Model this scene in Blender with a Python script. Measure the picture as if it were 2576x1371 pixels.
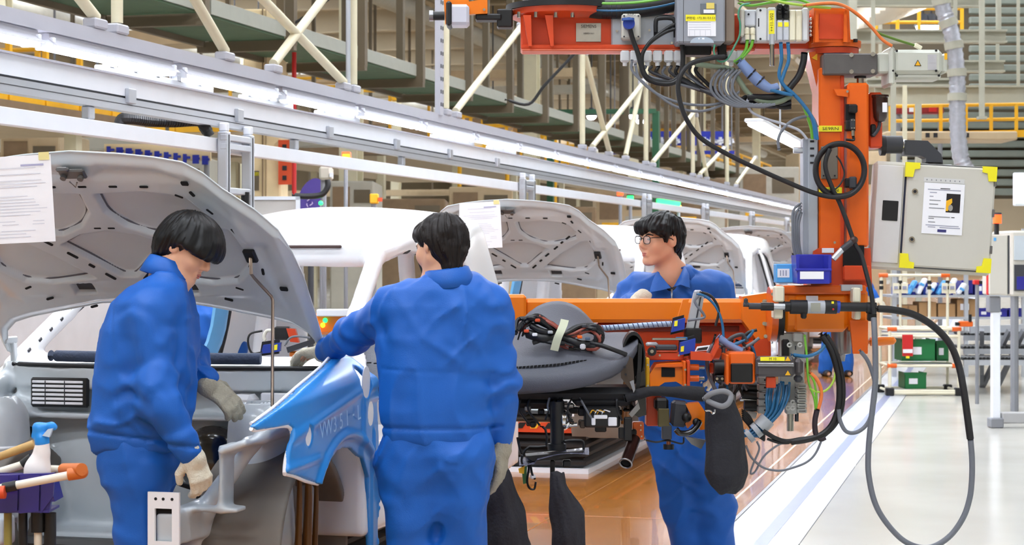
import bpy, bmesh, math, random
import numpy as np
from mathutils import Vector, Matrix

for _o in list(bpy.data.objects):
    bpy.data.objects.remove(_o)
SC = bpy.context.scene
COL = SC.collection

# ------------------------------------------------------------------ camera
# World: +Y runs along the assembly line, +X to the right of it, Z up.
FPX = 4800.0                       # focal length in pixels of the 2576x1371 frame
HZ = 640.0                         # pixel row of the horizon
TH = math.atan(1247.0 / FPX)       # yaw of the camera away from the line direction
CT, ST = math.cos(TH), math.sin(TH)
CH = 1.57                          # camera height
cam_d = bpy.data.cameras.new('camera')
cam_d.sensor_fit = 'HORIZONTAL'
cam_d.sensor_width = 36.0
cam_d.lens = FPX / 2576.0 * 36.0
cam_d.shift_y = -(685.5 - HZ) / 2576.0
cam_d.clip_start = 0.1
cam_d.clip_end = 400
cam_d.dof.use_dof = True
cam_d.dof.focus_distance = 8.3
cam_d.dof.aperture_fstop = 8.0
cam_o = bpy.data.objects.new('camera', cam_d)
cam_o.location = (0, 0, CH)
cam_o.rotation_euler = (math.pi / 2, 0, TH)
COL.objects.link(cam_o)
SC.camera = cam_o

# ------------------------------------------------------------------ world and exposure
wd = bpy.data.worlds.new('hall_air')
SC.world = wd
wd.use_nodes = True
wd.node_tree.nodes['Background'].inputs[0].default_value = (1.0, 0.985, 0.96, 1)
wd.node_tree.nodes['Background'].inputs[1].default_value = 0.5
SC.view_settings.view_transform = 'Standard'
SC.view_settings.look = 'None'
SC.view_settings.gamma = 1.0
SC.view_settings.exposure = 0.12
SC.view_settings.use_curve_mapping = False
LAMP_POWER = 34.0                  # added ceiling strip lamps
TUBE_POWER = 48.0                  # fluorescent tubes along the line

# ------------------------------------------------------------------ pixels to places
RX = Vector((CT, ST, 0)); FW = Vector((-ST, CT, 0)); UP = Vector((0, 0, 1))
MC = Matrix((RX, FW, UP)).transposed()      # camera-yaw frame: right, away, up

def C2W(a, b, z):
    return RX * a + FW * b + UP * z

def W(px, py, Z):
    """pixel + distance along the viewing direction -> world"""
    return C2W((px - 1288) / FPX * Z, Z, CH - (py - HZ) / FPX * Z)

def WX(px, py, X):
    """pixel -> point on the vertical plane at world X"""
    t = (px - 1288) / FPX
    return W(px, py, X / (t * CT - ST))

def WY(px, py, Y):
    t = (px - 1288) / FPX
    return W(px, py, Y / (t * ST + CT))

def WF(px, py, h=0.0):
    return W(px, py, (CH - h) * FPX / (py - HZ))

def CF(px, py, Z):
    """pixel + distance -> camera-yaw frame"""
    return Vector(((px - 1288) / FPX * Z, Z, CH - (py - HZ) / FPX * Z))

# ------------------------------------------------------------------ materials
def lin(c):
    c = c / 255.0
    return c / 12.92 if c <= 0.04045 else ((c + 0.055) / 1.055) ** 2.4

MATS = {}
def mat(name, rgb, rough=0.5, metal=0.0, coat=0.0, var=0.06, vscale=6.0, bump=0.0, bscale=40.0,
        emit=0.0, spec=0.5, alpha=1.0, trans=0.0, rgb2=None):
    if name in MATS:
        return MATS[name]
    m = bpy.data.materials.new(name)
    m.use_nodes = True
    nt = m.node_tree
    b = nt.nodes['Principled BSDF']
    col = tuple(lin(x) for x in rgb) + (1,)
    b.inputs['Base Color'].default_value = col
    b.inputs['Roughness'].default_value = rough
    b.inputs['Metallic'].default_value = metal
    b.inputs['Coat Weight'].default_value = coat
    b.inputs['Coat Roughness'].default_value = 0.08
    b.inputs['Specular IOR Level'].default_value = spec
    b.inputs['Alpha'].default_value = alpha
    b.inputs['Transmission Weight'].default_value = trans
    tc = nt.nodes.new('ShaderNodeTexCoord')
    if var > 0:
        n = nt.nodes.new('ShaderNodeTexNoise')
        n.inputs['Scale'].default_value = vscale
        n.inputs['Detail'].default_value = 4
        nt.links.new(tc.outputs['Object'], n.inputs['Vector'])
        mx = nt.nodes.new('ShaderNodeMix')
        mx.data_type = 'RGBA'
        c2 = tuple(lin(x) for x in rgb2) + (1,) if rgb2 else tuple(x * (1 - 2.2 * var) for x in col[:3]) + (1,)
        c1 = col if rgb2 else tuple(min(1, x * (1 + var)) for x in col[:3]) + (1,)
        mx.inputs['A'].default_value = c1
        mx.inputs['B'].default_value = c2
        nt.links.new(n.outputs['Fac'], mx.inputs['Factor'])
        nt.links.new(mx.outputs['Result'], b.inputs['Base Color'])
    if bump > 0:
        n2 = nt.nodes.new('ShaderNodeTexNoise')
        n2.inputs['Scale'].default_value = bscale
        n2.inputs['Detail'].default_value = 5
        nt.links.new(tc.outputs['Object'], n2.inputs['Vector'])
        bp = nt.nodes.new('ShaderNodeBump')
        bp.inputs['Strength'].default_value = bump
        bp.inputs['Distance'].default_value = 0.01
        nt.links.new(n2.outputs['Fac'], bp.inputs['Height'])
        nt.links.new(bp.outputs['Normal'], b.inputs['Normal'])
    if emit > 0:
        b.inputs['Emission Color'].default_value = col
        b.inputs['Emission Strength'].default_value = emit
    MATS[name] = m
    return m

white = mat('white paint', (236, 238, 242), 0.35, coat=0.2, var=0.02)
rail_white = mat('white rail paint', (232, 236, 242), 0.4, var=0.03)
rail_grey = mat('grey rail paint', (178, 178, 186), 0.45, var=0.03)
alu = mat('aluminium profile', (200, 205, 212), 0.35, metal=0.6, var=0.04)
steel = mat('steel', (150, 150, 152), 0.3, metal=0.9, var=0.05)
chrome = mat('bright metal', (215, 215, 215), 0.15, metal=1.0, var=0.02)
cream = mat('cream pipe paint', (216, 208, 178), 0.5, var=0.05)
cream2 = mat('cream panel', (232, 210, 165), 0.6, var=0.06)
beige = mat('beige roof sheet', (160, 140, 110), 0.7, var=0.1, vscale=0.6)
beam_m = mat('roof beam paint', (158, 142, 114), 0.6, var=0.08, vscale=1.0)
darkbeam = mat('brown grey steel', (98, 86, 66), 0.6, var=0.1, vscale=2.0)
greenmesh = mat('green mesh deck', (66, 92, 64), 0.7, var=0.2, vscale=3.0, bump=0.3, bscale=60)
greenpaint = mat('green paint', (40, 92, 62), 0.5, var=0.06)
yellow = mat('yellow safety paint', (238, 178, 22), 0.5, var=0.05)
yellow_tag = mat('yellow tag', (245, 232, 40), 0.5, var=0.02)
black = mat('black plastic', (15, 15, 17), 0.45, var=0.08)
rubber = mat('black rubber', (22, 22, 25), 0.55, var=0.06)
darkgrey = mat('dark grey plastic', (52, 54, 60), 0.5, var=0.06)
midgrey = mat('mid grey plastic', (128, 130, 136), 0.5, var=0.05)
greycable = mat('grey cable', (108, 112, 120), 0.5, var=0.05)
bluecable = mat('blue hose', (36, 104, 150), 0.35, var=0.06)
greencable = mat('green cable', (108, 176, 52), 0.4, var=0.05)
orangecable = mat('orange cable', (226, 120, 56), 0.45, var=0.05)
orange = mat('orange paint', (228, 98, 14), 0.35, coat=0.3, var=0.06, vscale=5)
amber = mat('amber orange paint', (236, 122, 8), 0.35, coat=0.3, var=0.05, vscale=3)
redorange = mat('red orange paint', (212, 70, 24), 0.4, coat=0.2, var=0.07, vscale=5)
red = mat('red paint', (196, 30, 30), 0.45, var=0.05)
redsign = mat('red sign', (214, 78, 34), 0.6, var=0.05)
navy = mat('navy plastic', (40, 40, 140), 0.4, var=0.05)
bluebin = mat('blue bin plastic', (46, 52, 168), 0.35, var=0.05)
bluesign = mat('blue sign', (24, 42, 160), 0.5, var=0.03)
skyblue = mat('light blue plastic', (84, 164, 226), 0.4, var=0.04)
sensorblue = mat('sensor blue', (28, 60, 160), 0.4, var=0.05)
paper = mat('paper', (238, 238, 242), 0.8, var=0.02)
paperink = mat('printed ink', (150, 152, 170), 0.8, var=0.02)
ink = mat('black ink', (30, 30, 34), 0.7, var=0.02)
lettering = mat('white lettering', (238, 240, 246), 0.6, var=0.01)
boxgrey = mat('cabinet light grey', (198, 195, 184), 0.5, var=0.03)
ivory = mat('ivory plastic', (232, 226, 200), 0.45, var=0.04)
cardboard = mat('cardboard', (176, 136, 92), 0.8, var=0.1)
green_bin = mat('green bin', (16, 110, 56), 0.4, var=0.05)
tube_m = mat('fluorescent tube', (246, 248, 255), 0.4, var=0, emit=TUBE_POWER)
lamp_m = mat('ceiling lamp diffuser', (238, 245, 255), 0.4, var=0, emit=LAMP_POWER)
led_green = mat('green lamp', (30, 220, 90), 0.4, var=0, emit=4)
led_red = mat('red lamp', (255, 60, 20), 0.4, var=0, emit=5)
led_amber = mat('amber lamp', (255, 170, 20), 0.4, var=0, emit=4)
screen_m = mat('lit screen', (210, 235, 225), 0.4, var=0.03, emit=1.0)

# ------------------------------------------------------------------ mesh builder
def ortho(d):
    d = Vector(d).normalized()
    u = Vector((0, 0, 1)) if abs(d.z) < 0.95 else Vector((0, 1, 0))
    a = d.cross(u).normalized()
    return a, a.cross(d).normalized()

def catmull(pts, sub):
    pts = [Vector(p) for p in pts]
    if sub <= 1 or len(pts) < 3:
        return pts
    P = [pts[0] * 2 - pts[1]] + pts + [pts[-1] * 2 - pts[-2]]
    out = []
    for i in range(1, len(P) - 2):
        p0, p1, p2, p3 = P[i - 1], P[i], P[i + 1], P[i + 2]
        for k in range(sub):
            t = k / sub
            out.append(0.5 * ((2 * p1) + (p2 - p0) * t + (2 * p0 - 5 * p1 + 4 * p2 - p3) * t * t
                              + (3 * p1 - p0 - 3 * p2 + p3) * t ** 3))
    out.append(pts[-1])
    return out

class MB:
    def __init__(s):
        s.v = []; s.f = []
    def raw(s, v, f):
        o = len(s.v)
        s.v += [Vector(p) for p in v]
        s.f += [tuple(i + o for i in q) for q in f]
        return s
    def box(s, c, size, M=None, bev=0.0):
        hx, hy, hz = size[0] / 2, size[1] / 2, size[2] / 2
        c = Vector(c)
        if bev <= 0:
            v = [Vector((x * hx, y * hy, z * hz)) for x in (-1, 1) for y in (-1, 1) for z in (-1, 1)]
            f = [(0, 1, 3, 2), (4, 6, 7, 5), (0, 4, 5, 1), (2, 3, 7, 6), (0, 2, 6, 4), (1, 5, 7, 3)]
        else:
            b = min(bev, hx * .95, hy * .95, hz * .95)
            v = []; idx = {}
            for x in (-1, 1):
                for y in (-1, 1):
                    for z in (-1, 1):
                        for ax in range(3):
                            q = [x * (hx - b), y * (hy - b), z * (hz - b)]
                            q[ax] = (x * hx, y * hy, z * hz)[ax]
                            idx[(x, y, z, ax)] = len(v); v.append(Vector(q))
            f = []
            def add(q):
                n = (v[q[1]] - v[q[0]]).cross(v[q[2]] - v[q[0]])
                ctr = sum((v[i] for i in q), Vector()) / len(q)
                f.append(tuple(q) if n.dot(ctr) > 0 else tuple(reversed(q)))
            for ax in range(3):
                o1, o2 = [k for k in range(3) if k != ax]
                for sg in (-1, 1):
                    q = []
                    for a_, b_ in ((-1, -1), (1, -1), (1, 1), (-1, 1)):
                        t = [0, 0, 0]; t[ax] = sg; t[o1] = a_; t[o2] = b_
                        q.append(idx[(t[0], t[1], t[2], ax)])
                    add(q)
                for a_ in (-1, 1):
                    for b_ in (-1, 1):
                        t0 = [0, 0, 0]; t0[o1] = a_; t0[o2] = b_
                        ta = list(t0); ta[ax] = -1; tb = list(t0); tb[ax] = 1
                        add([idx[(*ta, o1)], idx[(*tb, o1)], idx[(*tb, o2)], idx[(*ta, o2)]])
            for x in (-1, 1):
                for y in (-1, 1):
                    for z in (-1, 1):
                        add([idx[(x, y, z, k)] for k in range(3)])
        if M is not None:
            v = [M @ p for p in v]
        return s.raw([p + c for p in v], f)
    def beam(s, p0, p1, w, h, up=(0, 0, 1), bev=0.0):
        p0, p1 = Vector(p0), Vector(p1)
        d = p1 - p0; L = d.length; d.normalize()
        up = Vector(up)
        if abs(d.dot(up)) > 0.98:
            up = Vector((0, 1, 0))
        a = d.cross(up).normalized(); u = a.cross(d)
        return s.box((p0 + p1) / 2, (L, w, h), Matrix((d, a, u)).transposed(), bev)
    def cyl(s, p0, p1, r, r1=None, n=12, cap=True):
        p0, p1 = Vector(p0), Vector(p1)
        r1 = r if r1 is None else r1
        a, b = ortho(p1 - p0)
        v = []
        for p, rr in ((p0, r), (p1, r1)):
            for i in range(n):
                t = 2 * math.pi * i / n
                v.append(p + a * (math.cos(t) * rr) + b * (math.sin(t) * rr))
        f = [(i, i + n, (i + 1) % n + n, (i + 1) % n) for i in range(n)]
        if cap:
            f += [tuple(range(n)), tuple(reversed(range(n, 2 * n)))]
        return s.raw(v, f)
    def tube(s, pts, r, n=8, sub=4, cap=True):
        n = 12 if n >= 8 else n
        P = catmull(pts, sub)
        rs = r if isinstance(r, (list, tuple)) else None
        v = []; f = []
        a = None
        for i, p in enumerate(P):
            d = (P[min(i + 1, len(P) - 1)] - P[max(i - 1, 0)]).normalized()
            if a is None:
                a, b = ortho(d)
            else:
                a = (a - d * a.dot(d)).normalized()
                b = d.cross(a)
            if rs:
                q = i / (len(P) - 1) * (len(rs) - 1); k = min(int(q), len(rs) - 2)
                rr = rs[k] + (rs[k + 1] - rs[k]) * (q - k)
            else:
                rr = r
            for j in range(n):
                t = 2 * math.pi * j / n
                v.append(p + a * (math.cos(t) * rr) + b * (math.sin(t) * rr))
        m = len(P)
        for i in range(m - 1):
            for j in range(n):
                f.append((i * n + j, i * n + (j + 1) % n, (i + 1) * n + (j + 1) % n, (i + 1) * n + j))
        if cap:
            f += [tuple(reversed(range(n))), tuple(range((m - 1) * n, m * n))]
        return s.raw(v, f)
    def lathe(s, prof, o, axis=(0, 0, 1), n=20):
        o = Vector(o); ax = Vector(axis).normalized()
        a, b = ortho(ax)
        v = []; f = []
        for r, z in prof:
            for j in range(n):
                t = 2 * math.pi * j / n
                v.append(o + ax * z + a * (math.cos(t) * r) + b * (math.sin(t) * r))
        for i in range(len(prof) - 1):
            for j in range(n):
                f.append((i * n + j, (i + 1) * n + j, (i + 1) * n + (j + 1) % n, i * n + (j + 1) % n))
        f += [tuple(range(n)), tuple(reversed(range((len(prof) - 1) * n, len(prof) * n)))]
        return s.raw(v, f)
    def prism(s, poly, depth):
        """poly: list of 3D points (planar); depth: extrusion vector"""
        poly = [Vector(p) for p in poly]; d = Vector(depth); n = len(poly)
        nn = Vector()
        for i in range(n):
            nn += poly[i].cross(poly[(i + 1) % n])
        if nn.dot(d) > 0:
            poly.reverse()
        v = poly + [p + d for p in poly]
        f = [tuple(range(n)), tuple(reversed(range(n, 2 * n)))]
        f += [(i, i + n, (i + 1) % n + n, (i + 1) % n) for i in range(n)]
        return s.raw(v, f)
    def ball(s, c, r, n=12, m=8, M=None):
        c = Vector(c)
        if not isinstance(r, (tuple, list)):
            r = (r, r, r)
        v = [Vector((0, 0, -1))]; f = []
        for i in range(1, m):
            t = math.pi * i / m - math.pi / 2
            for j in range(n):
                q = 2 * math.pi * j / n
                v.append(Vector((math.cos(t) * math.cos(q), math.cos(t) * math.sin(q), math.sin(t))))
        v.append(Vector((0, 0, 1)))
        for j in range(n):
            f.append((0, 1 + (j + 1) % n, 1 + j))
            f.append((len(v) - 1, 1 + (m - 2) * n + j, 1 + (m - 2) * n + (j + 1) % n))
        for i in range(m - 2):
            for j in range(n):
                f.append((1 + i * n + j, 1 + i * n + (j + 1) % n, 1 + (i + 1) * n + (j + 1) % n, 1 + (i + 1) * n + j))
        v = [Vector((p.x * r[0], p.y * r[1], p.z * r[2])) for p in v]
        if M is not None:
            v = [M @ p for p in v]
        return s.raw([p + c for p in v], f)
    def grid(s, P):
        """P: rows of points"""
        m = len(P); n = len(P[0])
        v = [p for r in P for p in r]
        f = [(i * n + j, i * n + j + 1, (i + 1) * n + j + 1, (i + 1) * n + j) for i in range(m - 1) for j in range(n - 1)]
        return s.raw(v, f)
    def torus(s, c, axis, R, r, n=24, m=8):
        c = Vector(c); a, b = ortho(axis)
        pts = [c + a * (math.cos(2 * math.pi * i / n) * R) + b * (math.sin(2 * math.pi * i / n) * R) for i in range(n + 1)]
        return s.tube(pts, r, m, 1, False)

def pbox(mb, x0, y0, x1, y1, Z, depth, bev=0.0):
    """box square to the camera yaw whose front face covers a pixel rectangle at distance Z"""
    p = CF(x0, y0, Z); q = CF(x1, y1, Z)
    c = C2W((p.x + q.x) / 2, Z + depth / 2, (p.z + q.z) / 2)
    return mb.box(c, (abs(q.x - p.x), depth, abs(q.z - p.z)), MC, bev)

def pprism(mb, pts, Z, depth):
    return mb.prism([W(x, y, Z) for x, y in pts], FW * depth)

# ------------------------------------------------------------------ objects
ORG = {}
def link(o, parent=None, label=None, cat=None, group=None, kind=None):
    COL.objects.link(o)
    if parent is not None:
        o.parent = parent
    if label: o['label'] = label
    if cat: o['category'] = cat
    if group: o['group'] = group
    if kind: o['kind'] = kind
    return o

def thing(name, label, cat, loc, group=None, kind=None):
    o = bpy.data.objects.new(name, None)
    o.empty_display_size = 0.1
    o.location = loc
    ORG[o.name] = Vector(loc)
    return link(o, None, label, cat, group, kind)

def add(name, mb, m, parent=None, label=None, cat=None, group=None, kind=None, ang=0.6, smooth=True):
    """one mesh object from a builder (or (verts, faces)) in world coordinates"""
    if isinstance(mb, MB):
        V, Fc = mb.v, mb.f
        A = np.array([tuple(p) for p in V], dtype=np.float64)
    else:
        A, Fc = np.asarray(mb[0], dtype=np.float64), mb[1]
    lo, hi = A.min(0), A.max(0)
    c = (lo + hi) / 2
    if parent is None:
        c[2] = lo[2]
    me = bpy.data.meshes.new(name)
    if isinstance(Fc, np.ndarray):
        n = len(Fc); k = Fc.shape[1]
        me.vertices.add(len(A)); me.vertices.foreach_set('co', (A - c).astype(np.float32).ravel())
        me.loops.add(n * k); me.loops.foreach_set('vertex_index', Fc.astype(np.int32).ravel())
        me.polygons.add(n)
        me.polygons.foreach_set('loop_start', np.arange(0, n * k, k, dtype=np.int32))
        me.polygons.foreach_set('loop_total', np.full(n, k, dtype=np.int32))
        me.update(calc_edges=True); me.validate()
    else:
        me.from_pydata((A - c).tolist(), [], [list(q) for q in Fc])
        me.update()
    me.materials.append(m)
    if smooth:
        me.shade_smooth()
        if ang < 3.0:
            me.set_sharp_from_angle(angle=ang)
    o = bpy.data.objects.new(name, me)
    po = ORG[parent.name] if parent is not None else Vector((0, 0, 0))
    o.location = Vector(c) - po
    ORG[o.name] = Vector(c)
    return link(o, parent, label, cat, group, kind)

def copy_tree(o, parent=None, delta=None, label=None, group=None):
    c = o.copy()
    COL.objects.link(c)
    c.parent = parent
    if parent is None and delta is not None:
        c.location = o.location + Vector(delta)
    ORG[c.name] = ORG[o.name] + Vector(delta or (0, 0, 0))
    if label: c['label'] = label
    if group: c['group'] = group
    for ch in list(o.children):
        copy_tree(ch, c, delta)
    return c

def text(name, s, p, right, up, h, m, parent, align='CENTER', depth=0.0006, width=None):
    """flat lettering as a mesh; p = centre, h = cap height"""
    cu = bpy.data.curves.new(name, 'FONT')
    cu.body = s; cu.size = h / 0.70
    cu.align_x = align; cu.align_y = 'CENTER'
    cu.resolution_u = 3
    to = bpy.data.objects.new(name, cu)
    COL.objects.link(to)
    bpy.context.view_layer.update()
    me = bpy.data.meshes.new_from_object(to.evaluated_get(bpy.context.evaluated_depsgraph_get()))
    bpy.data.objects.remove(to)
    right = Vector(right).normalized(); up = Vector(up).normalized(); nrm = right.cross(up)
    A = np.array([tuple(v.co) for v in me.vertices])
    if len(A) == 0:
        return None
    k = 1.0
    if width:
        k = width / max(1e-6, A[:, 0].max() - A[:, 0].min())
    ctr = (A.min(0) + A.max(0)) / 2 if align == 'CENTER' else np.array([A[:, 0].min(), (A[:, 1].min() + A[:, 1].max()) / 2, 0])
    p = Vector(p)
    V = [p + right * float((a[0] - ctr[0]) * k) + up * float(a[1] - ctr[1]) + nrm * depth for a in A]
    Fs = [tuple(q.vertices) for q in me.polygons]
    b = MB().raw(V, Fs)
    return add(name, b, m, parent, smooth=False)

ORD = ['first', 'second', 'third', 'fourth', 'fifth', 'sixth', 'seventh', 'eighth', 'ninth', 'tenth', 'eleventh', 'twelfth',
       'thirteenth', 'fourteenth', 'fifteenth', 'sixteenth', 'seventeenth', 'eighteenth', 'nineteenth', 'twentieth',
       'twenty-first', 'twenty-second', 'twenty-third', 'twenty-fourth', 'twenty-fifth', 'twenty-sixth', 'twenty-seventh',
       'twenty-eighth', 'twenty-ninth', 'thirtieth', 'thirty-first', 'thirty-second', 'thirty-third', 'thirty-fourth', 'thirty-fifth', 'thirty-sixth']

# ------------------------------------------------------------------ implicit surfaces
_rng = np.random.RandomState(7)
_LAT = _rng.rand(32, 32, 32).astype(np.float32)
def vnoise(x, y, z):
    xi = np.floor(x).astype(np.int32); yi = np.floor(y).astype(np.int32); zi = np.floor(z).astype(np.int32)
    fx = x - xi; fy = y - yi; fz = z - zi
    fx = fx * fx * (3 - 2 * fx); fy = fy * fy * (3 - 2 * fy); fz = fz * fz * (3 - 2 * fz)
    def L(a, b, c):
        return _LAT[(xi + a) & 31, (yi + b) & 31, (zi + c) & 31]
    x00 = L(0, 0, 0) * (1 - fx) + L(1, 0, 0) * fx; x10 = L(0, 1, 0) * (1 - fx) + L(1, 1, 0) * fx
    x01 = L(0, 0, 1) * (1 - fx) + L(1, 0, 1) * fx; x11 = L(0, 1, 1) * (1 - fx) + L(1, 1, 1) * fx
    y0 = x00 * (1 - fy) + x10 * fy; y1 = x01 * (1 - fy) + x11 * fy
    return (y0 * (1 - fz) + y1 * fz) * 2 - 1

def smin(a, b, k):
    if k <= 0:
        return np.minimum(a, b)
    h = np.clip(0.5 + 0.5 * (b - a) / k, 0, 1)
    return b + (a - b) * h - k * h * (1 - h)

class SDF:
    def __init__(s, lo, hi, h):
        s.lo = np.array(lo, float); s.h = h
        n = np.ceil((np.array(hi) - s.lo) / h).astype(int) + 1
        s.ax = [s.lo[i] + h * np.arange(n[i]) for i in range(3)]
        s.f = np.full(tuple(n), 0.5, np.float32)
    def sl(s, lo, hi):
        r = []
        for i in range(3):
            a = int(max(0, math.floor((lo[i] - s.lo[i]) / s.h)))
            b = int(min(s.f.shape[i], math.ceil((hi[i] - s.lo[i]) / s.h) + 1))
            r.append(slice(a, max(a, b)))
        return tuple(r)
    def co(s, sl):
        return (s.ax[0][sl[0]][:, None, None].astype(np.float32), s.ax[1][sl[1]][None, :, None].astype(np.float32),
                s.ax[2][sl[2]][None, None, :].astype(np.float32))
    def put(s, sl, d, k, mode):
        if mode == 'add':
            s.f[sl] = smin(s.f[sl], d, k)
        else:
            s.f[sl] = -smin(-s.f[sl], d, k)
    def cap(s, a, b, ra, rb=None, k=0.03, mode='add', flat=None):
        """tapered capsule; flat = (axis vector, factor) squashes the section"""
        rb = ra if rb is None else rb
        a = np.array(a, float); b = np.array(b, float)
        R = max(ra, rb) + k + 2 * s.h
        if flat: R = R * max(1, 1.0 / flat[1]) if flat[1] < 1 else R
        sl = s.sl(np.minimum(a, b) - R, np.maximum(a, b) + R)
        x, y, z = s.co(sl)
        d = b - a; L2 = max(1e-9, float(d @ d))
        px, py, pz = x - a[0], y - a[1], z - a[2]
        t = np.clip((px * d[0] + py * d[1] + pz * d[2]) / L2, 0, 1)
        qx, qy, qz = px - t * d[0], py - t * d[1], pz - t * d[2]
        if flat:
            u = np.array(flat[0], float); u /= np.linalg.norm(u)
            w = (qx * u[0] + qy * u[1] + qz * u[2]) * (1.0 / flat[1] - 1)
            qx, qy, qz = qx + w * u[0], qy + w * u[1], qz + w * u[2]
        dd = np.sqrt(qx * qx + qy * qy + qz * qz) - (ra + (rb - ra) * t)
        s.put(sl, dd, k, mode)
        return s
    def ell(s, c, r, M=None, k=0.03, mode='add'):
        c = np.array(c, float); r = np.array(r, float)
        R = r.max() + k + 2 * s.h
        sl = s.sl(c - R, c + R)
        x, y, z = s.co(sl)
        px, py, pz = x - c[0], y - c[1], z - c[2]
        if M is not None:
            M = np.array(M, float)          # columns = axes
            px, py, pz = (M[0, 0] * px + M[1, 0] * py + M[2, 0] * pz, M[0, 1] * px + M[1, 1] * py + M[2, 1] * pz,
                          M[0, 2] * px + M[1, 2] * py + M[2, 2] * pz)
        k0 = np.sqrt((px / r[0]) ** 2 + (py / r[1]) ** 2 + (pz / r[2]) ** 2)
        k1 = np.sqrt((px / r[0] ** 2) ** 2 + (py / r[1] ** 2) ** 2 + (pz / r[2] ** 2) ** 2)
        dd = k0 * (k0 - 1) / np.maximum(k1, 1e-6)
        dd = np.where(k0 < 1e-3, -r.min(), dd)
        s.put(sl, dd, k, mode)
        return s
    def box(s, c, size, M=None, r=0.01, k=0.02, mode='add'):
        c = np.array(c, float); hf = np.array(size, float) / 2
        R = np.linalg.norm(hf) + k + 2 * s.h
        ext = np.array([R] * 3) if M is not None else hf + k + 2 * s.h
        sl = s.sl(c - ext, c + ext)
        x, y, z = s.co(sl)
        px, py, pz = x - c[0], y - c[1], z - c[2]
        if M is not None:
            M = np.array(M, float)
            px, py, pz = (M[0, 0] * px + M[1, 0] * py + M[2, 0] * pz, M[0, 1] * px + M[1, 1] * py + M[2, 1] * pz,
                          M[0, 2] * px + M[1, 2] * py + M[2, 2] * pz)
        qx, qy, qz = np.abs(px) - hf[0] + r, np.abs(py) - hf[1] + r, np.abs(pz) - hf[2] + r
        dd = np.sqrt(np.maximum(qx, 0) ** 2 + np.maximum(qy, 0) ** 2 + np.maximum(qz, 0) ** 2) + np.minimum(np.maximum(qx, np.maximum(qy, qz)), 0) - r
        s.put(sl, dd, k, mode)
        return s
    def func(s, fn, lo=None, hi=None, k=0.0, mode='add'):
        sl = s.sl(s.lo if lo is None else lo, [s.ax[i][-1] for i in range(3)] if hi is None else hi)
        s.put(sl, fn(*s.co(sl)).astype(np.float32), k, mode)
        return s
    def ripple(s, fn, band=0.05):
        """displace the surface by fn(x, y, z) (positive = outward)"""
        i, j, k = np.nonzero(np.abs(s.f) < band)
        s.f[i, j, k] -= fn(s.ax[0][i], s.ax[1][j], s.ax[2][k]).astype(np.float32)
        return s
    def mesh(s, smooth=0):
        f = s.f; neg = f < 0
        nx, ny, nz = f.shape
        cnt = np.zeros((nx - 1, ny - 1, nz - 1), np.int8)
        offs = [(i, j, k) for i in (0, 1) for j in (0, 1) for k in (0, 1)]
        for i, j, k in offs:
            cnt += neg[i:nx - 1 + i, j:ny - 1 + j, k:nz - 1 + k]
        ci, cj, ck = np.nonzero((cnt > 0) & (cnt < 8))
        idx = -np.ones(cnt.shape, np.int64)
        idx[ci, cj, ck] = np.arange(len(ci))
        acc = np.zeros((len(ci), 3)); num = np.zeros(len(ci))
        for a in offs:
            for ax in range(3):
                if a[ax] == 1:
                    continue
                b = list(a); b[ax] = 1
                fa = f[ci + a[0], cj + a[1], ck + a[2]]; fb = f[ci + b[0], cj + b[1], ck + b[2]]
                m = (fa < 0) != (fb < 0)
                t = np.where(m, fa / np.where(m, fa - fb, 1), 0)
                p = np.tile(np.array(a, float), (len(ci), 1)); p[:, ax] += t
                acc += p * m[:, None]; num += m
        V = (acc / num[:, None] + np.stack([ci, cj, ck], 1)) * s.h + s.lo
        Q = []
        for ax in range(3):
            o = [k for k in range(3) if k != ax]
            A = [slice(None)] * 3; B = [slice(None)] * 3
            A[ax] = slice(0, -1); B[ax] = slice(1, None)
            na, nb = neg[tuple(A)], neg[tuple(B)]
            e = np.stack(np.nonzero(na != nb), 1)
            ok = (e[:, o[0]] > 0) & (e[:, o[1]] > 0) & (e[:, o[0]] < f.shape[o[0]] - 1) & (e[:, o[1]] < f.shape[o[1]] - 1)
            e = e[ok]
            sg = na[e[:, 0], e[:, 1], e[:, 2]]
            q = []
            for d0, d1 in ((-1, -1), (0, -1), (0, 0), (-1, 0)):
                g = e.copy(); g[:, o[0]] += d0; g[:, o[1]] += d1
                q.append(idx[g[:, 0], g[:, 1], g[:, 2]])
            q = np.stack(q, 1)
            fl = sg if ax != 1 else ~sg
            q[~fl] = q[~fl][:, ::-1]
            Q.append(q)
        Q = np.concatenate(Q)
        Q = Q[(Q >= 0).all(1)]
        for _ in range(smooth):
            E = np.concatenate([Q[:, [0, 1]], Q[:, [1, 2]], Q[:, [2, 3]], Q[:, [3, 0]]])
            S = np.zeros_like(V); n = np.zeros(len(V))
            for c_ in range(3):
                S[:, c_] = np.bincount(E[:, 0], V[E[:, 1], c_], len(V)) + np.bincount(E[:, 1], V[E[:, 0], c_], len(V))
            n = np.bincount(E[:, 0], minlength=len(V)) + np.bincount(E[:, 1], minlength=len(V))
            V = V * 0.5 + 0.5 * S / np.maximum(n, 1)[:, None]
        return V, Q

def cam2world(V):
    """camera-yaw frame vertices -> world"""
    M = np.array([[CT, -ST, 0], [ST, CT, 0], [0, 0, 1]])
    return V @ M.T

def ss(a, b, x):
    t = np.clip((x - a) / (b - a), 0, 1)
    return t * t * (3 - 2 * t)

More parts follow.
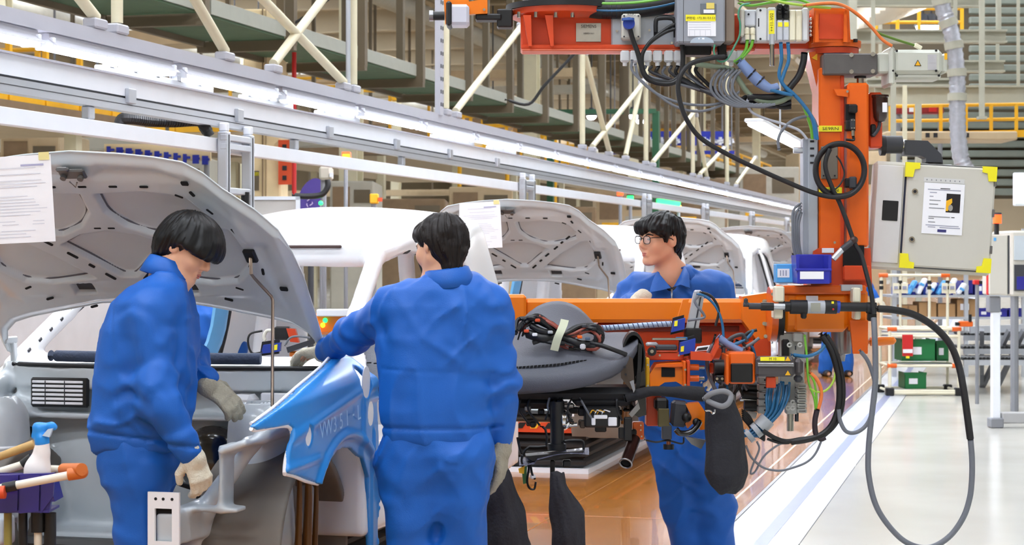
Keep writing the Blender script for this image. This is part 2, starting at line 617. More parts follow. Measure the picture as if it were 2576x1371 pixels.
# ================================================================== THE HALL
def floor_mat(name, rgb, rgb2, rough, scale, stretch=(1, 1, 1), bump=0.02, coat=0.0):
    m = bpy.data.materials.new(name); m.use_nodes = True
    nt = m.node_tree; b = nt.nodes['Principled BSDF']
    tc = nt.nodes.new('ShaderNodeTexCoord'); mp = nt.nodes.new('ShaderNodeMapping')
    mp.inputs['Scale'].default_value = stretch
    n = nt.nodes.new('ShaderNodeTexNoise'); n.inputs['Scale'].default_value = scale; n.inputs['Detail'].default_value = 6
    cr = nt.nodes.new('ShaderNodeMix'); cr.data_type = 'RGBA'
    cr.inputs['A'].default_value = tuple(lin(x) for x in rgb) + (1,)
    cr.inputs['B'].default_value = tuple(lin(x) for x in rgb2) + (1,)
    geo = nt.nodes.new('ShaderNodeNewGeometry')
    nt.links.new(geo.outputs['Position'], mp.inputs['Vector'])
    nt.links.new(mp.outputs['Vector'], n.inputs['Vector'])
    nt.links.new(n.outputs['Fac'], cr.inputs['Factor'])
    nt.links.new(cr.outputs['Result'], b.inputs['Base Color'])
    rr = nt.nodes.new('ShaderNodeMapRange')
    rr.inputs['To Min'].default_value = rough * 0.7; rr.inputs['To Max'].default_value = rough * 1.5
    n2 = nt.nodes.new('ShaderNodeTexNoise'); n2.inputs['Scale'].default_value = 1.3
    nt.links.new(mp.outputs['Vector'], n2.inputs['Vector'])
    nt.links.new(n2.outputs['Fac'], rr.inputs['Value']); nt.links.new(rr.outputs['Result'], b.inputs['Roughness'])
    b.inputs['Coat Weight'].default_value = coat
    return m

epoxy = floor_mat('pale epoxy floor', (206, 204, 196), (190, 187, 178), 0.16, 0.8)
whitefloor = floor_mat('white painted floor', (212, 215, 220), (200, 203, 208), 0.22, 1.5)
wood = floor_mat('varnished plywood', (182, 116, 40), (150, 88, 26), 0.2, 2.2, (5, 0.6, 1), coat=0.5)

def slab(x0, x1, y0, y1, z0, z1, bev=0.0):
    return MB().box(((x0 + x1) / 2, (y0 + y1) / 2, (z0 + z1) / 2), (x1 - x0, y1 - y0, z1 - z0), None, bev)

fl = add('floor', slab(-42, 36, -14, 142, -0.25, -0.02), epoxy, kind='structure', smooth=False)
add('epoxy_field', slab(-1.09, 36, -14, 142, -0.03, 0.0), epoxy, fl, smooth=False)
add('epoxy_field', slab(-42, -6.2, -14, 142, -0.03, 0.0), epoxy, fl, smooth=False)
add('painted_strip', slab(-1.55, -1.096, -14, 142, -0.03, 0.0), whitefloor, fl, smooth=False)
add('edge_strip', slab(-1.575, -1.553, -14, 142, -0.03, 0.004), steel, fl, smooth=False)
add('lane_stripe', slab(-1.335, -1.258, -14, 142, 0.0, 0.0015), mat('blue grey floor paint', (128, 138, 172), 0.3), fl, smooth=False)
wf = add('floor_conveyor', slab(-6.2, -1.575, -14, 142, -0.05, -0.022), darkgrey, kind='structure', smooth=False)
xs = [-1.577, -2.64, -3.8, -4.9, -6.19]
for i in range(4):
    for k in range(-1, 14):
        y0 = 11.2 + (k - 3) * 2.4
        add('floor_plate', slab(xs[i + 1] + .002, xs[i] - .002, y0 + .002, y0 + 2.396, -0.022, 0.0, 0.003), wood, wf, smooth=False)
add('floor_plate', slab(-6.19, -1.577, 11.2 + 11 * 2.4, 142, -0.022, 0.0), wood, wf, smooth=False)
add('conveyor_line', slab(-1.70, -1.685, -14, 142, 0.0, 0.001), mat('cream line paint', (226, 206, 176), 0.4), wf, smooth=False)

wallm = mat('hall wall sheet', (176, 160, 132), 0.7, var=0.08, vscale=0.5)
add('wall_left', slab(-42.3, -42, -14, 142, 0, 9.3), wallm, kind='structure', smooth=False)
add('wall_right', slab(36, 36.3, -14, 142, 0, 9.3), wallm, kind='structure', smooth=False)
add('wall_back', slab(-42, 36, 142, 142.3, 0, 9.3), wallm, kind='structure', smooth=False)
add('wall_front', slab(-42, 36, -14.3, -14, 0, 9.3), wallm, kind='structure', smooth=False)
ce = add('ceiling', slab(-42, 36, -14, 142, 9.2, 9.4), beige, kind='structure', smooth=False)
for i in range(31):
    y = -12 + i * 5.0
    bm = MB()
    bm.box((-3, y, 8.97), (78, 0.30, 0.05)); bm.box((-3, y, 8.55), (78, 0.03, 0.85)); bm.box((-3, y, 8.1), (78, 0.30, 0.05))
    add('roof_beam', bm, beam_m, ce, smooth=False)
for x in (-30, -22, -14, -6.8, 2, 10, 18):
    bm = MB(); bm.box((x, 64, 7.95), (0.22, 154, 0.22))
    add('purlin', bm, beam_m, ce, smooth=False)
# unseen strip lamps added between the beams to light the hall
k = 0
for i in range(30):
    y = -9.5 + i * 5.0
    for x0, x1 in ((-26, -17), (-8.5, 1.5), (10, 19)):
        t = thing('added_strip_lamp', 'unseen long white strip lamp added between the roof beams for light', 'ceiling lamp',
                  ((x0 + x1) / 2, y, 8.6), 'added strip lamps between the roof beams')
        if k == 0:
            l0 = add('lamp_housing', slab(x0, x1, y - .28, y + .28, 8.66, 8.76), rail_white, t, smooth=False)
            l1 = add('lamp_diffuser', slab(x0 + .05, x1 - .05, y - .24, y + .24, 8.64, 8.655), lamp_m, t, smooth=False)
            base = (x0, x1, y)
        else:
            for src in (l0, l1):
                c = src.copy(); COL.objects.link(c); c.parent = t
                c.scale.x = (x1 - x0) / (base[1] - base[0])
        k += 1

# ================================================================== LIGHT GANTRY BEHIND THE CARS
XG = -5.2
def gy(px, X=XG):
    return WX(px, 300, X).y
def gh(slope, X=XG):
    return CH + slope / CT * abs(X)
Y0, Y1 = 6.0, 56.0
def along(name, h0, h1, w, m, parent, x=XG, y0=Y0, y1=Y1, bev=0.0):
    return add(name, MB().box((x, (y0 + y1) / 2, (h0 + h1) / 2), (w, y1 - y0, h1 - h0), None, bev), m, parent, smooth=False)

ur = thing('light_rail', 'long grey upper rail carrying the row of fluorescent fixtures', 'rail', (XG, Y0, 2.8))
along('channel', 2.818, 2.894, 0.06, rail_grey, ur)
along('lip', 2.806, 2.818, 0.10, rail_grey, ur)
mr = thing('gantry_beam', 'broad white middle beam with dark slots above the white cars', 'beam', (XG, Y0, 2.43))
along('web', 2.528, 2.640, 0.07, rail_white, mr)
along('top_flange', 2.640, 2.652, 0.12, rail_grey, mr)
along('slot', 2.514, 2.528, 0.05, darkgrey, mr)
along('lower_profile', 2.436, 2.514, 0.08, alu, mr)
along('groove', 2.474, 2.479, 0.083, darkgrey, mr)
lb = thing('gantry_bar', 'plain white lower bar of the lighting gantry', 'beam', (XG, Y0, 2.26))
along('bar', 2.262, 2.357, 0.06, rail_white, lb, bev=0.004)
# brackets joining mid beam pieces
for k, px in enumerate((310, 585, 815, 985, 1120, 1240)):
    y = gy(px)
    add('splice_bracket', MB().box((XG + .05, y, 2.53), (0.03, 0.10, 0.09), None, .004), alu, mr)
for k, (px, L) in enumerate(((250, 1.6), (610, .9), (800, .9), (1090, 1.3), (1230, 1.0))):
    y = gy(px); b = MB()
    b.box((XG, y + L / 2, 2.672), (0.07, L, 0.04), None, .006)
    for q in range(5):
        b.box((XG + .01, y + L * (q + .3) / 5, 2.70), (0.05, 0.06, 0.05), None, .006)
    add('cable_clamp', b, alu, mr)
# fixtures
fx0 = [2425, 2077, 1830, 1638, 1475, 1345]
inv0 = 1 / 2425.0; dinv = (1 / 1345.0 - inv0) / 5
K = FPX * abs(XG) / CT
def y_from_inv(iv):
    Z = K * iv
    return (Z - ST * abs(XG)) / CT
pitch = y_from_inv(inv0 + dinv) - y_from_inv(inv0)
L = pitch * 0.93
proto = None
for k in range(-1, 26):
    y = y_from_inv(inv0 + dinv * k)
    lab = 'glowing fluorescent fixture under the upper rail, %s from the left edge' % ORD[k + 1]
    if proto is None:
        t = thing('tube_fixture', lab, 'light fixture', (XG, y, 2.72), 'fluorescent fixtures under the rail')
        b = MB()
        sec = [(-.035, .03), (-.03, .062), (.03, .062), (.035, .03), (.085, -.012), (.078, -.012), (.03, .024), (-.03, .024), (-.078, -.012), (-.085, -.012)]
        b.prism([(XG + x, y, 2.742 + z) for x, z in sec], (0, L, 0))
        add('reflector', b, rail_grey, t, smooth=False)
        for dx in (-.03, .03):
            b = MB().cyl((XG + dx, y + .03, 2.735), (XG + dx, y + L - .03, 2.735), 0.024, n=12)
            add('tube', b, tube_m, t)
        for dy in (.02, L - .02):
            b = MB().box((XG, y + dy, 2.745), (0.12, 0.03, 0.07), None, .006)
            add('end_cap', b, rail_white, t)
        for dy in (.16, L - .16):
            b = MB().box((XG, y + dy, 2.789), (0.05, 0.05, 0.03), None, .004)
            add('bracket', b, rail_white, t)
        proto = t; py = y
    else:
        copy_tree(proto, None, (0, y - py, 0), lab)
# near-side fixture glimpsed beside the robot column
pa, pb = WX(1897, 312, -2.0), WX(2016, 372, -2.0)
t = thing('tube_fixture', 'lone glowing white lamp hanging behind the orange robot column', 'light fixture', (pa + pb) / 2)
b = MB(); b.box((pa + pb) / 2 + Vector((0, 0, .03)), (0.16, (pb - pa).length, 0.03), None, .008)
add('reflector', b, rail_white, t)
for dx in (-.04, .04):
    add('tube', MB().cyl(pa + Vector((dx, .03, 0)), pb + Vector((dx, -.03, pa.z - pb.z)), 0.016), tube_m, t)
b = MB(); b.cyl((pa + pb) / 2 + Vector((0, 0, .03)), (pa + pb) / 2 + Vector((0, 0, 6.3)), 0.008)
add('hanger_rod', b, alu, t)

# gantry legs (double posts)
for k, yy in enumerate((12.2, 20.4, 27.6, 33.2, 39.5, 46, 53)):
    t = thing('gantry_post', 'white double aluminium post under the light gantry, %s from the left' % ORD[k], 'post', (XG, yy, 0), 'gantry posts')
    for d in (-.21, .21):
        b = MB().box((XG + .075, yy + d, 1.2), (0.07, 0.075, 2.4), None, .008)
        add('upright', b, alu, t)
        add('foot', MB().box((XG + .075, yy + d, .01), (.16, .16, .02)), alu, t)
        add('upright_groove', MB().box((XG + .11, yy + d, 1.2), (.006, .014, 2.36)), darkgrey, t)
        add('top_clamp', MB().box((XG + .075, yy + d, 2.43), (.06, .05, .06), None, .008), rail_white, t)
    for z in (2.36, 2.30, 2.0):
        add('cross_bar', MB().box((XG + .085, yy, z), (0.05, 0.5, 0.045), None, .006), alu, t)
    add('junction_box', MB().box((XG + .12, yy - .1, 1.86), (.08, .12, .1), None, .01), rail_white, t)
    add('indicator', MB().cyl((XG + .1, yy + .1, 1.9), (XG + .1, yy + .1, 2.0), .03), red if k % 2 else black, t)
for k, px in enumerate((222, 740, 1010)):
    y = gy(px)
    add('drop_post', MB().box((XG, y, 2.397), (.05, .08, .074), None, .006), alu, mr)

# support frames of the gantry (cream pipes)
segs = [
 ((566, 160), (474, -30)), ((688, 182), (824, -18)), ((864, 236), (640, -24)), ((888, 240), (888, -40)),
 ((1122, 302), (1120, -40)), ((1146, 292), (1312, 66)), ((1466, 378), (1464, 130)), ((1532, 398), (1470, 132)),
 ((1490, 384), (1622, 204)), ((1574, 404), (1614, 208)), ((1626, 418), (1624, 196)), ((1642, 424), (1748, 280)),
 ((1742, 452), (1744, 252)), ((1778, 460), (1750, 290)), ((1760, 452), (1822, 372)), ((1830, 472), (1828, 262)),
 ((1852, 476), (1900, 396)), ((240, 100), (150, -70)), ((326, 92), (262, -20))]
labs = ['cream diagonal brace pipe left of the crossed pair', 'cream brace pipe leaning right in the crossed pair', 'cream brace pipe leaning left in the crossed pair',
 'tall upright cream pipe beside a thin grey conduit', 'upright cream pipe behind the perforated grey column', 'cream brace pipe running up to the red orange arm',
 'thin upright cream pipe below the red orange arm', 'cream brace leaning left below the plug box', 'long cream brace crossing left of the blue sign',
 'cream brace leaning right before the blue sign', 'upright cream pipe before the blue sign', 'cream brace running up across the blue sign',
 'upright cream pipe by the right half of the blue sign', 'cream brace leaning left at the right half of the blue sign', 'short cream brace right of the blue sign',
 'upright cream pipe right of the blue sign', 'short cream brace before the lone lamp', 'short cream brace near the top left corner', 'thin cream brace at the top left']
for (p, q), lb_ in zip(segs, labs):
    a_, b_ = WX(p[0], p[1], XG), WX(q[0], q[1], XG)
    top = max(a_, b_, key=lambda v: v.z); bot = min(a_, b_, key=lambda v: v.z)
    if abs(a_.y - b_.y) < 0.4:
        top = Vector((XG, (a_.y + b_.y) / 2, 8.0)); bot = Vector((XG, top.y, bot.z))
    bot.z = 2.965
    t = thing('brace_pipe', lb_, 'pipe', bot, 'cream support pipes of the gantry')
    add('pipe', MB().cyl(bot, top, 0.036, n=12), cream, t)
    add('clamp', MB().box(bot - Vector((0, 0, .038)), (.09, .16, .06), None, .01), rail_grey, t)
    add('clamp', MB().box(top, (.09, .12, .07), None, .01), rail_grey, t)
a_ = WX(1100, 290, XG)
pc = thing('perforated_column', 'grey perforated steel channel hanging beside an upright cream pipe', 'column', (XG + .02, a_.y, a_.z))
add('channel', MB().box((XG + .02, a_.y, (a_.z + 8) / 2), (.05, .125, 8 - a_.z)), rail_grey, pc, smooth=False)
b = MB()
for i in range(40):
    z = a_.z + .1 + i * .12
    for d in (-.03, .03):
        b.box((XG + .047, a_.y + d, z), (.006, .022, .035))
add('slot_holes', b, darkgrey, pc, smooth=False)
a_ = WX(876, 235, XG)
add('conduit', MB().cyl(a_, Vector((a_.x, a_.y, 8)), .02), alu, label='thin grey conduit standing beside the tall cream pipe', cat='conduit')

# ================================================================== HANGING CATWALK WITH GREEN DECK
XC = -8.0
KC = FPX * abs(XC) / CT
def yc(off):
    return (KC / off - ST * abs(XC)) / CT
hc = gh(.298, XC)
ystep = (yc(1163) - yc(1624)) / 4
ybase = yc(1624)
for k in range(-4, 15):
    y = ybase + k * ystep
    lab = 'green mesh catwalk bay in a brown steel hanger, %s from the left' % ORD[k + 4]
    if k == -4:
        t = thing('catwalk_bay', lab, 'catwalk', (XC, y, hc), 'green catwalk bays')
        d = MB().box((XC - .55, y + ystep / 2, hc + .03), (1.0, ystep - .16, .03))
        add('deck', d, greenmesh, t, smooth=False)
        add('edge_plate', MB().box((XC - .04, y + ystep / 2 + .1, hc + .12), (.02, ystep * .85, .16)), mat('grey green plate', (150, 152, 140), .5), t, smooth=False)
        for x in (XC, XC - 1.1):
            add('hanger', MB().box((x, y, hc + 2.0), (.11, .11, 4.1)), darkbeam, t, smooth=False)
        add('cross_bar', MB().box((XC - .55, y, hc - .05), (1.2, .1, .12)), darkbeam, t, smooth=False)
        add('stringer', MB().box((XC - 1.08, y + ystep / 2, hc + .0), (.06, ystep - .16, .1)), darkbeam, t, smooth=False)
        cw = t; cy = y
    else:
        copy_tree(cw, None, (0, y - cy, 0), lab)

# ================================================================== BACKGROUND LEFT
def railing(label, p0, p1, h=1.0, n=5, m=yellow, grp=None, r=.03):
    p0, p1 = Vector(p0), Vector(p1)
    t = thing('guard_railing', label, 'railing', p0, grp)
    for z in (h, h * .55):
        add('rail', MB().cyl(p0 + Vector((0, 0, z)), p1 + Vector((0, 0, z)), r, n=8), m, t)
    for i in range(n):
        p = p0.lerp(p1, i / (n - 1))
        add('post', MB().box(p + Vector((0, 0, h / 2)), (r * 2, r * 2, h)), m, t, smooth=False)
    add('toe_board', MB().beam(p0 + Vector((0, 0, .06)), p1 + Vector((0, 0, .06)), .02, .12), m, t, smooth=False)
    return t

def block(name, label, cat, px0, py0, px1, py1, Z, depth, m, details=None, bev=.02, fl=False):
    """machine / box seen in a pixel rectangle at distance Z; fl: stands on the floor"""
    p, q = CF(px0, py0, Z), CF(px1, py1, Z)
    z0 = 0.0 if fl else q.z
    c = C2W((p.x + q.x) / 2, Z + depth / 2, (p.z + z0) / 2)
    t = thing(name, label, cat, (c.x, c.y, z0))
    add('body', MB().box(c, (abs(q.x - p.x), depth, p.z - z0), MC, bev), m, t, smooth=False)
    for dn, (u0, v0, u1, v1), dm in details or []:
        a0 = px0 + (px1 - px0) * u0; a1 = px0 + (px1 - px0) * u1
        b0 = py0 + (py1 - py0) * v0; b1 = py0 + (py1 - py0) * v1
        add(dn, pbox(MB(), a0, b0, a1, b1, Z - .02, .03), dm, t, smooth=False)
    return t

def pole(t, x, y, Z, up=False, r=.02, m=None):
    q = W(x, y, Z)
    add('hanger_rod' if up else 'pole', MB().cyl(q, Vector((q.x, q.y, 9.2 if up else 0.0)), r, n=8), m or midgrey, t)
    return t
grey_bg = mat('machine grey', (176, 172, 158), .6, var=.08)
tan_bg = mat('machine tan', (190, 168, 134), .65, var=.08)
brown_bg = mat('machine brown', (132, 108, 80), .65, var=.12)
# mezzanines with yellow railings (depth from their own deck height)
def platform(label, x0, x1, y0, y1, h, rails, m=tan_bg):
    t = thing('mezzanine', label, 'platform', ((x0 + x1) / 2, (y0 + y1) / 2, 0))
    add('deck', slab(x0, x1, y0, y1, h - .18, h), m, t, smooth=False)
    add('fascia', slab(x1, x1 + .05, y0, y1, h - .2, h + .02), brown_bg, t, smooth=False)
    n = max(2, int((y1 - y0) / 6))
    for i in range(n):
        yy = y0 + (y1 - y0) * (i + .5) / n
        for x in (x0 + .2, x1 - .2):
            add('leg', MB().box((x, yy, (h - .18) / 2), (.16, .16, h - .18)), cream, t, smooth=False)
    return t
platform('low tan mezzanine far left behind the light gantry', -17, -11, 17, 23, 3.3, True)
railing('yellow handrail along the near left mezzanine edge', (-11, 17, 3.3), (-11, 23, 3.3), 1.0, 8)
railing('yellow handrail across the end of the left mezzanine', (-17, 23, 3.3), (-11, 23, 3.3), 1.0, 5)
railing('yellow handrail across the front of the left mezzanine', (-17, 17, 3.3), (-11, 17, 3.3), 1.0, 5)
platform('higher tan mezzanine behind the cream cabinet tower', -20, -13.5, 38, 62, 4.2, True)
railing('yellow handrail along the higher mezzanine edge', (-13.5, 38, 4.2), (-13.5, 62, 4.2), 1.1, 9)
railing('yellow handrail across the front of the higher mezzanine', (-20, 38, 4.2), (-13.5, 38, 4.2), 1.1, 6)
platform('distant mezzanine left of the blue sign', -20.5, -12, 70, 100, 5.0, True)
railing('yellow handrail of the distant mezzanine front', (-20.5, 70, 5.0), (-12, 70, 5.0), 1.2, 8, r=.05)
railing('yellow handrail along the distant mezzanine side', (-12, 70, 5.0), (-12, 100, 5.0), 1.2, 9, r=.05)
# columns
for k, (x, y) in enumerate(((-10.2, 17), (-10.2, 29), (-10.2, 41), (-10.2, 53), (-10.2, 65), (-10.2, 80), (-21.5, 24), (-21.5, 38), (-21.5, 52), (-21.5, 66), (-21.5, 82))):
    t = thing('steel_column', 'cream steel hall column in the %s row, %s from the left' % ('near' if x > -15 else 'far', ORD[k % 6]), 'column', (x, y, 0), 'hall columns')
    b = MB(); b.box((x, y - .15, 4), (.3, .03, 8)); b.box((x, y + .15, 4), (.3, .03, 8)); b.box((x, y, 4), (.03, .3, 8))
    add('shaft', b, cream, t, smooth=False)
    add('base_plate', MB().box((x, y, .02), (.5, .5, .04)), darkbeam, t, smooth=False)
# horizontal ducts and cable trays across the hall
random.seed(5)
for k in range(11):
    y = 24 + k * 6.5; z = (4.4, 3.4, 3.6, 5.7, 5.9, 5.6, 3.6, 6.5, 6.6, 6.45, 6.7)[k]
    x0 = -40; x1 = -9.2 - (k % 3) * 1.2
    t = thing('cable_tray', 'long level tray crossing the hall behind the gantry, %s from the camera' % ORD[k], 'tray', (x1, y, z), 'trays across the hall')
    add('pan', slab(x0, x1, y - .3, y + .3, z, z + .06), (tan_bg, grey_bg, brown_bg)[k % 3], t, smooth=False)
    add('side', slab(x0, x1, y - .32, y - .28, z, z + .2), (tan_bg, grey_bg, brown_bg)[k % 3], t, smooth=False)
    for q in range(5):
        xx = x1 - 1.0 - q * 4.5
        add('hanger', slab(xx - .03, xx + .03, y - .03, y + .03, z + .06, 9.2), darkbeam, t, smooth=False)
for k in range(7):
    z = 7.35; x = (-13.6, -18.1, -22.65)[k]
    add('air_duct', MB().cyl((x, 14, z), (x, 110, z), .22, n=16), (grey_bg, tan_bg)[k % 2],
        label='round air duct running along the hall, %s from the gantry' % ORD[k], cat='duct', group='air ducts along the hall')
    if k == 2: break
# machines on the left floor
bgs = [
 ('machine_cabinet', 'low tan machine behind the hood of the nearest car', 'machine', 0, 330, 150, 640, 28, 2, tan_bg),
 ('machine_cabinet', 'grey machine left of the double gantry post', 'machine', 300, 395, 520, 640, 29, 2, grey_bg),
 ('machine_cabinet', 'beige machine housing right of the purple board', 'machine', 830, 455, 940, 640, 30, 2, grey_bg),
 ('machine_cabinet', 'brown machine behind the white roof of the nearest car', 'machine', 950, 500, 1120, 640, 34, 2, brown_bg),
 ('machine_cabinet', 'tan machine above the second open hood', 'machine', 1130, 470, 1290, 640, 38, 2, tan_bg),
 ('machine_cabinet', 'brown crate wall above the second hood', 'machine', 1360, 520, 1500, 640, 40, 2, brown_bg),
 ('machine_cabinet', 'tan machine behind the man with glasses', 'machine', 1500, 480, 1640, 640, 46, 2, tan_bg),
 ('machine_cabinet', 'brown machine under the far end of the gantry', 'machine', 1700, 450, 1830, 640, 55, 2, brown_bg),
 ('machine_cabinet', 'grey machine block right of the far gantry end', 'machine', 1860, 420, 2010, 640, 60, 3, grey_bg),
 ('machine_cabinet', 'tan machine wall behind the robot column', 'machine', 2010, 380, 2230, 660, 62, 3, tan_bg),
]
for n_, lab, cat, x0, y0, x1, y1, Z, d, m in bgs:
    block(n_, lab, cat, x0, y0, x1, y1, Z, d, m,
          [('panel', (.06, .08, .45, .45), brown_bg), ('vent', (.55, .12, .92, .3), darkbeam), ('door', (.52, .4, .95, .95), grey_bg), ('stripe', (.1, .5, .4, .56), yellow)], fl=True)
# cream cabinet tower with red sign and red pipe
block('cabinet_tower', 'tall cream cabinet tower behind the gantry with brown seams', 'cabinet', 612, 22, 706, 640, 24, .8, cream2,
      [('seam', (.50, .0, .53, 1), brown_bg), ('seam', (.60, .0, .61, 1), brown_bg), ('vent', (.05, .66, .42, .74), darkbeam), ('tag', (.3, .665, .42, .68), yellow_tag)], fl=True)
block('red_sign', 'upright red orange sign beside the cream cabinet tower', 'sign', 700, 352, 734, 464, 23.93, .06, redsign,
      [('character', (.3, .1, .6, .2), ink), ('character', (.3, .34, .65, .44), ink), ('character', (.3, .58, .62, .68), ink), ('character', (.3, .8, .6, .9), ink)], bev=0)
a_ = W(740, 640, 23.4)
add('red_pipe', MB().cyl((a_.x, a_.y, 0), (a_.x, a_.y, 5.0), .028), red, label='thin upright red pipe right of the red orange sign', cat='pipe')
# purple oval board
b = MB()
pts = [W(782 + 32 * math.cos(t) + 12 * math.sin(t), 498 - 50 * math.sin(t), 19) for t in [i * 2 * math.pi / 28 for i in range(28)]]
b.prism(pts, FW * .06)
t = thing('oval_board', 'purple oval board with white branching pattern left of the white roof', 'board', W(782, 548, 19))
add('board', b, mat('purple board', (66, 48, 128), .6), t, smooth=False)
b = MB()
rr = random.Random(3)
for i in range(9):
    x, y = 776 + rr.uniform(-8, 12), 512 + rr.uniform(-26, 20)
    b.tube([W(x, y, 18.98), W(x + rr.uniform(-5, 5), y + 4, 18.98), W(x + rr.uniform(-8, 8), y + 9, 18.98)], .006, 5, 2)
add('pattern', b, mat('pale violet print', (186, 170, 206), .6), t)
b = MB().cyl(W(782, 540, 19.03), Vector((W(782, 540, 19.03).x, W(782, 540, 19.03).y, 0)), .03)
add('stand_pole', b, darkgrey, t)
# black bent arm with hose
b = MB().tube([W(735, 492, 18), W(770, 494, 18), W(808, 490, 18), W(824, 470, 18), W(824, 452, 18)], .028, 10, 5)
add('bent_arm', b, black, label='black bent support arm in front of the purple board', cat='arm')
pole(block('terminal_box', 'pale terminal box above the black bent arm', 'box', 802, 418, 832, 452, 18.2, .3, grey_bg, [('knob', (.9, .5, 1.2, .8), alu)]), 814, 450, 18.35, r=.03)
block('info_panel', 'framed grey notice panel behind the raised hood edge', 'panel', 612, 494, 754, 640, 17.5, .06, mat('clear grey panel', (168, 164, 158), .3),
      [('frame', (0, 0, 1, .06), alu), ('frame', (.93, 0, 1, 1), alu), ('print', (.45, .5, .85, .6), paper)], fl=True)
pole(block('warning_beacon', 'amber and red beacon lamp glowing between the white bars', 'beacon', 860, 382, 881, 397, 18, .1, led_red, [('lens', (.1, .4, .9, 1), led_amber)], bev=.005), 870, 396, 18.05)
pole(block('switch_box', 'yellow switch box with red button above the white roof', 'switch box', 930, 487, 951, 512, 20, .15, yellow, [('button', (1.0, .4, 1.5, .8), redsign)], bev=.01), 940, 511, 20.08, r=.03)
t = thing('signal_lamp', 'small green lamp right of the purple board', 'lamp', W(807, 511, 18))
add('lens', MB().ball(W(807, 511, 18), .022), led_green, t); pole(t, 807, 514, 18, r=.012)
# corrugated black hose under the gantry
pts = [W(300, 318, 12.5), W(308, 300, 12.5), W(330, 298, 12.5), W(380, 304, 12.6), W(440, 306, 12.7), W(500, 304, 12.8), W(516, 322, 12.8), W(528, 342, 12.8)]
b = MB().tube(pts, .034, 10, 8)
t = thing('corrugated_hose', 'black corrugated hose slung between the white bars', 'hose', pts[0])
add('hose', b, black, t)
P = catmull(pts, 10); b = MB()
for i in range(4, len(P) - 6, 1):
    d = P[i + 1] - P[i - 1]
    b.cyl(P[i] - d.normalized() * .006, P[i] + d.normalized() * .006, .04, n=10)
add('rib', b, rubber, t)
# blue signs
def sign_board(label, x0, y0, x1, y1, Z, marks):
    t = block('blue_sign', label, 'sign', x0, y0, x1, y1, Z, .08, bluesign, bev=0)
    for st in marks:
        b = MB().tube([W(x, y, Z - .03) for x, y in st], .055 * Z / 60, 5, 1)
        add('character', b, lettering, t, smooth=False)
    for x in (x0 + (x1 - x0) * .1, x1 - (x1 - x0) * .1):
        pole(t, x, y0 + 2, Z + .04, True, .02)
    return t
mk = []
for cx in (1634, 1664, 1680, 1700, 1772, 1790, 1812, 1836):
    mk += [[(cx - 7, 352), (cx - 10, 360)], [(cx, 345), (cx - 1, 364)], [(cx + 5, 350), (cx + 8, 360)], [(cx - 6, 356), (cx + 6, 355)]]
sign_board('long blue overhead sign with white characters behind the brace pipes', 1590, 330, 1842, 366, 58, mk)
sign_board('small blue sign panel with white marks left of the long blue sign', 1538, 358, 1620, 388, 56, [[(1552, 374), (1568, 374)], [(1590, 373), (1598, 376)]])
t = thing('blue_strip', 'thin blue strip under the long blue sign', 'sign', W(1760, 388, 57))
add('strip', pbox(MB(), 1676, 379, 1848, 388, 57, .05), bluesign, t, smooth=False); pole(t, 1690, 380, 57.03, True); pole(t, 1840, 380, 57.03, True)
sign_board('blue sign with pale emblem behind the left end of the gantry', 124, 246, 258, 271, 30, [[(140, 266), (200, 268), (256, 266)], [(165, 252), (172, 258), (182, 258), (190, 252)]])
t = block('letter_board', 'beige fascia with blurred blue characters above the nearest hood', 'sign', 262, 362, 530, 404, 26, .06, cream2, bev=0)
for i in range(11):
    x = 268 + i * 24; y = 368 + i * 2.4
    b = MB(); pbox(b, x, y, x + 9 + (i * 7) % 8, y + 22, 25.95, .04); pbox(b, x + 4, y + 6, x + 18, y + 12, 25.95, .04)
    add('character', b, bluesign, t, smooth=False)
for x in (270, 520):
    pole(t, x, 400, 26.03, r=.04)
# andon lamps mid background
for k, (x0, y0, x1, y1, m, lab) in enumerate(((1553, 482, 1568, 492, led_red, 'glowing red andon lamp above the far hoods'), (1578, 492, 1594, 502, led_green, 'small green andon lamp right of the red one'),
        (1652, 500, 1712, 520, led_green, 'wide green lit display under the gantry'), (1700, 516, 1714, 523, led_amber, 'amber lamp below the green display'))):
    pole(block('andon_lamp', lab, 'lamp', x0, y0, x1, y1, 34 + .3 * k, .1, m, [('visor', (-.1, -.3, 1.1, 0), black)], bev=.01), (x0 + x1) / 2, y1 - 1, 34.05 + .3 * k, r=.03)
# warm spot lamps under the roof
for k, (x, y) in enumerate(((1292, 302), (1305, 296), (1488, 292), (1592, 290), (1612, 303), (1536, 362), (36, 8), (590, 40), (2322, 66), (2342, 66), (2365, 66), (1240, 300), (650, 60))):
    Z = 50 if x < 2200 else 34
    p = W(x, y, Z)
    t = thing('spot_lamp', ['warm glowing spot lamp above the yellow platform', 'warm lamp just right of the twin above the yellow platform', 'oval warm lamp below the red orange arm',
        'warm lamp behind the green frame', 'low warm lamp beside the green frame post', 'small white lamp left of the blue sign', 'tiny lamp at the top left corner',
        'small lamp left of the cream cabinet tower', 'left lamp of three under the right roof', 'middle lamp of three under the right roof',
        'right lamp of three under the right roof', 'faint warm lamp left of the twin lamps', 'small lamp above the cream cabinet tower'][k], 'lamp', p)
    add('bulb', MB().ball(p, (.13, .13, .10), 10, 6), lamp_m, t)
    add('shade', MB().lathe([(.06, .22), (.15, .02), (.16, 0), (.14, .0)], p, n=12), darkgrey, t)
    add('rod', MB().cyl(p + Vector((0, 0, .2)), Vector((p.x, p.y, 9.2)), .02, n=6), darkgrey, t)
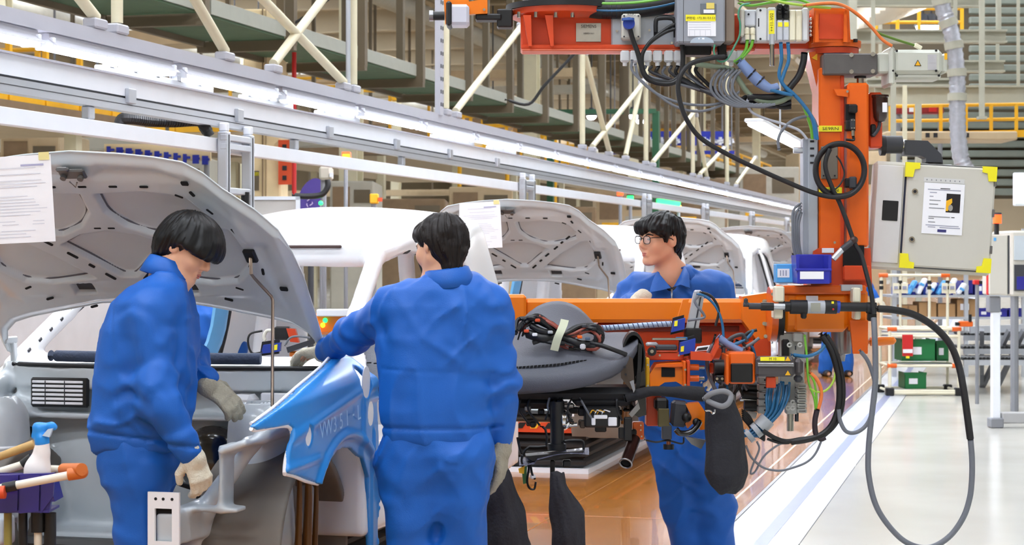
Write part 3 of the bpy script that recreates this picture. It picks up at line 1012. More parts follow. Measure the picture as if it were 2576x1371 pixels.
# green frame
t = thing('portal', 'green steel portal frame in front of the blue sign', 'frame', W(1652, 420, 42))
a_, b_ = W(1385, 282, 42), W(1650, 280, 42)
add('lintel', MB().beam(a_, b_, .16, .1), greenpaint, t, smooth=False)
add('post', MB().box((b_.x, b_.y, b_.z / 2), (.14, .14, b_.z)), greenpaint, t, smooth=False)
add('post', MB().box((a_.x, a_.y, a_.z / 2), (.14, .14, a_.z)), greenpaint, t, smooth=False)
# yellow overhead beam and yellow structure
t = thing('yellow_beam', 'horizontal yellow crane beam behind the upright cream pipe', 'beam', W(900, 222, 33))
add('girder', pbox(MB(), 776, 214, 1068, 230, 33, .2), yellow, t, smooth=False)
add('trolley', pbox(MB(), 985, 196, 1005, 252, 32.9, .3), yellow, t, smooth=False)
t = thing('yellow_cage', 'yellow machine cage behind the light row near the middle', 'cage', W(1240, 350, 44))
for x in range(1150, 1400, 30):
    add('bar', pbox(MB(), x, 286, x + 8, 360, 44, .1), yellow, t, smooth=False)
for y in (288, 312, 338):
    add('rail', pbox(MB(), 1150, y, 1400, y + 8, 44, .1), yellow, t, smooth=False)
add('panel', pbox(MB(), 1290, 296, 1350, 350, 44.1, .05), cream2, t, smooth=False)
for x in (1156, 1276, 1396):
    pole(t, x, 350, 44.05, r=.05, m=yellow)
# roof-level cable bundle
for k, (pts, lab) in enumerate((([(480, 45), (560, 64), (700, 72), (770, 40), (830, -5)], 'black cable drooping past the crossed brace pipes'),
                                ([(1270, 250), (1330, 262), (1370, 215), (1440, 140), (1470, 100), (1480, -60), (1490, -700)], 'dark cable loop under the red orange arm'))):
    add('slack_cable', MB().tube([W(x, y, 22) for x, y in pts], .018, 8, 5), black, label=lab, cat='cable')

# ================================================================== BACKGROUND RIGHT
lg = mat('pale green grey steel', (176, 174, 156), .55, var=.06)
rib = mat('grey green cladding', (122, 128, 118), .55, var=.08)
for k, (x0, y0, x1, y1, Z) in enumerate(((1960, -12, 2470, 16, 30), (2130, 78, 2530, 106, 30), (2380, 155, 2525, 180, 31), (2180, 200, 2420, 216, 29), (2200, 218, 2576, 262, 33))):
    t = thing('roof_girder', ['pale girder at the top right edge', 'long pale girder behind the servo motor', 'short pale girder right of the servo motor', 'thin pink grey girder under the servo motor', 'broad grey duct below the girders'][k], 'girder', W(x0, y1, Z), 'girders at the right')
    p, q = CF(x0, y0, Z), CF(x1, y1, Z); hgt = p.z - q.z
    c = C2W((p.x + q.x) / 2, Z, (p.z + q.z) / 2)
    b = MB(); b.box(c, (q.x - p.x, .03, hgt), MC)
    for s_ in (-1, 1):
        b.box(c + Vector((0, 0, s_ * hgt / 2)), (q.x - p.x, .2, .03), MC)
    add('girder', b, lg, t, smooth=False)
    for xx in (p.x + .1, q.x - .1):
        w = C2W(xx, Z, 0)
        add('hanger', MB().box((w.x, w.y, (p.z + 8.1) / 2), (.06, .06, 8.1 - p.z)), lg, t, smooth=False)
t = thing('cladding_wall', 'grey green ribbed cladding wall at the right edge', 'wall panel', W(2500, 300, 36))
for i in range(22):
    y = -30 + i * 24
    add('rib', pbox(MB(), 2440 if y < 240 else 2250, y, 2760, y + 17, 36 if y < 240 else 38, .12, .02), rib, t, smooth=False)
add('backing', pbox(MB(), 2240, -40, 2780, 500, 38.4, .05), darkbeam, t, smooth=False)
for k, (x, w_, y0, y1, Z, m) in enumerate(((2247, 12, 170, 640, 27, lg), (2276, 10, 215, 640, 28, cream), (2310, 14, 262, 640, 29, lg), (2470, 12, 20, 300, 28, lg), (2144, 20, 30, 130, 28, lg))):
    t = thing('steel_post', ['thin grey post right of the black filter bowl', 'thin cream post under the servo motor', 'pale green post right of the servo motor', 'pale upright beside the silver duct', 'grey upright behind the tarpaulin'][k], 'post', W(x, y1, Z))
    p = CF(x, y0, Z); base = 0 if y1 > 600 else CF(x, y1, Z).z
    top = p.z if y1 > 600 else 8.1
    c = C2W(p.x, Z, (base + top) / 2)
    add('shaft', MB().box(c, (w_ / FPX * Z, w_ / FPX * Z, top - base), MC), m, t, smooth=False)
    add('plate', MB().box(C2W(p.x, Z, base + .02), (w_ / FPX * Z * 1.8, w_ / FPX * Z * 1.8, .04), MC), m, t, smooth=False)
# silver flexible duct
pts = [(2352, -160), (2360, -60), (2372, 20), (2390, 70), (2402, 130), (2408, 200), (2408, 260), (2410, 330), (2418, 400), (2440, 440)]
P = catmull([W(x, y, 25) for x, y in pts], 8)
b = MB(); rs = [.10 + .012 * (i % 2) for i in range(len(P))]
b.tube(P, rs, 14, 1)
t = thing('flexible_duct', 'crumpled silver flexible duct hanging at the right', 'duct', P[-1])
add('duct', b, mat('silver foil', (190, 192, 200), .3, metal=.5, var=.15, vscale=14, bump=.6, bscale=30), t)
for i in (6, 14, 22, 30, 38, 46):
    if i + 1 < len(P):
        d = (P[i + 1] - P[i]).normalized()
        add('band', MB().cyl(P[i] - d * .05, P[i] + d * .05, .125, n=14), lg, t)
# tarpaulin
rows = []
for j in range(7):
    v = j / 6
    row = []
    for i in range(17):
        u = i / 16
        x = 2120 + 215 * u; y0 = 18 + 3 * u; y1 = 78 - 58 * u + 10 * math.sin(u * math.pi)
        row.append(W(x, y0 + (y1 - y0) * v, 29.8 + .12 * math.sin(u * 9 + v * 3)))
    rows.append(row)
add('tarpaulin', MB().grid(rows), mat('cream tarpaulin', (226, 214, 194), .8, var=.05), label='cream tarpaulin slung behind the orange robot head', cat='tarpaulin')
railing('yellow handrail at the far right behind the cabinet', W(2240, 350, 32), W(2620, 344, 32), .55, 7)
railing('yellow handrail above the servo motor at the right', W(2150, 98, 31.5), W(2420, 98, 31.5), .5, 6)
block('duct_box', 'tan duct box row right of the robot column', 'duct', 2230, 330, 2560, 352, 31, 1, tan_bg, [('bolt', (.3, .2, .33, .7), ink), ('bolt', (.36, .2, .39, .7), ink), ('bolt', (.6, .2, .63, .7), ink)])
t = block('red_barrier', 'dark red and white barrier under the right girders', 'barrier', 2250, 262, 2375, 286, 34, .2, mat('dark red', (140, 30, 34), .5), [('stripe', (.3, .3, .5, .8), lettering), ('stripe', (.7, .3, .85, .8), red)])

for x in (2260, 2365):
    pole(t, x, 284, 34.1, r=.04)

# ================================================================== CARS
CX, CY = -3.46, 7.5            # centre line of the line of cars; hinge line of the nearest car
PITCH = 6.55
car_white = mat('white car paint', (240, 241, 244), 0.28, coat=0.6, var=0.012)
car_grey = mat('pale grey primer', (194, 201, 205), 0.3, coat=0.35, var=0.03, vscale=3)
blue_cov = mat('blue protective plastic', (44, 140, 222), 0.35, coat=0.2, var=0.05, vscale=4)
skyfilm = mat('light blue film', (110, 186, 240), 0.35, coat=0.3, var=0.06)
seal_m = mat('dark blue grey foam', (60, 72, 96), 0.8, var=0.15, vscale=30, bump=.6, bscale=60)

def sd_poly(P, y, z):
    """signed distance to a 2D polygon, y and z arrays"""
    P = np.array(P, float); n = len(P)
    d = np.full(np.broadcast(y, z).shape, 1e9); s_ = np.ones(d.shape)
    for i in range(n):
        a, b = P[i], P[i - 1]
        ex, ey = b - a
        wx, wy = y - a[0], z - a[1]
        t = np.clip((wx * ex + wy * ey) / (ex * ex + ey * ey + 1e-12), 0, 1)
        d = np.minimum(d, (wx - ex * t) ** 2 + (wy - ey * t) ** 2)
        c1 = z >= a[1]; c2 = z < b[1]; c3 = ex * wy > ey * wx
        fl = (c1 & c2 & c3) | (~c1 & ~c2 & ~c3)
        s_ = np.where(fl, -s_, s_)
    return s_ * np.sqrt(d)

def smax(a, b, k):
    return -smin(-a, -b, k)

def body_w(y, z):
    return (.89 - .27 * np.maximum(z - 1.0, 0) - .08 * ss(2.0, 2.95, y)
            - .14 * (1 - ss(.3, 1.3, y)) * np.clip((z - 1.0) / .5, 0, 1.2))

DOOR_F = [(.30, .45), (.16, .75), (.17, 1.08), (.50, 1.33), (.80, 1.50), (.98, 1.565), (1.2, 1.585), (1.36, 1.57), (1.38, 1.0), (1.36, .45)]
DOOR_R = [(1.47, .45), (1.46, 1.0), (1.47, 1.585), (1.75, 1.58), (1.98, 1.52), (2.10, 1.38), (2.14, 1.1), (2.05, .75), (1.9, .5)]

DOOR_X = [(1.47, .45), (1.46, 1.0), (1.47, 1.585), (1.9, 1.58), (2.2, 1.52), (2.36, 1.38), (2.42, 1.1), (2.25, .75), (2.0, .5)]   # far side

def make_shell():
    g = SDF((-.95, -.06, .28), (.95, 3.02, 1.9), .0145)
    x, y, z = g.co((slice(None),) * 3)
    ax = np.abs(x)
    top = np.interp(y.ravel(), [-.1, .75, .95, 1.2, 1.6, 2.0, 2.4, 2.75, 3.0], [1.5, 1.60, 1.685, 1.73, 1.785, 1.82, 1.83, 1.83, 1.80]).reshape(y.shape)
    ztop = top - (.13 - .05 * ss(1.6, 2.8, y)) * (ax / .65) ** 2
    f = smax(ax - body_w(y, z), (z - ztop) * .97, .075)
    f = smax(f, y - (2.97 - .13 * np.maximum(z - 1.0, 0) - .05 * (ax / .7) ** 2), .09)
    ws = ((z - 1.10) - (y + .02 - .10 * (ax / .7) ** 2 * 1.0) * .50) * .89
    f = smax(f, ws, .03)
    f = np.maximum(f, .40 - z)
    f = np.maximum(f, -.03 - y)
    shell = np.maximum(f, -(f + .042))
    # cowl and header bar stay, the windscreen opening goes
    hdr = 1.50 + .05 * (1 - (ax / .6) ** 2)
    win = np.maximum(np.maximum(ax - (body_w(y, z) - .075), z - hdr), np.maximum(1.135 - z, y - 1.12))
    shell = smax(shell, -win, .015)
    yy = g.ax[1][:, None]; zz = g.ax[2][None, :]
    for P, sx in ((DOOR_F, ax), (DOOR_R, x), (DOOR_X, -x)):
        d2 = sd_poly(P, yy, zz).astype(np.float32)[None]
        op = np.maximum(d2, .30 - sx)
        shell = smax(shell, -op, .018)
    bk = np.maximum(np.maximum(ax - .47, np.abs(z - 1.22) - .38), 2.4 - y)
    shell = smax(shell, -bk, .03)
    g.f[:] = shell
    for s_ in (-1, 1):
        g.cap((s_ * .745, .02, 1.08), (s_ * .70, .42, 1.31), .046, .040, k=.02)
        g.cap((s_ * .70, .42, 1.31), (s_ * .64, .86, 1.56), .040, .042, k=.02)
        g.cap((s_ * .64, .86, 1.56), (s_ * .66, 1.3, 1.63), .042, .04, k=.02)
    # inner sills, cross bars, header flange under the roof front
    for s_ in (-1, 1):
        g.cap((s_ * .80, .1, .48), (s_ * .80, 2.3, .48), .06, k=.03)
        g.cap((s_ * .70, 1.42, .5), (s_ * .60, 1.42, 1.6), .05, .04, k=.03)
        g.cap((s_ * .60, 2.45, .6), (s_ * .52, 2.5, 1.62), .07, .05, k=.04)
        g.ell((s_ * .62, 2.2, .62), (.18, .35, .30), k=.05)
    g.box((0, .86, 1.575), (1.30, .10, .12), r=.03, k=.03)
    g.box((0, 1.42, 1.66), (1.1, .06, .03), r=.01, k=.02)
    g.box((0, 2.0, .62), (1.3, .9, .04), r=.01, k=.03)
    return g.mesh(1)

def make_bay():
    g = SDF((-.93, -1.16, .26), (.93, .10, 1.20), .0105)
    # firewall with bulges and cowl
    g.box((0, -.05, .76), (1.36, .035, .66), r=.01, k=.02)
    g.box((0, .02, .45), (1.30, .20, .035), r=.01, k=.03)
    g.ell((-.25, -.05, .62), (.32, .10, .24), k=.05)
    g.ell((.30, -.03, .72), (.28, .07, .26), k=.05)
    g.box((0, -.13, .89), (1.36, .14, .02), r=.006, k=.02)
    def cowl(x, y, z):
        yc_ = -.10 + .10 * (np.abs(x) / .7) ** 2
        return np.maximum(np.maximum(np.abs(y - yc_) - .045, np.abs(z - 1.085 - .0 * x) - .020), np.abs(x) - .76)
    g.func(cowl, k=.02)
    def lip(x, y, z):
        yc_ = -.15 + .10 * (np.abs(x) / .7) ** 2
        return np.maximum(np.maximum(np.abs(y - yc_) - .012, np.abs(z - 1.045) - .045), np.abs(x) - .74)
    g.func(lip, k=.015)
    for s_ in (-1, 1):
        # strut tower
        g.cap((s_ * .58, -.42, .46), (s_ * .57, -.40, .88), .150, .120, k=.05)
        g.cap((s_ * .57, -.40, .87), (s_ * .57, -.40, .90), .085, .085, k=.01)
        g.cap((s_ * .57, -.40, .88), (s_ * .57, -.40, 1.1), .055, .055, k=.008, mode='sub')
        # apron and upper rail
        g.cap((s_ * .76, -.80, .90), (s_ * .76, -.45, .95), .026, .036, k=.03)
        g.cap((s_ * .76, -.45, .96), (s_ * .74, .0, 1.03), .04, .045, k=.03)
        g.box((s_ * .70, -.55, .86), (.12, .85, .025), Matrix.Rotation(-s_ * .35, 3, 'Y'), r=.01, k=.05)
        g.box((s_ * .66, -.16, .93), (.22, .30, .025), Matrix.Rotation(-s_ * .25, 3, 'Y'), r=.01, k=.05)
        # longitudinal rail
        g.box((s_ * .47, -.52, .56), (.085, 1.06, .13), r=.014, k=.03)
        g.box((s_ * .47, -.10, .46), (.10, .30, .12), Matrix.Rotation(-.5, 3, 'X'), r=.02, k=.05)
        g.box((s_ * .60, -.88, .62), (.20, .10, .02), r=.006, k=.02)
        g.box((s_ * .63, -.86, .74), (.02, .12, .24), r=.006, k=.03)
        g.cap((s_ * .50, -.75, .60), (s_ * .66, -.70, .84), .04, .03, k=.04)
        g.box((s_ * .42, -.7, .48), (.12, .12, .12), r=.02, k=.04)
    g.box((0, -.20, .40), (.95, .26, .05), r=.02, k=.04)
    def crink(x, y, z):
        return .003 * vnoise(x * 9, y * 9, z * 9) + .0016 * vnoise(x * 28, y * 28, z * 28)
    g.ripple(crink, .02)
    return g.mesh(1)

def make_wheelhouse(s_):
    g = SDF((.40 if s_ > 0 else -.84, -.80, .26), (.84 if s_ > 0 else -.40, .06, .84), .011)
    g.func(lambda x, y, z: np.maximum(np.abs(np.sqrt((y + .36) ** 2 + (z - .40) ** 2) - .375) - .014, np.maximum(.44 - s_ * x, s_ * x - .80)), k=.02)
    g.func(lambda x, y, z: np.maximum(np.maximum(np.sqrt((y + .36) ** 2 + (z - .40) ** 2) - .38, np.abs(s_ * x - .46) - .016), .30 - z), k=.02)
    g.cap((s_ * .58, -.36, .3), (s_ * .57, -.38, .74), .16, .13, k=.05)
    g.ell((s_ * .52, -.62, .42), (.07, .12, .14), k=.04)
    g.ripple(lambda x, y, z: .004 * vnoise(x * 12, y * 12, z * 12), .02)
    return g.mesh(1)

def make_fender():
    P = [(-1.215, .962), (-.99, 1.006), (-.71, 1.058), (-.35, 1.113), (-.10, 1.155), (-.02, 1.14), (.05, 1.05), (.088, .97), (.114, .80), (.125, .35), (.03, .35),
         (.0, .55), (-.02, .65), (-.09, .74), (-.21, .792), (-.30, .802), (-.37, .797), (-.467, .763), (-.556, .705), (-.60, .69), (-.83, .752), (-.93, .772),
         (-.905, .83), (-.875, .89), (-.86, .93), (-.90, .945), (-1.18, .950)]
    g = SDF((.66, -1.27, .30), (.98, .18, 1.21), .0062)
    x, y, z = g.co((slice(None),) * 3)
    yy = g.ax[1][:, None]; zz = g.ax[2][None, :]
    d2 = sd_poly(P, yy, zz).astype(np.float32)[None] - .004
    r = np.sqrt((yy + .28) ** 2 + (zz - .42) ** 2)
    bump = .014 * np.exp(-((r - .43) / .016) ** 2) - .010 * ss(.43, .40, r)
    bump += .010 * np.exp(-(((zz - (1.0 + .16 * yy + .03)) / .020) ** 2)) * ss(-1.1, -.8, yy)
    bump += .012 * ss(-.12, -.09, yy) * ss(1.08, 1.05, zz) - .012 * ss(-.02, .01, yy) * ss(.98, .95, zz)
    bump += .010 * np.exp(-((zz - .80 - .02 * yy) / .012) ** 2) * ss(-.55, -.62, yy)
    bump += .010 * np.exp(-((yy - .045) / .012) ** 2) * ss(.86, .82, zz)
    xs = .895 + bump - .75 * np.clip(zz - (1.06 + .06 * yy), 0, 1) ** 1.25 * 2.2 - .015 * ss(-.7, -1.25, yy)
    xs = np.maximum(xs, .70).astype(np.float32)[None]
    gy_, gz_ = np.gradient(xs[0], g.h)
    f = np.maximum(np.abs(x - xs) / np.sqrt(1 + gy_ ** 2 + gz_ ** 2)[None] - .011, d2)
    for c, ry, rz in (((-.715, .886), .030, .037), ((-.075, 1.045), .045, .062), ((-.02, .913), .036, .050)):
        e = (np.sqrt(((yy - c[0]) / ry) ** 2 + ((zz - c[1]) / rz) ** 2) - 1) * min(ry, rz)
        f = np.maximum(f, -e.astype(np.float32)[None])
    g.f[:] = f
    V, Q = g.mesh(3)
    # white edging follows the front cut-out
    return V, Q, xs, g

H0 = (0.0, 1.156); HD = (-.743, .669); HN = (-.669, -.743)     # (y, z) hinge, direction, inner normal
def hp(x, l, n=0.0):
    """hood coordinates -> car-local point; n along the inner normal"""
    cr = -.035 * (1 - (x / .76) ** 2) - .02 * math.sin(math.pi * min(1, max(0, l / 1.2)))
    n = n + cr + .035
    return Vector((x, H0[0] + HD[0] * l + HN[0] * n, H0[1] + HD[1] * l + HN[1] * n))

P1 = [(.035, .985), (.24, 1.0), (.35, .985), (.41, .965), (.46, .88), (.45, .82), (.30, .755), (.20, .75), (.10, .80), (.04, .88)]
P2 = [(-.22, .69), (-.12, .745), (0, .765), (.12, .745), (.22, .69), (.13, .60), (.03, .50), (-.03, .50), (-.13, .60)]
P3 = [(.16, .49), (.36, .462), (.47, .48), (.55, .56), (.56, .66), (.53, .79), (.47, .78), (.30, .63)]
P4 = [(.07, 1.085), (.10, 1.135), (.33, 1.12), (.41, 1.07), (.34, 1.075)]
P5 = [(.58, .72), (.66, .70), (.67, .50), (.62, .36), (.55, .36), (.60, .5)]

def make_hood():
    nu, nv = 270, 210
    us = np.sin(np.linspace(-1, 1, nu) * np.pi / 2 * .97) / math.sin(np.pi / 2 * .97)
    X = us * .756
    axx = np.abs(X)
    lf = np.interp(axx, [0, .2, .35, .45, .514, .567, .663, .727, .75, .757], [1.205, 1.19, 1.17, 1.147, 1.09, 1.0, .89, .78, .64, .52])
    lr = np.interp(axx, [0, .2, .4, .55, .63, .69, .715, .728, .742, .757], [.308, .30, .26, .229, .205, .150, .08, 0, .2, .50])
    vs = np.linspace(0, 1, nv)
    XX = np.repeat(X[:, None], nv, 1); LL = lr[:, None] + (lf - lr)[:, None] * vs[None]
    ed = np.minimum(np.minimum((LL - lr[:, None]) * .9, (lf[:, None] - LL) * .9), (.757 - np.abs(XX)) * 1.0 + .0)
    hgt = .024 * ss(.004, .05, ed) + .008 * ss(.10, .16, ed)
    AX = np.abs(XX)
    for P, dep, w in ((P1, .030, .010), (P3, .030, .010), (P4, .018, .03), (P5, .012, .03)):
        hgt -= dep * ss(w, -w, sd_poly(P, AX, LL))
    hgt -= .030 * ss(.010, -.010, sd_poly(P2, XX, LL))
    hgt -= .03 * ss(.008, -.004, np.maximum(np.abs(AX - .23) - .04, np.abs(LL - .42) - .028))
    # raised beads
    hgt += .006 * np.exp(-((LL - (.36 + .1 * AX)) / .02) ** 2) * ss(.55, .45, AX)
    hgt += .008 * np.exp(-((AX - .60 + (LL - .6) * .1) / .02) ** 2) * ss(.3, .4, LL) * ss(.95, .85, LL)
    hgt += .0012 * vnoise(XX * 14, LL * 14, XX * 0)
    V = []
    cr = -.035 * (1 - (XX / .76) ** 2) - .02 * np.sin(np.pi * np.clip(LL / 1.2, 0, 1)) + .035
    def P3d(n):
        return np.stack([XX, H0[0] + HD[0] * LL + HN[0] * n, H0[1] + HD[1] * LL + HN[1] * n], -1).reshape(-1, 3)
    inner = P3d(cr + hgt); outer = P3d(cr - .006)
    V = np.concatenate([inner, outer]); N = nu * nv
    I, J = np.meshgrid(np.arange(nu - 1), np.arange(nv - 1), indexing='ij')
    a = (I * nv + J).ravel()
    q = np.stack([a, a + 1, a + nv + 1, a + nv], 1)
    qo = (q + N)[:, ::-1]
    rim = []
    loop = [i * nv for i in range(nu)] + [(nu - 1) * nv + j for j in range(1, nv)] + [i * nv + nv - 1 for i in range(nu - 2, -1, -1)] + [j for j in range(nv - 2, 0, -1)]
    for i in range(len(loop)):
        b0, b1 = loop[i], loop[(i + 1) % len(loop)]
        rim.append((b0, b1, b1 + N, b0 + N))
    return V, np.concatenate([q, qo, np.array(rim)])

def toW(V):
    return np.asarray(V) + np.array([CX, CY, 0])
def cw3(x, y, z):
    return Vector((CX + x, CY + y, z))
def hw(x, l, n=0.03):
    p = hp(x, l, n)
    return cw3(p.x, p.y, p.z)

CARLAB = ['nearest white car with its hood raised and engine bay open', 'second white car in the line behind the grey dashboard',
          'third white car in the line behind the man with glasses', 'fourth white car at the far end beside the robot column', 'fifth white car half hidden behind the robot column']
car = thing('car', CARLAB[0], 'car', (CX, CY, 0), 'white cars on the line')
sv, sq = make_shell(); shell_o = add('body_shell', (toW(sv), sq), car_white, car, ang=3.2)
bv, bq = make_bay(); bay_o = add('engine_bay', (toW(bv), bq), car_grey, car, ang=3.2)
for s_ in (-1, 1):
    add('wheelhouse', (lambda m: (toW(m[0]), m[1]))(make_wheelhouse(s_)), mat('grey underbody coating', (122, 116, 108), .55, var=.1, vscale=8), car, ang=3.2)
hv, hq = make_hood(); hood_o = add('hood', (toW(hv), hq), car_grey, car, ang=3.2)

def slot_at(x, l, L, w, ang, n=.033):
    d = Vector((math.cos(ang), math.sin(ang)))
    e = Vector((-d.y, d.x))
    pts = []
    for sx, sy in ((-1, -.6), (-.8, -1), (.8, -1), (1, -.6), (1, .6), (.8, 1), (-.8, 1), (-1, .6)):
        q = d * (sx * L / 2) + e * (sy * w / 2)
        pts.append(hw(x + q.x, l + q.y, n))
    return pts
hs = []
for x in (-.39, -.26, -.13, .0, .13, .26):
    hs.append((x, 1.035, .035, .010, 0))
for s_ in (-1, 1):
    hs += [(s_ * .39, .985, .034, .010, -s_ * .5), (s_ * .45, 1.0, .028, .013, -s_ * 1.2), (s_ * .49, .90, .034, .010, -s_ * 1.0),
           (s_ * .555, .787, .036, .011, -s_ * 1.2), (s_ * .605, .553, .036, .011, s_ * 1.4), (s_ * .47, .443, .034, .010, -s_ * .4),
           (s_ * .40, .372, .036, .011, -s_ * .3), (s_ * .22, .318, .036, .011, -s_ * .3), (s_ * .44, 1.06, .030, .022, 0), (s_ * .667, .457, .034, .022, 0),
           (s_ * .03, .79, .03, .008, 0)]
    for x, l, L_ in ((.39, .825, .05), (.335, .77, .028), (.28, .71, .05), (.20, .63, .05), (.14, .565, .028), (.08, .50, .05)):
        hs.append((s_ * x, l, L_, .015, s_ * .80))
hole_m = mat('dark opening', (14, 14, 16), .9, var=0)
for x, l, L_, w_, a_ in hs:
    add('slot', MB().prism(slot_at(x, l, L_, w_, a_, .0335), Vector((0, -HN[0], -HN[1])) * .004), hole_m, hood_o, smooth=False)
for s_ in (-1, 1):
    b = MB().box(hw(s_ * .23, .42, .006), (.078, .05, .004), Matrix.Rotation(math.atan2(HD[1], HD[0]), 3, 'X'))
    add('recess', b, darkgrey, hood_o, smooth=False)
seam_m = mat('dark seam', (92, 92, 100), .6)
for P_, dep in ((P1, 0), (P3, 0), ([(-x, l) for x, l in P1], 0), ([(-x, l) for x, l in P3], 0), (P2, 0)):
    q = catmull([Vector((x, l, 0)) for x, l in P_ + P_[:1]], 5)
    cen = sum(q, Vector()) / len(q)
    add('pocket_seam', MB().tube([hw(cen.x + (v.x - cen.x) * .955, cen.y + (v.y - cen.y) * .955, .0065) for v in q], .004, 6, 1, False), seam_m, hood_o)
# latch
b = MB(); c = hw(0, 1.125, .045); RXm = Matrix.Rotation(math.atan2(HD[1], -HD[0]) * -1, 3, 'X')
lm = Matrix((Vector((1, 0, 0)), Vector((0, HD[0], HD[1])), Vector((0, HN[0], HN[1])))).transposed()
b.box(c, (.11, .05, .016), lm, .006); b.box(c + lm @ Vector((-.03, .028, .004)), (.055, .022, .02), lm, .008)
b.cyl(c + lm @ Vector((-.035, -.005, .0)), c + lm @ Vector((-.035, -.005, .022)), .012)
b.cyl(c + lm @ Vector((.035, -.01, .0)), c + lm @ Vector((.035, -.01, .022)), .012)
lat = add('latch', b, mat('burnished latch steel', (110, 108, 106), .4, metal=.7), hood_o)
b = MB().tube([c + lm @ Vector((-.02, -.03, .012)), c + lm @ Vector((-.005, -.06, .014)), c + lm @ Vector((.01, -.035, .012))], .003, 6, 1)
add('striker', b, steel, hood_o)
# prop rod
sk = hw(.585, .655, .04)
add('rod_socket', MB().box(sk, (.05, .07, .02), lm, .006), black, hood_o)
pr = [sk, WX(632, 690, CX + .60), WX(640, 700, CX + .60), WX(682, 745, CX + .64), WX(686, 756, CX + .645), WX(685, 1022, CX + .70)]
add('prop_rod', MB().tube(pr, .0065, 8, 1), mat('rod steel', (150, 132, 116), .3, metal=.9), car)
# hinges
for s_ in (-1, 1):
    b = MB().beam(cw3(s_ * .735, .02, 1.06), cw3(s_ * .725, -.02, 1.20), .02, .05, bev=.004)
    b.box(cw3(s_ * .72, -.05, 1.20), (.02, .10, .03), None, .005)
    add('hinge', b, car_grey, car)
# cowl seal, black strip
pts = [cw3(x, -.115 + .10 * (abs(x) / .7) ** 2, 1.135) for x in np.linspace(-.52, .45, 12)]
add('cowl_foam', MB().tube(pts, .024, 10, 3), seal_m, car)
pts = [cw3(x, -.16 + .10 * (abs(x) / .7) ** 2, 1.098) for x in np.linspace(-.70, .70, 15)]
add('cowl_seal', MB().tube(pts, .010, 8, 3), black, car)
# door seals
for P, nm, sides in ((DOOR_F, 'door_seal', (-1, 1)), (DOOR_R, 'door_seal', (1,)), (DOOR_X, 'door_seal', (-1,))):
    for s_ in sides:
        pts = [cw3(s_ * (float(body_w(np.float32(y), np.float32(z))) - .05), y, z) for y, z in P + P[:2]]
        add(nm, MB().tube(pts, .013, 8, 4, False), rubber, car)
# dark roof gap at the header
add('header_gap', MB().box(cw3(.23, .806, 1.606), (.52, .02, .014), None, .004), mat('roof seam', (80, 60, 56), .6), car)
# hole patterns on the far A pillar
for k in range(9):
    u = k / 8
    p = cw3(-.70 + .07 * u, .08 + .66 * u, 1.15 + .34 * u)
    add('pillar_hole', MB().box(p, (.006, .022, .012), Matrix.Rotation(.5, 3, 'X')), darkgrey, car, smooth=False)
# rail end plate
for s_ in (-1, 1):
    t = -1.065
    o_ = [(-.055, .095), (-.03, .12), (.055, .12), (.055, -.14), (.02, -.14), (-.055, -.08)]
    b = MB()
    y0 = t
    def pr_(pts, dy):
        return b.prism([cw3(s_ * .47 + px_ * 1.0, y0, .58 + pz_) for px_, pz_ in pts], (0, dy, 0))
    # frame as four bars around the square hole
    pr_([(-.062, .12), (.062, .12), (.062, .06), (-.062, .06)], .012)
    pr_([(-.062, .06), (-.034, .06), (-.034, -.06), (-.062, -.075)], .012)
    pr_([(.034, .06), (.062, .06), (.062, -.06), (.034, -.06)], .012)
    pr_([(-.062, -.075), (-.034, -.06), (.062, -.06), (.062, -.14), (.03, -.14)], .012)
    add('rail_end_plate', b, car_white, bay_o, smooth=False)
    b = MB().box(cw3(s_ * .47, t + .03, .58), (.075, .02, .125)); add('rail_mouth', b, hole_m, bay_o, smooth=False)
    b = MB()
    for px_, pz_ in ((-.03, .095), (.0, .095), (.035, .095), (.045, -.10), (.045, -.125), (.0, -.10)):
        b.cyl(cw3(s_ * .47 + px_, t - .001, .58 + pz_), cw3(s_ * .47 + px_, t + .004, .58 + pz_), .006, n=8)
    add('bolt_hole', b, hole_m, bay_o, smooth=False)
# brake booster
t_ = cw3(.29, -.17, .715)
b = MB().lathe([(.02, -.06), (.07, -.055), (.12, -.03), (.148, .0), (.150, .03), (.13, .05), (.10, .07)], t_, (0, -1, 0), 28)
bb = add('brake_booster', b, mat('gloss black', (16, 16, 18), .18, coat=.6), car)
add('booster_label', MB().box(t_ + Vector((.03, -.062, -.02)), (.035, .002, .08), Matrix.Rotation(.15, 3, 'Y')), paper, bb, smooth=False)
b = MB().tube([t_ + Vector((-.05, -.06, .05)), t_ + Vector((-.12, -.14, .06)), t_ + Vector((-.10, -.2, -.05)), t_ + Vector((0, -.16, -.10))], .012, 8, 5)
add('vacuum_hose', b, rubber, bb)
# white washer bottle and small fittings on the firewall
b = MB().box(cw3(.42, -.17, .93), (.10, .10, .13), None, .02); b.box(cw3(.56, -.14, .955), (.16, .03, .09), None, .006)
add('bay_bracket', b, car_white, car)
b = MB()
rows = [[cw3(.36 + .34 * u, -.28 - .10 * math.sin(u * 2.6), .98 - .05 * math.sin(u * 3.1) + .03 * v) for u in np.linspace(0, 1, 14)] for v in (0, .5, 1)]
b.grid(rows)
add('torn_film', b, mat('glossy clear film', (226, 214, 208), .15, coat=.8), car)
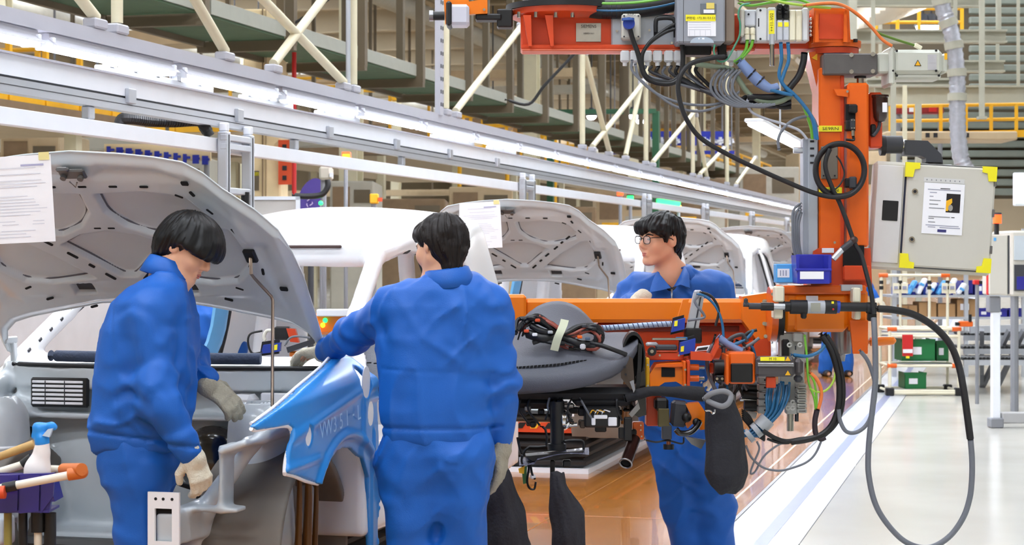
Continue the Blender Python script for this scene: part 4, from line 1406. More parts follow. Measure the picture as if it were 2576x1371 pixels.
# ventilation grille
b = MB(); cx_, cz_ = -.43, .985
b.box(cw3(cx_, -.150, cz_), (.27, .02, .125), None, .008)
vg = add('vent_frame', b, black, car)
for k in range(6):
    b = MB().box(cw3(cx_ - .005, -.163, cz_ + .045 - k * .018), (.235, .008, .011), None, .002)
    add('slat', b, paper, vg)
for dx in (-.06, .03):
    add('divider', MB().box(cw3(cx_ + dx, -.168, cz_), (.003, .003, .10)), darkgrey, vg)
b = MB().cyl(cw3(-.62, -.42, .70), cw3(-.62, -.42, .705), .10)
add('tower_ring', MB().torus(cw3(-.57, -.40, .78), (0, 0, 1), .128, .008), car_white, bay_o)
# rusty dark struts in the left wheel house, and brown wax runs
wax = mat('brown cavity wax', (112, 70, 20), .35)
for dx, r_ in ((.0, .012), (.10, .016), (.19, .010)):
    add('wax_run', MB().tube([cw3(.76, -.44 + dx, .75), cw3(.765, -.45 + dx, .6), cw3(.76, -.46 + dx, .34)], [r_ * .6, r_, r_ * 1.3], 8, 4), wax, bay_o)
b = MB().cyl(cw3(.60, -.36, .30), cw3(.58, -.38, .75), .045); b.cyl(cw3(.62, -.36, .28), cw3(.60, -.36, .52), .06)
add('strut', b, darkgrey, car)
# dark subframe, openings and brackets around the empty bay
b = MB().box(cw3(0, -.52, .385), (.80, .10, .09), None, .02); b.box(cw3(0, -.30, .37), (.62, .30, .05), None, .015); b.cyl(cw3(-.42, -.45, .38), cw3(.42, -.45, .38), .03)
add('subframe', b, mat('black subframe', (30, 29, 28), .5), car)
for x, y, z, w_, h_ in ((.40, -.078, .62, .06, .04), (.10, -.078, .66, .08, .05), (-.12, -.078, .90, .05, .03), (.55, -.078, .86, .05, .05), (-.62, -.078, .80, .04, .06)):
    add('panel_opening', MB().box(cw3(x, y, z), (w_, .012, h_), None, .004), hole_m, bay_o, smooth=False)
for pts, r_ in ((((.05, -.09, .88), (.12, -.16, .84), (.20, -.14, .72), (.18, -.10, .55)), .010), (((-.30, -.10, .85), (-.20, -.18, .78), (-.12, -.16, .60), (-.15, -.10, .48)), .012), (((.42, -.12, .95), (.50, -.22, .90), (.52, -.26, .78)), .007)):
    add('bay_hose', MB().tube([cw3(*q) for q in pts], r_, 8, 5), rubber, car)
# lift platform under the car, with black bellows
skid = thing('lift_platform', 'black bellows lift platform under the nearest car', 'lift platform', (CX, CY, 0), 'lift platforms under the cars')
add('base_frame', slab(CX - .54, CX + .56, CY - .72, CY + 2.6, 0.0, .035), rail_white, skid, smooth=False)
for k in range(4):
    z = .04 + k * .062; y0, y1 = CY - .70, CY + 2.55; x0, x1 = CX - .54, CX + .54
    b = MB()
    ring = lambda e, zz: [(x0 - e, y0 - e, zz), (x1 + e, y0 - e, zz), (x1 + e, y1 + e, zz), (x0 - e, y1 + e, zz)]
    R_ = [ring(-.03, z), ring(.0, z + .02), ring(.0, z + .042), ring(-.03, z + .062)]
    for a_, b_ in zip(R_[:-1], R_[1:]):
        for i in range(4):
            j_ = (i + 1) % 4
            b.raw([a_[i], a_[j_], b_[j_], b_[i]], [(0, 1, 2, 3)])
    add('bellows_fold', b, mat('dull black bellows', (30, 27, 26), .6), skid, smooth=False)
add('top_plate', slab(CX - .54, CX + .55, CY - .72, CY + 2.6, .29, .315), redorange, skid, smooth=False)
for k in range(9):
    y = CY - .69 + k * .1
    add('hazard_stripe', MB().prism([(CX + .552, y, .292), (CX + .552, y + .05, .292), (CX + .552, y + .075, .313), (CX + .552, y + .025, .313)], (.003, 0, 0)), black if k % 2 else yellow, skid, smooth=False)
for k in range(10):
    x = CX - .5 + k * .105
    add('hazard_stripe', MB().prism([(x, CY - .721, .318), (x + .05, CY - .721, .318), (x + .08, CY - .721, .36), (x + .03, CY - .721, .36)], (0, -.003, 0)), black if k % 2 else yellow, skid, smooth=False)
add('stop_bar', slab(CX - .52, CX + .55, CY - .72, CY - .68, .315, .362), redorange, skid, smooth=False)
for dx, dy in ((.05, -.62), (.3, -.5), (-.3, -.55)):
    add('rest_pad', MB().box((CX + dx, CY + dy, .345), (.34, .10, .055), None, .012), ivory, skid, smooth=False)
for s_ in (-1, 1):
    for y in (.2, .9, 2.1):
        add('support', MB().box(cw3(s_ * .46, y, .36), (.09, .12, .10), None, .01), darkgrey, skid, smooth=False)
# roof marking
for k, (dx, dy) in enumerate(((0, 0), (.05, .02), (.10, -.01), (.16, .02), (.21, 0), (.26, .01))):
    p = WX(966 + dx * 150, 524 - dy * 60, CX + .0)
    pp = cw3(-.10 + dx * .7, 2.45 + dy, 1.815 - .13 * ((-.10 + dx * .7) / .65) ** 2)
    add('roof_mark', MB().box(pp, (.012 + .006 * (k % 2), .12 + .03 * (k % 3), .004), Matrix.Rotation(.4 * (k % 3 - 1), 3, 'Z')), ink, car, smooth=False)

# blue protective fender cover on the nearest car
FV, FQ, FXS, FG = make_fender()
fc = thing('fender_cover', 'blue plastic fender cover with raised lettering on the nearest car', 'fender cover', cw3(.88, -.4, .35), 'blue fender covers')
add('cover_panel', (toW(FV), FQ), blue_cov, fc, ang=3.2)
def fxs(y, z):
    fy = np.clip((y - FG.lo[1]) / FG.h, 0, FXS.shape[1] - 2); fz = np.clip((z - FG.lo[2]) / FG.h, 0, FXS.shape[2] - 2)
    i, j = int(fy), int(fz); a, b = fy - i, fz - j
    F = FXS[0]
    return float((F[i, j] * (1 - a) + F[i + 1, j] * a) * (1 - b) + (F[i, j + 1] * (1 - a) + F[i + 1, j + 1] * a) * b)
edge = [(-1.215, .955), (-1.18, .948), (-1.05, .945), (-.92, .940), (-.865, .925), (-.87, .89), (-.90, .83), (-.928, .770), (-.90, .760), (-.83, .745), (-.72, .715), (-.60, .69)]
add('edge_trim', MB().tube([cw3(fxs(y, z) - .004, y, z) for y, z in edge], .008, 8, 3), paper, fc)
edge = [(-1.20, .972), (-.99, 1.012), (-.71, 1.064), (-.35, 1.12), (-.10, 1.162), (-.02, 1.145)]
add('edge_trim', MB().tube([cw3(fxs(y, z) - .012, y, z) for y, z in edge], .006, 8, 3), paper, fc)
for k, ch in enumerate('VW351-L'):
    y = -.60 + k * .072; z = .895 + k * .006
    text('raised_letter', ch, cw3(fxs(y, z) + .0165, y, z), (0, 1, .10), (0, -.10, 1), .062, mat('raised blue plastic', (140, 200, 246), .3), fc, depth=.004)
for c, ry, rz in (((-.715, .886), .030, .037), ((-.075, 1.045), .045, .062), ((-.02, .913), .036, .050)):
    b = MB().prism([cw3(fxs(*c) + .006, c[0] + ry * 1.1 * math.cos(t), c[1] + rz * 1.1 * math.sin(t)) for t in np.linspace(0, 2 * math.pi, 20)[:-1]], (-.004, 0, 0))
    add('window_backing', b, car_white, fc, smooth=False)
b = MB().box(cw3(.885, -.02, .905), (.02, .035, .045), None, .008); add('bracket_hole', b, darkgrey, fc)
# light blue film on the far rear door edge
P = [(2.02, .52), (2.27, .77), (2.44, 1.10), (2.38, 1.40)]
b = MB()
rows = []
for u in np.linspace(0, 1, 12):
    q = u * 3; i = min(int(q), 2); y = P[i][0] + (P[i + 1][0] - P[i][0]) * (q - i); z = P[i][1] + (P[i + 1][1] - P[i][1]) * (q - i)
    w_ = float(body_w(np.float32(y), np.float32(z)))
    rows.append([cw3(-(w_ - .055), y - .03, z), cw3(-(w_ - .056), y - .06, z + .01), cw3(-(w_ - .02), y - .13, z + .02), cw3(-(w_ + .01), y - .10, z + .02)])
b.grid(rows)
film = add('door_film', b, skyfilm, label='light blue protective film on the far door edge of the nearest car', cat='protective film')

# other cars: copies sharing mesh data, with the paper and cover glimpsed on them
for k in range(1, 5):
    copy_tree(car, None, (0, PITCH * k, 0), CARLAB[k])
    copy_tree(skid, None, (0, PITCH * k, 0), 'black bellows lift platform under the %s car in the line' % ORD[k])
    if k < 3:
        copy_tree(fc, None, (0, PITCH * k, 0), 'blue fender cover on the %s car in the line' % ORD[k])
        copy_tree(film, None, (0, PITCH * k, 0), 'light blue door film on the %s car in the line' % ORD[k])

# build sheets hanging from the hoods
for k in range(2):
    dy = Vector((0, PITCH * k, 0))
    def sp(u, v, n=0.0):
        x = -64 + 191 * u + 13 * v * (u * 1.0); y = 398 - 10 * u + v * 219
        return W(x, y, 7.17 - n + .006 * math.sin(u * 4 + v * 2)) + dy
    t = thing('build_sheet', ('large printed build sheet hanging from the nearest raised hood', 'printed build sheet hanging from the second raised hood')[k], 'paper', sp(.5, 1))
    add('sheet', MB().grid([[sp(u, v) for u in np.linspace(0, 1, 8)] for v in np.linspace(0, 1, 10)]), paper, t)
    rr = random.Random(11)
    for q in range(24):
        v = .10 + q * .036
        if rr.random() < .2: continue
        u0 = .06 + rr.random() * .3; u1 = .62 + rr.random() * .3
        if q == 0: u0, u1 = .60, .90
        wd_ = .022 if q == 0 else .008
        add('print_line', MB().grid([[sp(u0, v, .002), sp(u1, v, .002)], [sp(u0, v + wd_, .002), sp(u1, v + wd_, .002)]]), mat('lilac ink', (168, 168, 200), .8) if q == 0 else mat('faint ink', (206, 208, 218), .8), t, smooth=False)
    add('tape', MB().grid([[sp(.84, -.03, .003), sp(.98, -.03, .003)], [sp(.84, .06, .003), sp(.98, .06, .003)]]), mat('yellow masking tape', (228, 216, 150), .7), t, smooth=False)
# partition board behind the nearest car, seen through its windscreen
t = thing('partition_board', 'pale grey partition board seen through the nearest car windscreen', 'board', (-6.3, 13.5, 0))
add('panel', slab(-6.32, -6.28, 11.0, 16.2, .15, 1.62), mat('pale grey board', (208, 210, 212), .5), t, smooth=False)
for y in (11.0, 16.2):
    add('post', MB().box((-6.3, y, .85), (.06, .06, 1.7)), alu, t, smooth=False)
add('rail', MB().box((-6.3, 13.6, 1.64), (.05, 5.2, .04)), alu, t, smooth=False)

# ================================================================== PEOPLE
skin_m = mat('skin', (226, 172, 140), .5, var=.06, vscale=12, spec=.35)
uniform = mat('blue work cloth', (6, 92, 184), .56, var=.08, vscale=5, bump=.10, bscale=240, spec=.45)
hair_m = mat('black hair', (11, 10, 11), .42, var=.25, vscale=60, spec=.3)
hair_b = mat('dark brown hair', (26, 19, 17), .5, var=.25, vscale=60, spec=.25)
glove_m = mat('off white cotton glove', (222, 216, 196), .85, var=.08, vscale=30, bump=.5, bscale=160)
glove_g = mat('worn grey glove', (168, 162, 144), .85, var=.12, vscale=30, bump=.5, bscale=160)
shoe_m = mat('black work shoe', (24, 24, 26), .5)
eye_m = mat('dark eye', (30, 22, 20), .2)
lip_m = mat('lip', (196, 118, 106), .5)
collar_m = uniform

def n3(v):
    v = np.array(v, float); return v / np.linalg.norm(v)

def frame(fwd, up):
    f = n3(fwd); u = np.array(up, float); u = n3(u - f * (u @ f)); r = np.cross(f, u)
    return np.stack([r, f, u], 1)          # columns right, forward, up

def sections(g, S, yaw=0.0, p=2.4, k=.03):
    """lofted torso: S rows (z, a, b, half_width, half_depth); yaw turns the width axis"""
    S = sorted(S)
    Z = [q[0] for q in S]
    x, y, z = g.co((slice(None),) * 3)
    zi = z.ravel()
    I = [np.interp(zi, Z, [q[i] for q in S]).astype(np.float32).reshape(z.shape) for i in range(1, 5)]
    c, s_ = math.cos(yaw), math.sin(yaw)
    dx, dy = x - I[0], y - I[1]
    u = np.abs(dx * c + dy * s_) / I[2]; v = np.abs(-dx * s_ + dy * c) / I[3]
    d = ((u ** p + v ** p) ** (1 / p) - 1) * np.minimum(I[2], I[3])
    d = smax(d, np.maximum(Z[0] - z, z - Z[-1]), .02)
    g.f[:] = smin(g.f, d.astype(np.float32), k)
    return g

def folds(g, amp=.010, fr=7.0, seed=0, shear=(.5, .3), band=.03):
    """long drapes, diagonal pulls and small creases"""
    def fn(x, y, z):
        wx = x + .05 * vnoise(x * 5 + seed, y * 5, z * 5); wz = z + .05 * vnoise(x * 5, y * 5 + 3, z * 5 + seed)
        k = fr / 6.5
        a = np.clip(1 - 2.0 * np.abs(vnoise(wx * 8 * k + seed, y * 8 * k, wz * 2.2 * k)), 0, 1)
        p, q = (wx + wz) * .7, (wx - wz) * .7
        b = np.clip(1 - 2.3 * np.abs(vnoise(p * 10 * k + 5, y * 7 * k, q * 2.6 * k + seed)), 0, 1)
        c = np.clip(1 - 2.3 * np.abs(vnoise(q * 12 * k + 15, y * 8 * k, p * 3.0 * k - seed)), 0, 1)
        e = vnoise(x * 26 * k, y * 26 * k, z * 20 * k)
        m = np.clip(.25 + 1.3 * vnoise(x * 5 + 4, y * 5, z * 4 + seed), 0, 1.1)
        return amp * (.8 * (a ** 1.5 - .2) + m * (1.2 * b ** 1.5 + .8 * c ** 1.5 - .3) + .10 * e + .5 * vnoise(x * 5, y * 5 + 8, z * 4))
    return g.ripple(fn, band)

def elbow_folds(g, ctr, axis, amp=.006, R=.16, fr=42):
    ctr = np.array(ctr); axis = n3(axis)
    def fn(x, y, z):
        t = (x - ctr[0]) * axis[0] + (y - ctr[1]) * axis[1] + (z - ctr[2]) * axis[2]
        r2 = (x - ctr[0]) ** 2 + (y - ctr[1]) ** 2 + (z - ctr[2]) ** 2
        w = np.exp(-r2 / R ** 2)
        return amp * w * np.sin(t * fr + 3.0 * vnoise(x * 7, y * 7, z * 7) + 2 * vnoise(x * 15, y * 15, z * 15))
    return g.ripple(fn, .03)

def hand(g, wr, d, n, side, curl=(.5, .6, .5), k=.008, r=.0108, sc=1.0, spread=.0):
    """palm and five fingers; d = finger direction, n = back-of-hand normal, side = +1 thumb on the s side"""
    wr = np.array(wr, float); d = n3(d); n = np.array(n, float); n = n3(n - d * (n @ d)); s_ = np.cross(d, n)
    P = lambda a, b, c: wr + (d * a + s_ * b + n * c) * sc
    g.cap(P(-.03, 0, 0), P(.02, 0, 0), .030 * sc, .032 * sc, k=.012, flat=(n, .72))
    for b in (-.026, -.009, .009, .026):
        g.cap(P(.015, b * .8, 0), P(.088, b, 0), .0165 * sc, .0145 * sc, k=.012)
    L = {0: (.040, .025, .020), 1: (.046, .030, .022), 2: (.043, .028, .021), 3: (.034, .021, .018)}
    for i, b in enumerate((.029, .0095, -.0095, -.028)):
        p = P(.088, b * side, 0); ang = 0.0
        dirv = d + s_ * (side * spread * (1.5 - i)); dirv = n3(dirv)
        for j, (ln, cu) in enumerate(zip(L[i], curl)):
            ang += cu * (1 + .12 * i)
            v = dirv * math.cos(ang) - n * math.sin(ang)
            q = p + v * ln * sc
            g.cap(p, q, (r - .0006 * j) * sc, (r - .0006 * (j + 1)) * sc, k=.004)
            p = q
    b0 = P(.022, .028 * side, -.008); v = n3(d * .62 + s_ * side * .62 - n * .45)
    b1 = b0 + v * .042 * sc; v2 = n3(d * .88 + s_ * side * .12 - n * .45)
    g.cap(b0, b1, .0165 * sc, .0135 * sc, k=.012); g.cap(b1, b1 + v2 * .032 * sc, .0128 * sc, .0105 * sc, k=.004)

def head_sdf(g, Hc, M, sc=1.0, jaw=1.0):
    Hc = np.array(Hc)
    P = lambda r, f, u: Hc + M @ (np.array([r, f, u]) * sc)
    R = lambda *q: tuple(v * sc for v in q)
    g.ell(P(0, -.012, .030), R(.076, .096, .086), M, k=.02)
    g.ell(P(0, .028, -.030), R(.064 * jaw, .068, .088), M, k=.03)
    for s_ in (-1, 1):
        g.cap(P(s_ * .054 * jaw, .0, -.055), P(s_ * .022, .070, -.104), .020 * sc, .016 * sc, k=.03)
        g.ell(P(s_ * .043, .064, -.026), R(.026, .026, .030), M, k=.03)
        g.ell(P(s_ * .012, .098, -.036), R(.010, .010, .008), M, k=.006)
    g.ell(P(0, .078, -.102), R(.022, .018, .018), M, k=.02)
    g.cap(P(-.040, .080, .024), P(.040, .080, .024), .012 * sc, k=.02)
    for s_ in (-1, 1):
        g.ell(P(s_ * .032, .104, .004), R(.019, .014, .011), M, k=.014, mode='sub')
        g.ell(P(s_ * .032, .082, .003), R(.016, .012, .012), M, k=.004)
    g.cap(P(0, .090, .020), P(0, .112, -.026), .0085 * sc, .0125 * sc, k=.012)
    g.cap(P(-.017, .091, -.061), P(.017, .091, -.061), .0075 * sc, k=.008, flat=(M[:, 2], .9))
    g.cap(P(-.015, .091, -.073), P(.015, .091, -.073), .0085 * sc, k=.008)
    g.cap(P(-.024, .100, -.0665), P(.024, .100, -.0665), .0022 * sc, k=.004, mode='sub')
    for s_ in (-1, 1):
        Me = frame(M[:, 1] * .9 - M[:, 0] * s_ * .35, M[:, 2] - M[:, 1] * .15)
        c = P(s_ * .080, -.012, -.004)
        g.ell(c, R(.0095, .020, .033), Me, k=.008)
        g.ell(c + M @ (np.array([s_ * .010, .004, .002]) * sc), R(.008, .010, .018), Me, k=.005, mode='sub')
    return P

def build_person(cfg):
    """cfg joints are in the camera-yaw frame (right, away, up)"""
    j = {k: np.array(v, float) for k, v in cfg['j'].items()}
    allp = np.array(list(j.values()))
    pad = np.array([.22, .22, .2])
    lo, hi = allp.min(0) - pad, allp.max(0) + pad
    lo[2] = 0.0 - .02
    M = frame(cfg['look'], cfg.get('hup', (0, 0, 1)))
    Wv = lambda V: cam2world(V)
    root_c = (j['hipL'] + j['hipR']) / 2
    root = thing('person', cfg['label'], 'person', C2W(root_c[0], root_c[1], 0), cfg.get('group'))
    # ---- body, one continuous skin
    g = SDF(lo, hi, cfg.get('res', .0062))
    P = head_sdf(g, j['head'], M, cfg.get('hsc', 1.0), cfg.get('jaw', 1.0))
    nb = j['neck']
    g.cap(P(0, -.022, -.05), nb, .054, .058, k=.03)
    g.cap(nb, j['shL'], .055, .055, k=.05); g.cap(nb, j['shR'], .055, .055, k=.05)
    mid = (nb + root_c) / 2
    g.cap(nb, mid, .07, .11, k=.05, flat=(cfg['front'], .8)); g.cap(mid, root_c, .11, .12, k=.05, flat=(cfg['front'], .85))
    for s_ in 'LR':
        g.cap(j['sh' + s_], j['el' + s_], .046, .038, k=.03); g.cap(j['el' + s_], j['wr' + s_], .037, .026, k=.02)
        d, n = cfg['hand' + s_][:2]
        hand(g, j['wr' + s_], d, n, cfg['hand' + s_][2], cfg['hand' + s_][3], r=.0072, sc=.82)
        g.cap(j['hip' + s_], j['kn' + s_], .075, .052, k=.04); g.cap(j['kn' + s_], j['an' + s_], .05, .036, k=.03)
        f = n3(cfg['front']); f = n3([f[0], f[1], 0])
        g.cap(j['an' + s_] + [0, 0, -.03], j['an' + s_] + f * .16 + [0, 0, -.045], .036, .030, k=.02)
    add('body', (Wv(g.mesh(1)[0]), g.mesh(0)[1]) if False else (lambda m: (Wv(m[0]), m[1]))(g.mesh(0)), skin_m, root, ang=3.2)
    # ---- hair
    g = SDF(j['head'] - .19, j['head'] + .19, .0036)
    cfg['hair'](g, P, M)
    hs_ = cfg.get('hsc', 1.0)
    Hc = j['head']
    def strands(x, y, z):
        q = np.stack([x - Hc[0], y - Hc[1], z - Hc[2]], -1) @ M
        rr = np.sqrt((q ** 2).sum(-1)) + 1e-6
        cr = np.array(cfg.get('crown', (0, -.05, .10)))
        v = q - cr; az = np.arctan2(v[..., 0], v[..., 1])
        lat = np.arccos(np.clip((q @ (cr / np.linalg.norm(cr))) / rr, -1, 1))
        a = vnoise(np.cos(az) * 9 + 20, np.sin(az) * 9 + 20, lat * 1.6)
        b = vnoise(np.cos(az) * 24 + 20, np.sin(az) * 24 + 20, lat * 3.0 + 7)
        return cfg.get('tuft', .004) * (a + .7 * b) + cfg.get('mess', 0) * vnoise(x * 38, y * 38, z * 38)
    g.ripple(strands, .02)
    add('hair', (lambda m: (Wv(m[0]), m[1]))(g.mesh(0)), cfg.get('hairmat', hair_m), root, ang=3.2)
    # ---- jacket
    bot = min(q[0] for q in cfg['torso'])
    jl = np.array([min(p[0] for p in (j['elL'], j['elR'], j['wrL'], j['wrR'], root_c)) - .30, min(p[1] for p in (j['elL'], j['elR'], j['wrL'], j['wrR'], root_c)) - .30, min(bot, j['wrL'][2], j['wrR'][2]) - .08])
    jh = np.array([max(p[0] for p in (j['elL'], j['elR'], j['wrL'], j['wrR'], root_c)) + .30, max(p[1] for p in (j['elL'], j['elR'], j['wrL'], j['wrR'], root_c)) + .30, j['neck'][2] + .15])
    g = SDF(jl, jh, .0078)
    sections(g, cfg['torso'], cfg.get('yaw', 0))
    for s_ in 'LR':
        g.cap(j['neck'] + (j['sh' + s_] - j['neck']) * .35 + [0, 0, -.02], j['sh' + s_], .066, .072, k=.06)
        g.cap(j['sh' + s_], j['el' + s_], .074, .066, k=.05)
        w2 = j['el' + s_] + (j['wr' + s_] - j['el' + s_]) * .86
        g.cap(j['el' + s_], w2, .068, .052, k=.04)
        dd = n3(j['wr' + s_] - j['el' + s_])
        g.cap(w2 - dd * .01, j['wr' + s_] - dd * .012, .047, .045, k=.006)
    folds(g, cfg.get('fold', .013), 6.5, cfg.get('seed', 0))
    for s_ in 'LR':
        elbow_folds(g, j['el' + s_], j['wr' + s_] - j['sh' + s_], .008, .2, 50)
        elbow_folds(g, j['sh' + s_] + [0, 0, -.06], j['el' + s_] - j['neck'], .006, .14, 44)
    # hem band groove
    hz = bot + .062
    g.ripple(lambda x, y, z: -.010 * np.exp(-((z - hz - cfg.get('hemtilt', 0) * (x - root_c[0])) / .008) ** 2) * (np.abs(x - root_c[0]) < .26), .02)
    for a_, b_ in cfg.get('seams', []):
        a_, b_ = np.array(a_, float), np.array(b_, float)
        def seam(x, y, z, a_=a_, b_=b_):
            d = b_ - a_; t = np.clip(((x - a_[0]) * d[0] + (z - a_[2]) * d[2]) / (d[0] ** 2 + d[2] ** 2), 0, 1)
            r = np.hypot(x - a_[0] - t * d[0], z - a_[2] - t * d[2])
            return -.0035 * np.exp(-(r / .005) ** 2)
        g.ripple(seam, .02)
    # neck opening
    g.cap(nb + [0, 0, .0] + n3(P(0, 0, 0) - nb) * .0, nb + n3(P(0, -.02, 0) - nb) * .2, .056, .062, k=.008, mode='sub')
    if 'vneck' in cfg:
        f_ = n3(cfg['front'])
        g.cap(nb + f_ * .05, nb + f_ * .12 + [0, 0, -.045], .046, .020, k=.02, mode='sub')
    add('jacket', (lambda m: (Wv(m[0]), m[1]))(g.mesh(1)), uniform, root, ang=3.2)
    # ---- collar
    up = n3(P(0, -.02, -.04) - nb); fr = np.array(cfg['front'], float); fr = n3(fr - up * (fr @ up)); rt = np.cross(fr, up)
    opn = cfg.get('open', .5)
    rows = []; rows2 = []
    for i in range(33):
        t = opn + (2 * math.pi - 2 * opn) * i / 32
        dirv = fr * math.cos(t) + rt * math.sin(t)
        hgt = cfg.get('colh', .055) * (1 + .0 * math.cos(t))
        pts = []
        for r_, h_ in cfg.get('colprof', ((.064, -.035), (.066, .0), (.069, .034), (.074, .058), (.083, .054), (.094, .020), (.102, -.014))):
            pts.append(Vector(nb + dirv * r_ * cfg.get('colr', 1.0) + up * h_ - fr * .012))
        rows.append(pts)
    b = MB().grid(rows)
    V = np.array([tuple(v) for v in b.v])
    me = (Wv(V), b.f)
    co = add('collar', me, uniform, root, ang=3.2)
    sm = co.modifiers.new('thickness', 'SOLIDIFY'); sm.thickness = .005; sm.offset = 0
    # ---- trousers
    tl = np.array([min(j[q][0] for q in ('hipL', 'hipR', 'knL', 'knR', 'anL', 'anR')) - .2, min(j[q][1] for q in ('hipL', 'hipR', 'knL', 'knR', 'anL', 'anR')) - .2, .03])
    th = np.array([max(j[q][0] for q in ('hipL', 'hipR', 'knL', 'knR', 'anL', 'anR')) + .2, max(j[q][1] for q in ('hipL', 'hipR', 'knL', 'knR', 'anL', 'anR')) + .2, bot + .12])
    g = SDF(tl, th, .0085)
    sections(g, cfg['pelvis'], cfg.get('yaw', 0), k=.04)
    for s_ in 'LR':
        g.cap(j['hip' + s_], j['kn' + s_], .106, .090, k=.07); g.cap(j['kn' + s_], j['an' + s_], .090, .084, k=.05)
    folds(g, cfg.get('fold', .014) * 1.1, 5.5, cfg.get('seed', 0) + 3, (.25, .5))
    for s_ in 'LR':
        elbow_folds(g, j['kn' + s_], j['an' + s_] - j['hip' + s_], .005, .2, 30)
        elbow_folds(g, j['hip' + s_], (j['kn' + s_] - j['hip' + s_]) + [.1, 0, .1], .004, .2, 34)
    add('trousers', (lambda m: (Wv(m[0]), m[1]))(g.mesh(1)), uniform, root, ang=3.2)
    # ---- shoes
    for s_ in 'LR':
        f = n3(cfg['front']); f = n3([f[0], f[1], 0]); a_ = j['an' + s_]
        g = SDF(a_ - [.2, .2, .13], a_ + [.24, .24, .06], .008)
        base = np.array([a_[0], a_[1], .045])
        g.cap(base - f * .05, base + f * .17, .050, .045, k=.02, flat=((0, 0, 1), .9)); g.cap(base - f * .02, a_ + [0, 0, .0], .05, .05, k=.03)
        g.func(lambda x, y, z: -z + x * 0 + y * 0 + .002, mode='sub') if False else None
        add('shoe', (lambda m: (Wv(m[0]), m[1]))(g.mesh(0)), shoe_m, root, ang=3.2)
    # ---- gloves
    for s_ in 'LR':
        gl = cfg.get('glove' + s_)
        if gl is None: continue
        d, n, sd, cu = cfg['hand' + s_][:4]
        w = j['wr' + s_]
        g = SDF(w - .22, w + .22, .0046)
        hand(g, w, d, n, sd, cu, r=.0125, sc=1.10, k=.01)
        dd = n3(j['wr' + s_] - j['el' + s_])
        g.cap(w - dd * .035, w + dd * .025, .040, .038, k=.012)
        folds(g, .0022, 26, 1, band=.015)
        add('glove', (lambda m: (Wv(m[0]), m[1]))(g.mesh(0)), gl, root, ang=3.2)
    # ---- eyes and brows, lips
    for s_ in (-1, 1):
        c = P(s_ * .032, .0945, .003)
        add('eye', (Wv(np.array([tuple(v) for v in MB().ball(c, (.012, .005, .0052), 10, 6, Matrix([tuple(r) for r in M])).v])), MB().ball((0, 0, 0), 1, 10, 6).f), eye_m, root)
        b = MB().tube([tuple(P(s_ * .014, .0985, .022)), tuple(P(s_ * .034, .0975, .0275)), tuple(P(s_ * .054, .084, .022))], [.0028, .0042, .002], 6, 3)
        add('eyebrow', (Wv(np.array([tuple(v) for v in b.v])), b.f), hair_m, root)
    b = MB().tube([tuple(P(-.021, .0925, -.066)), tuple(P(-.008, .1005, -.063)), tuple(P(0, .1005, -.0645)), tuple(P(.008, .1005, -.063)), tuple(P(.021, .0925, -.066))], [.001, .0042, .0038, .0042, .001], 6, 3)
    b.tube([tuple(P(-.019, .0925, -.068)), tuple(P(0, .1010, -.073)), tuple(P(.019, .0925, -.068))], [.001, .0052, .001], 6, 4)
    add('lips', (Wv(np.array([tuple(v) for v in b.v])), b.f), lip_m, root)
    return root, P, M

def px(p, q, Z):
    return np.array(CF(p, q, Z))

# ---- left worker: profile to the right, head bowed into the engine bay
ZL = 7.2
def T(y, x0, x1, Z, hw_):
    p, q = CF(x0, y, Z), CF(x1, y, Z)
    return (p.z, (p.x + q.x) / 2, Z, hw_, (q.x - p.x) / 2)
def hair_bowl(g, P, M):
    R = lambda *q: q
    g.ell(P(0, .004, .050), (.104, .124, .092), M, k=.02)
    g.ell(P(0, -.055, -.005), (.092, .078, .090), M, k=.03)
    g.ell(P(0, .085, .030), (.082, .046, .055), M, k=.03)
    g.ell(P(0, .02, .02), (.107, .112, .05), M, k=.03)
    g.cap(P(0, -.05, -.06), P(0, -.045, -.105), .062, .045, k=.02)
    # face opening below the fringe, ear gap
    g.box(P(0, .12, -.092), (.30, .20, .19), M, r=.02, k=.012, mode='sub')
    for s_ in (-1, 1):
        g.ell(P(s_ * .108, .016, -.030), (.040, .034, .040), M, k=.012, mode='sub')
cfgL = dict(label='worker in blue overalls in profile, head bowed, at the nearest engine bay', group='workers in blue',
    j=dict(head=px(470, 622, ZL), neck=px(428, 694, ZL),
           shL=px(415, 775, ZL + .19), elL=px(478, 905, ZL + .26), wrL=px(516, 962, ZL + .12),
           shR=px(378, 790, ZL - .17), elR=px(398, 1000, ZL - .24), wrR=px(482, 1142, ZL - .22),
           hipL=px(366, 1165, ZL + .09), knL=px(372, 1440, ZL + .10), anL=px(370, 1655, ZL + .10),
           hipR=px(344, 1165, ZL - .09), knR=px(350, 1440, ZL - .10), anR=px(345, 1655, ZL - .10)),
    look=(.80, -.22, -.50), hup=(.42, -.05, .9), front=(1, -.1, 0), yaw=math.pi / 2,
    torso=[T(690, 400, 455, ZL, .08), T(722, 322, 470, ZL, .165), T(760, 282, 480, ZL, .20), T(830, 254, 486, ZL, .215), T(930, 240, 486, ZL, .215),
           T(1020, 236, 480, ZL, .215), T(1085, 230, 472, ZL, .21), T(1130, 240, 462, ZL, .195)],
    pelvis=[T(1080, 262, 448, ZL, .17), T(1150, 256, 448, ZL, .185), T(1210, 268, 436, ZL, .17), T(1250, 300, 410, ZL, .12)],
    handL=((.80, -.1, -.60), (.35, -.75, .55), -1, (.30, .35, .3)), handR=((.34, .05, -.94), (.45, -.85, .2), 1, (.55, .6, .4)),
    gloveL=glove_g, gloveR=glove_m, hair=hair_bowl, crown=(0, -.055, .11), tuft=.0035, hsc=1.0, seed=2, open=.5, hemtilt=-.12,
    seams=[((px(300, 730, ZL)), (px(330, 1090, ZL)))])
build_person(cfgL)

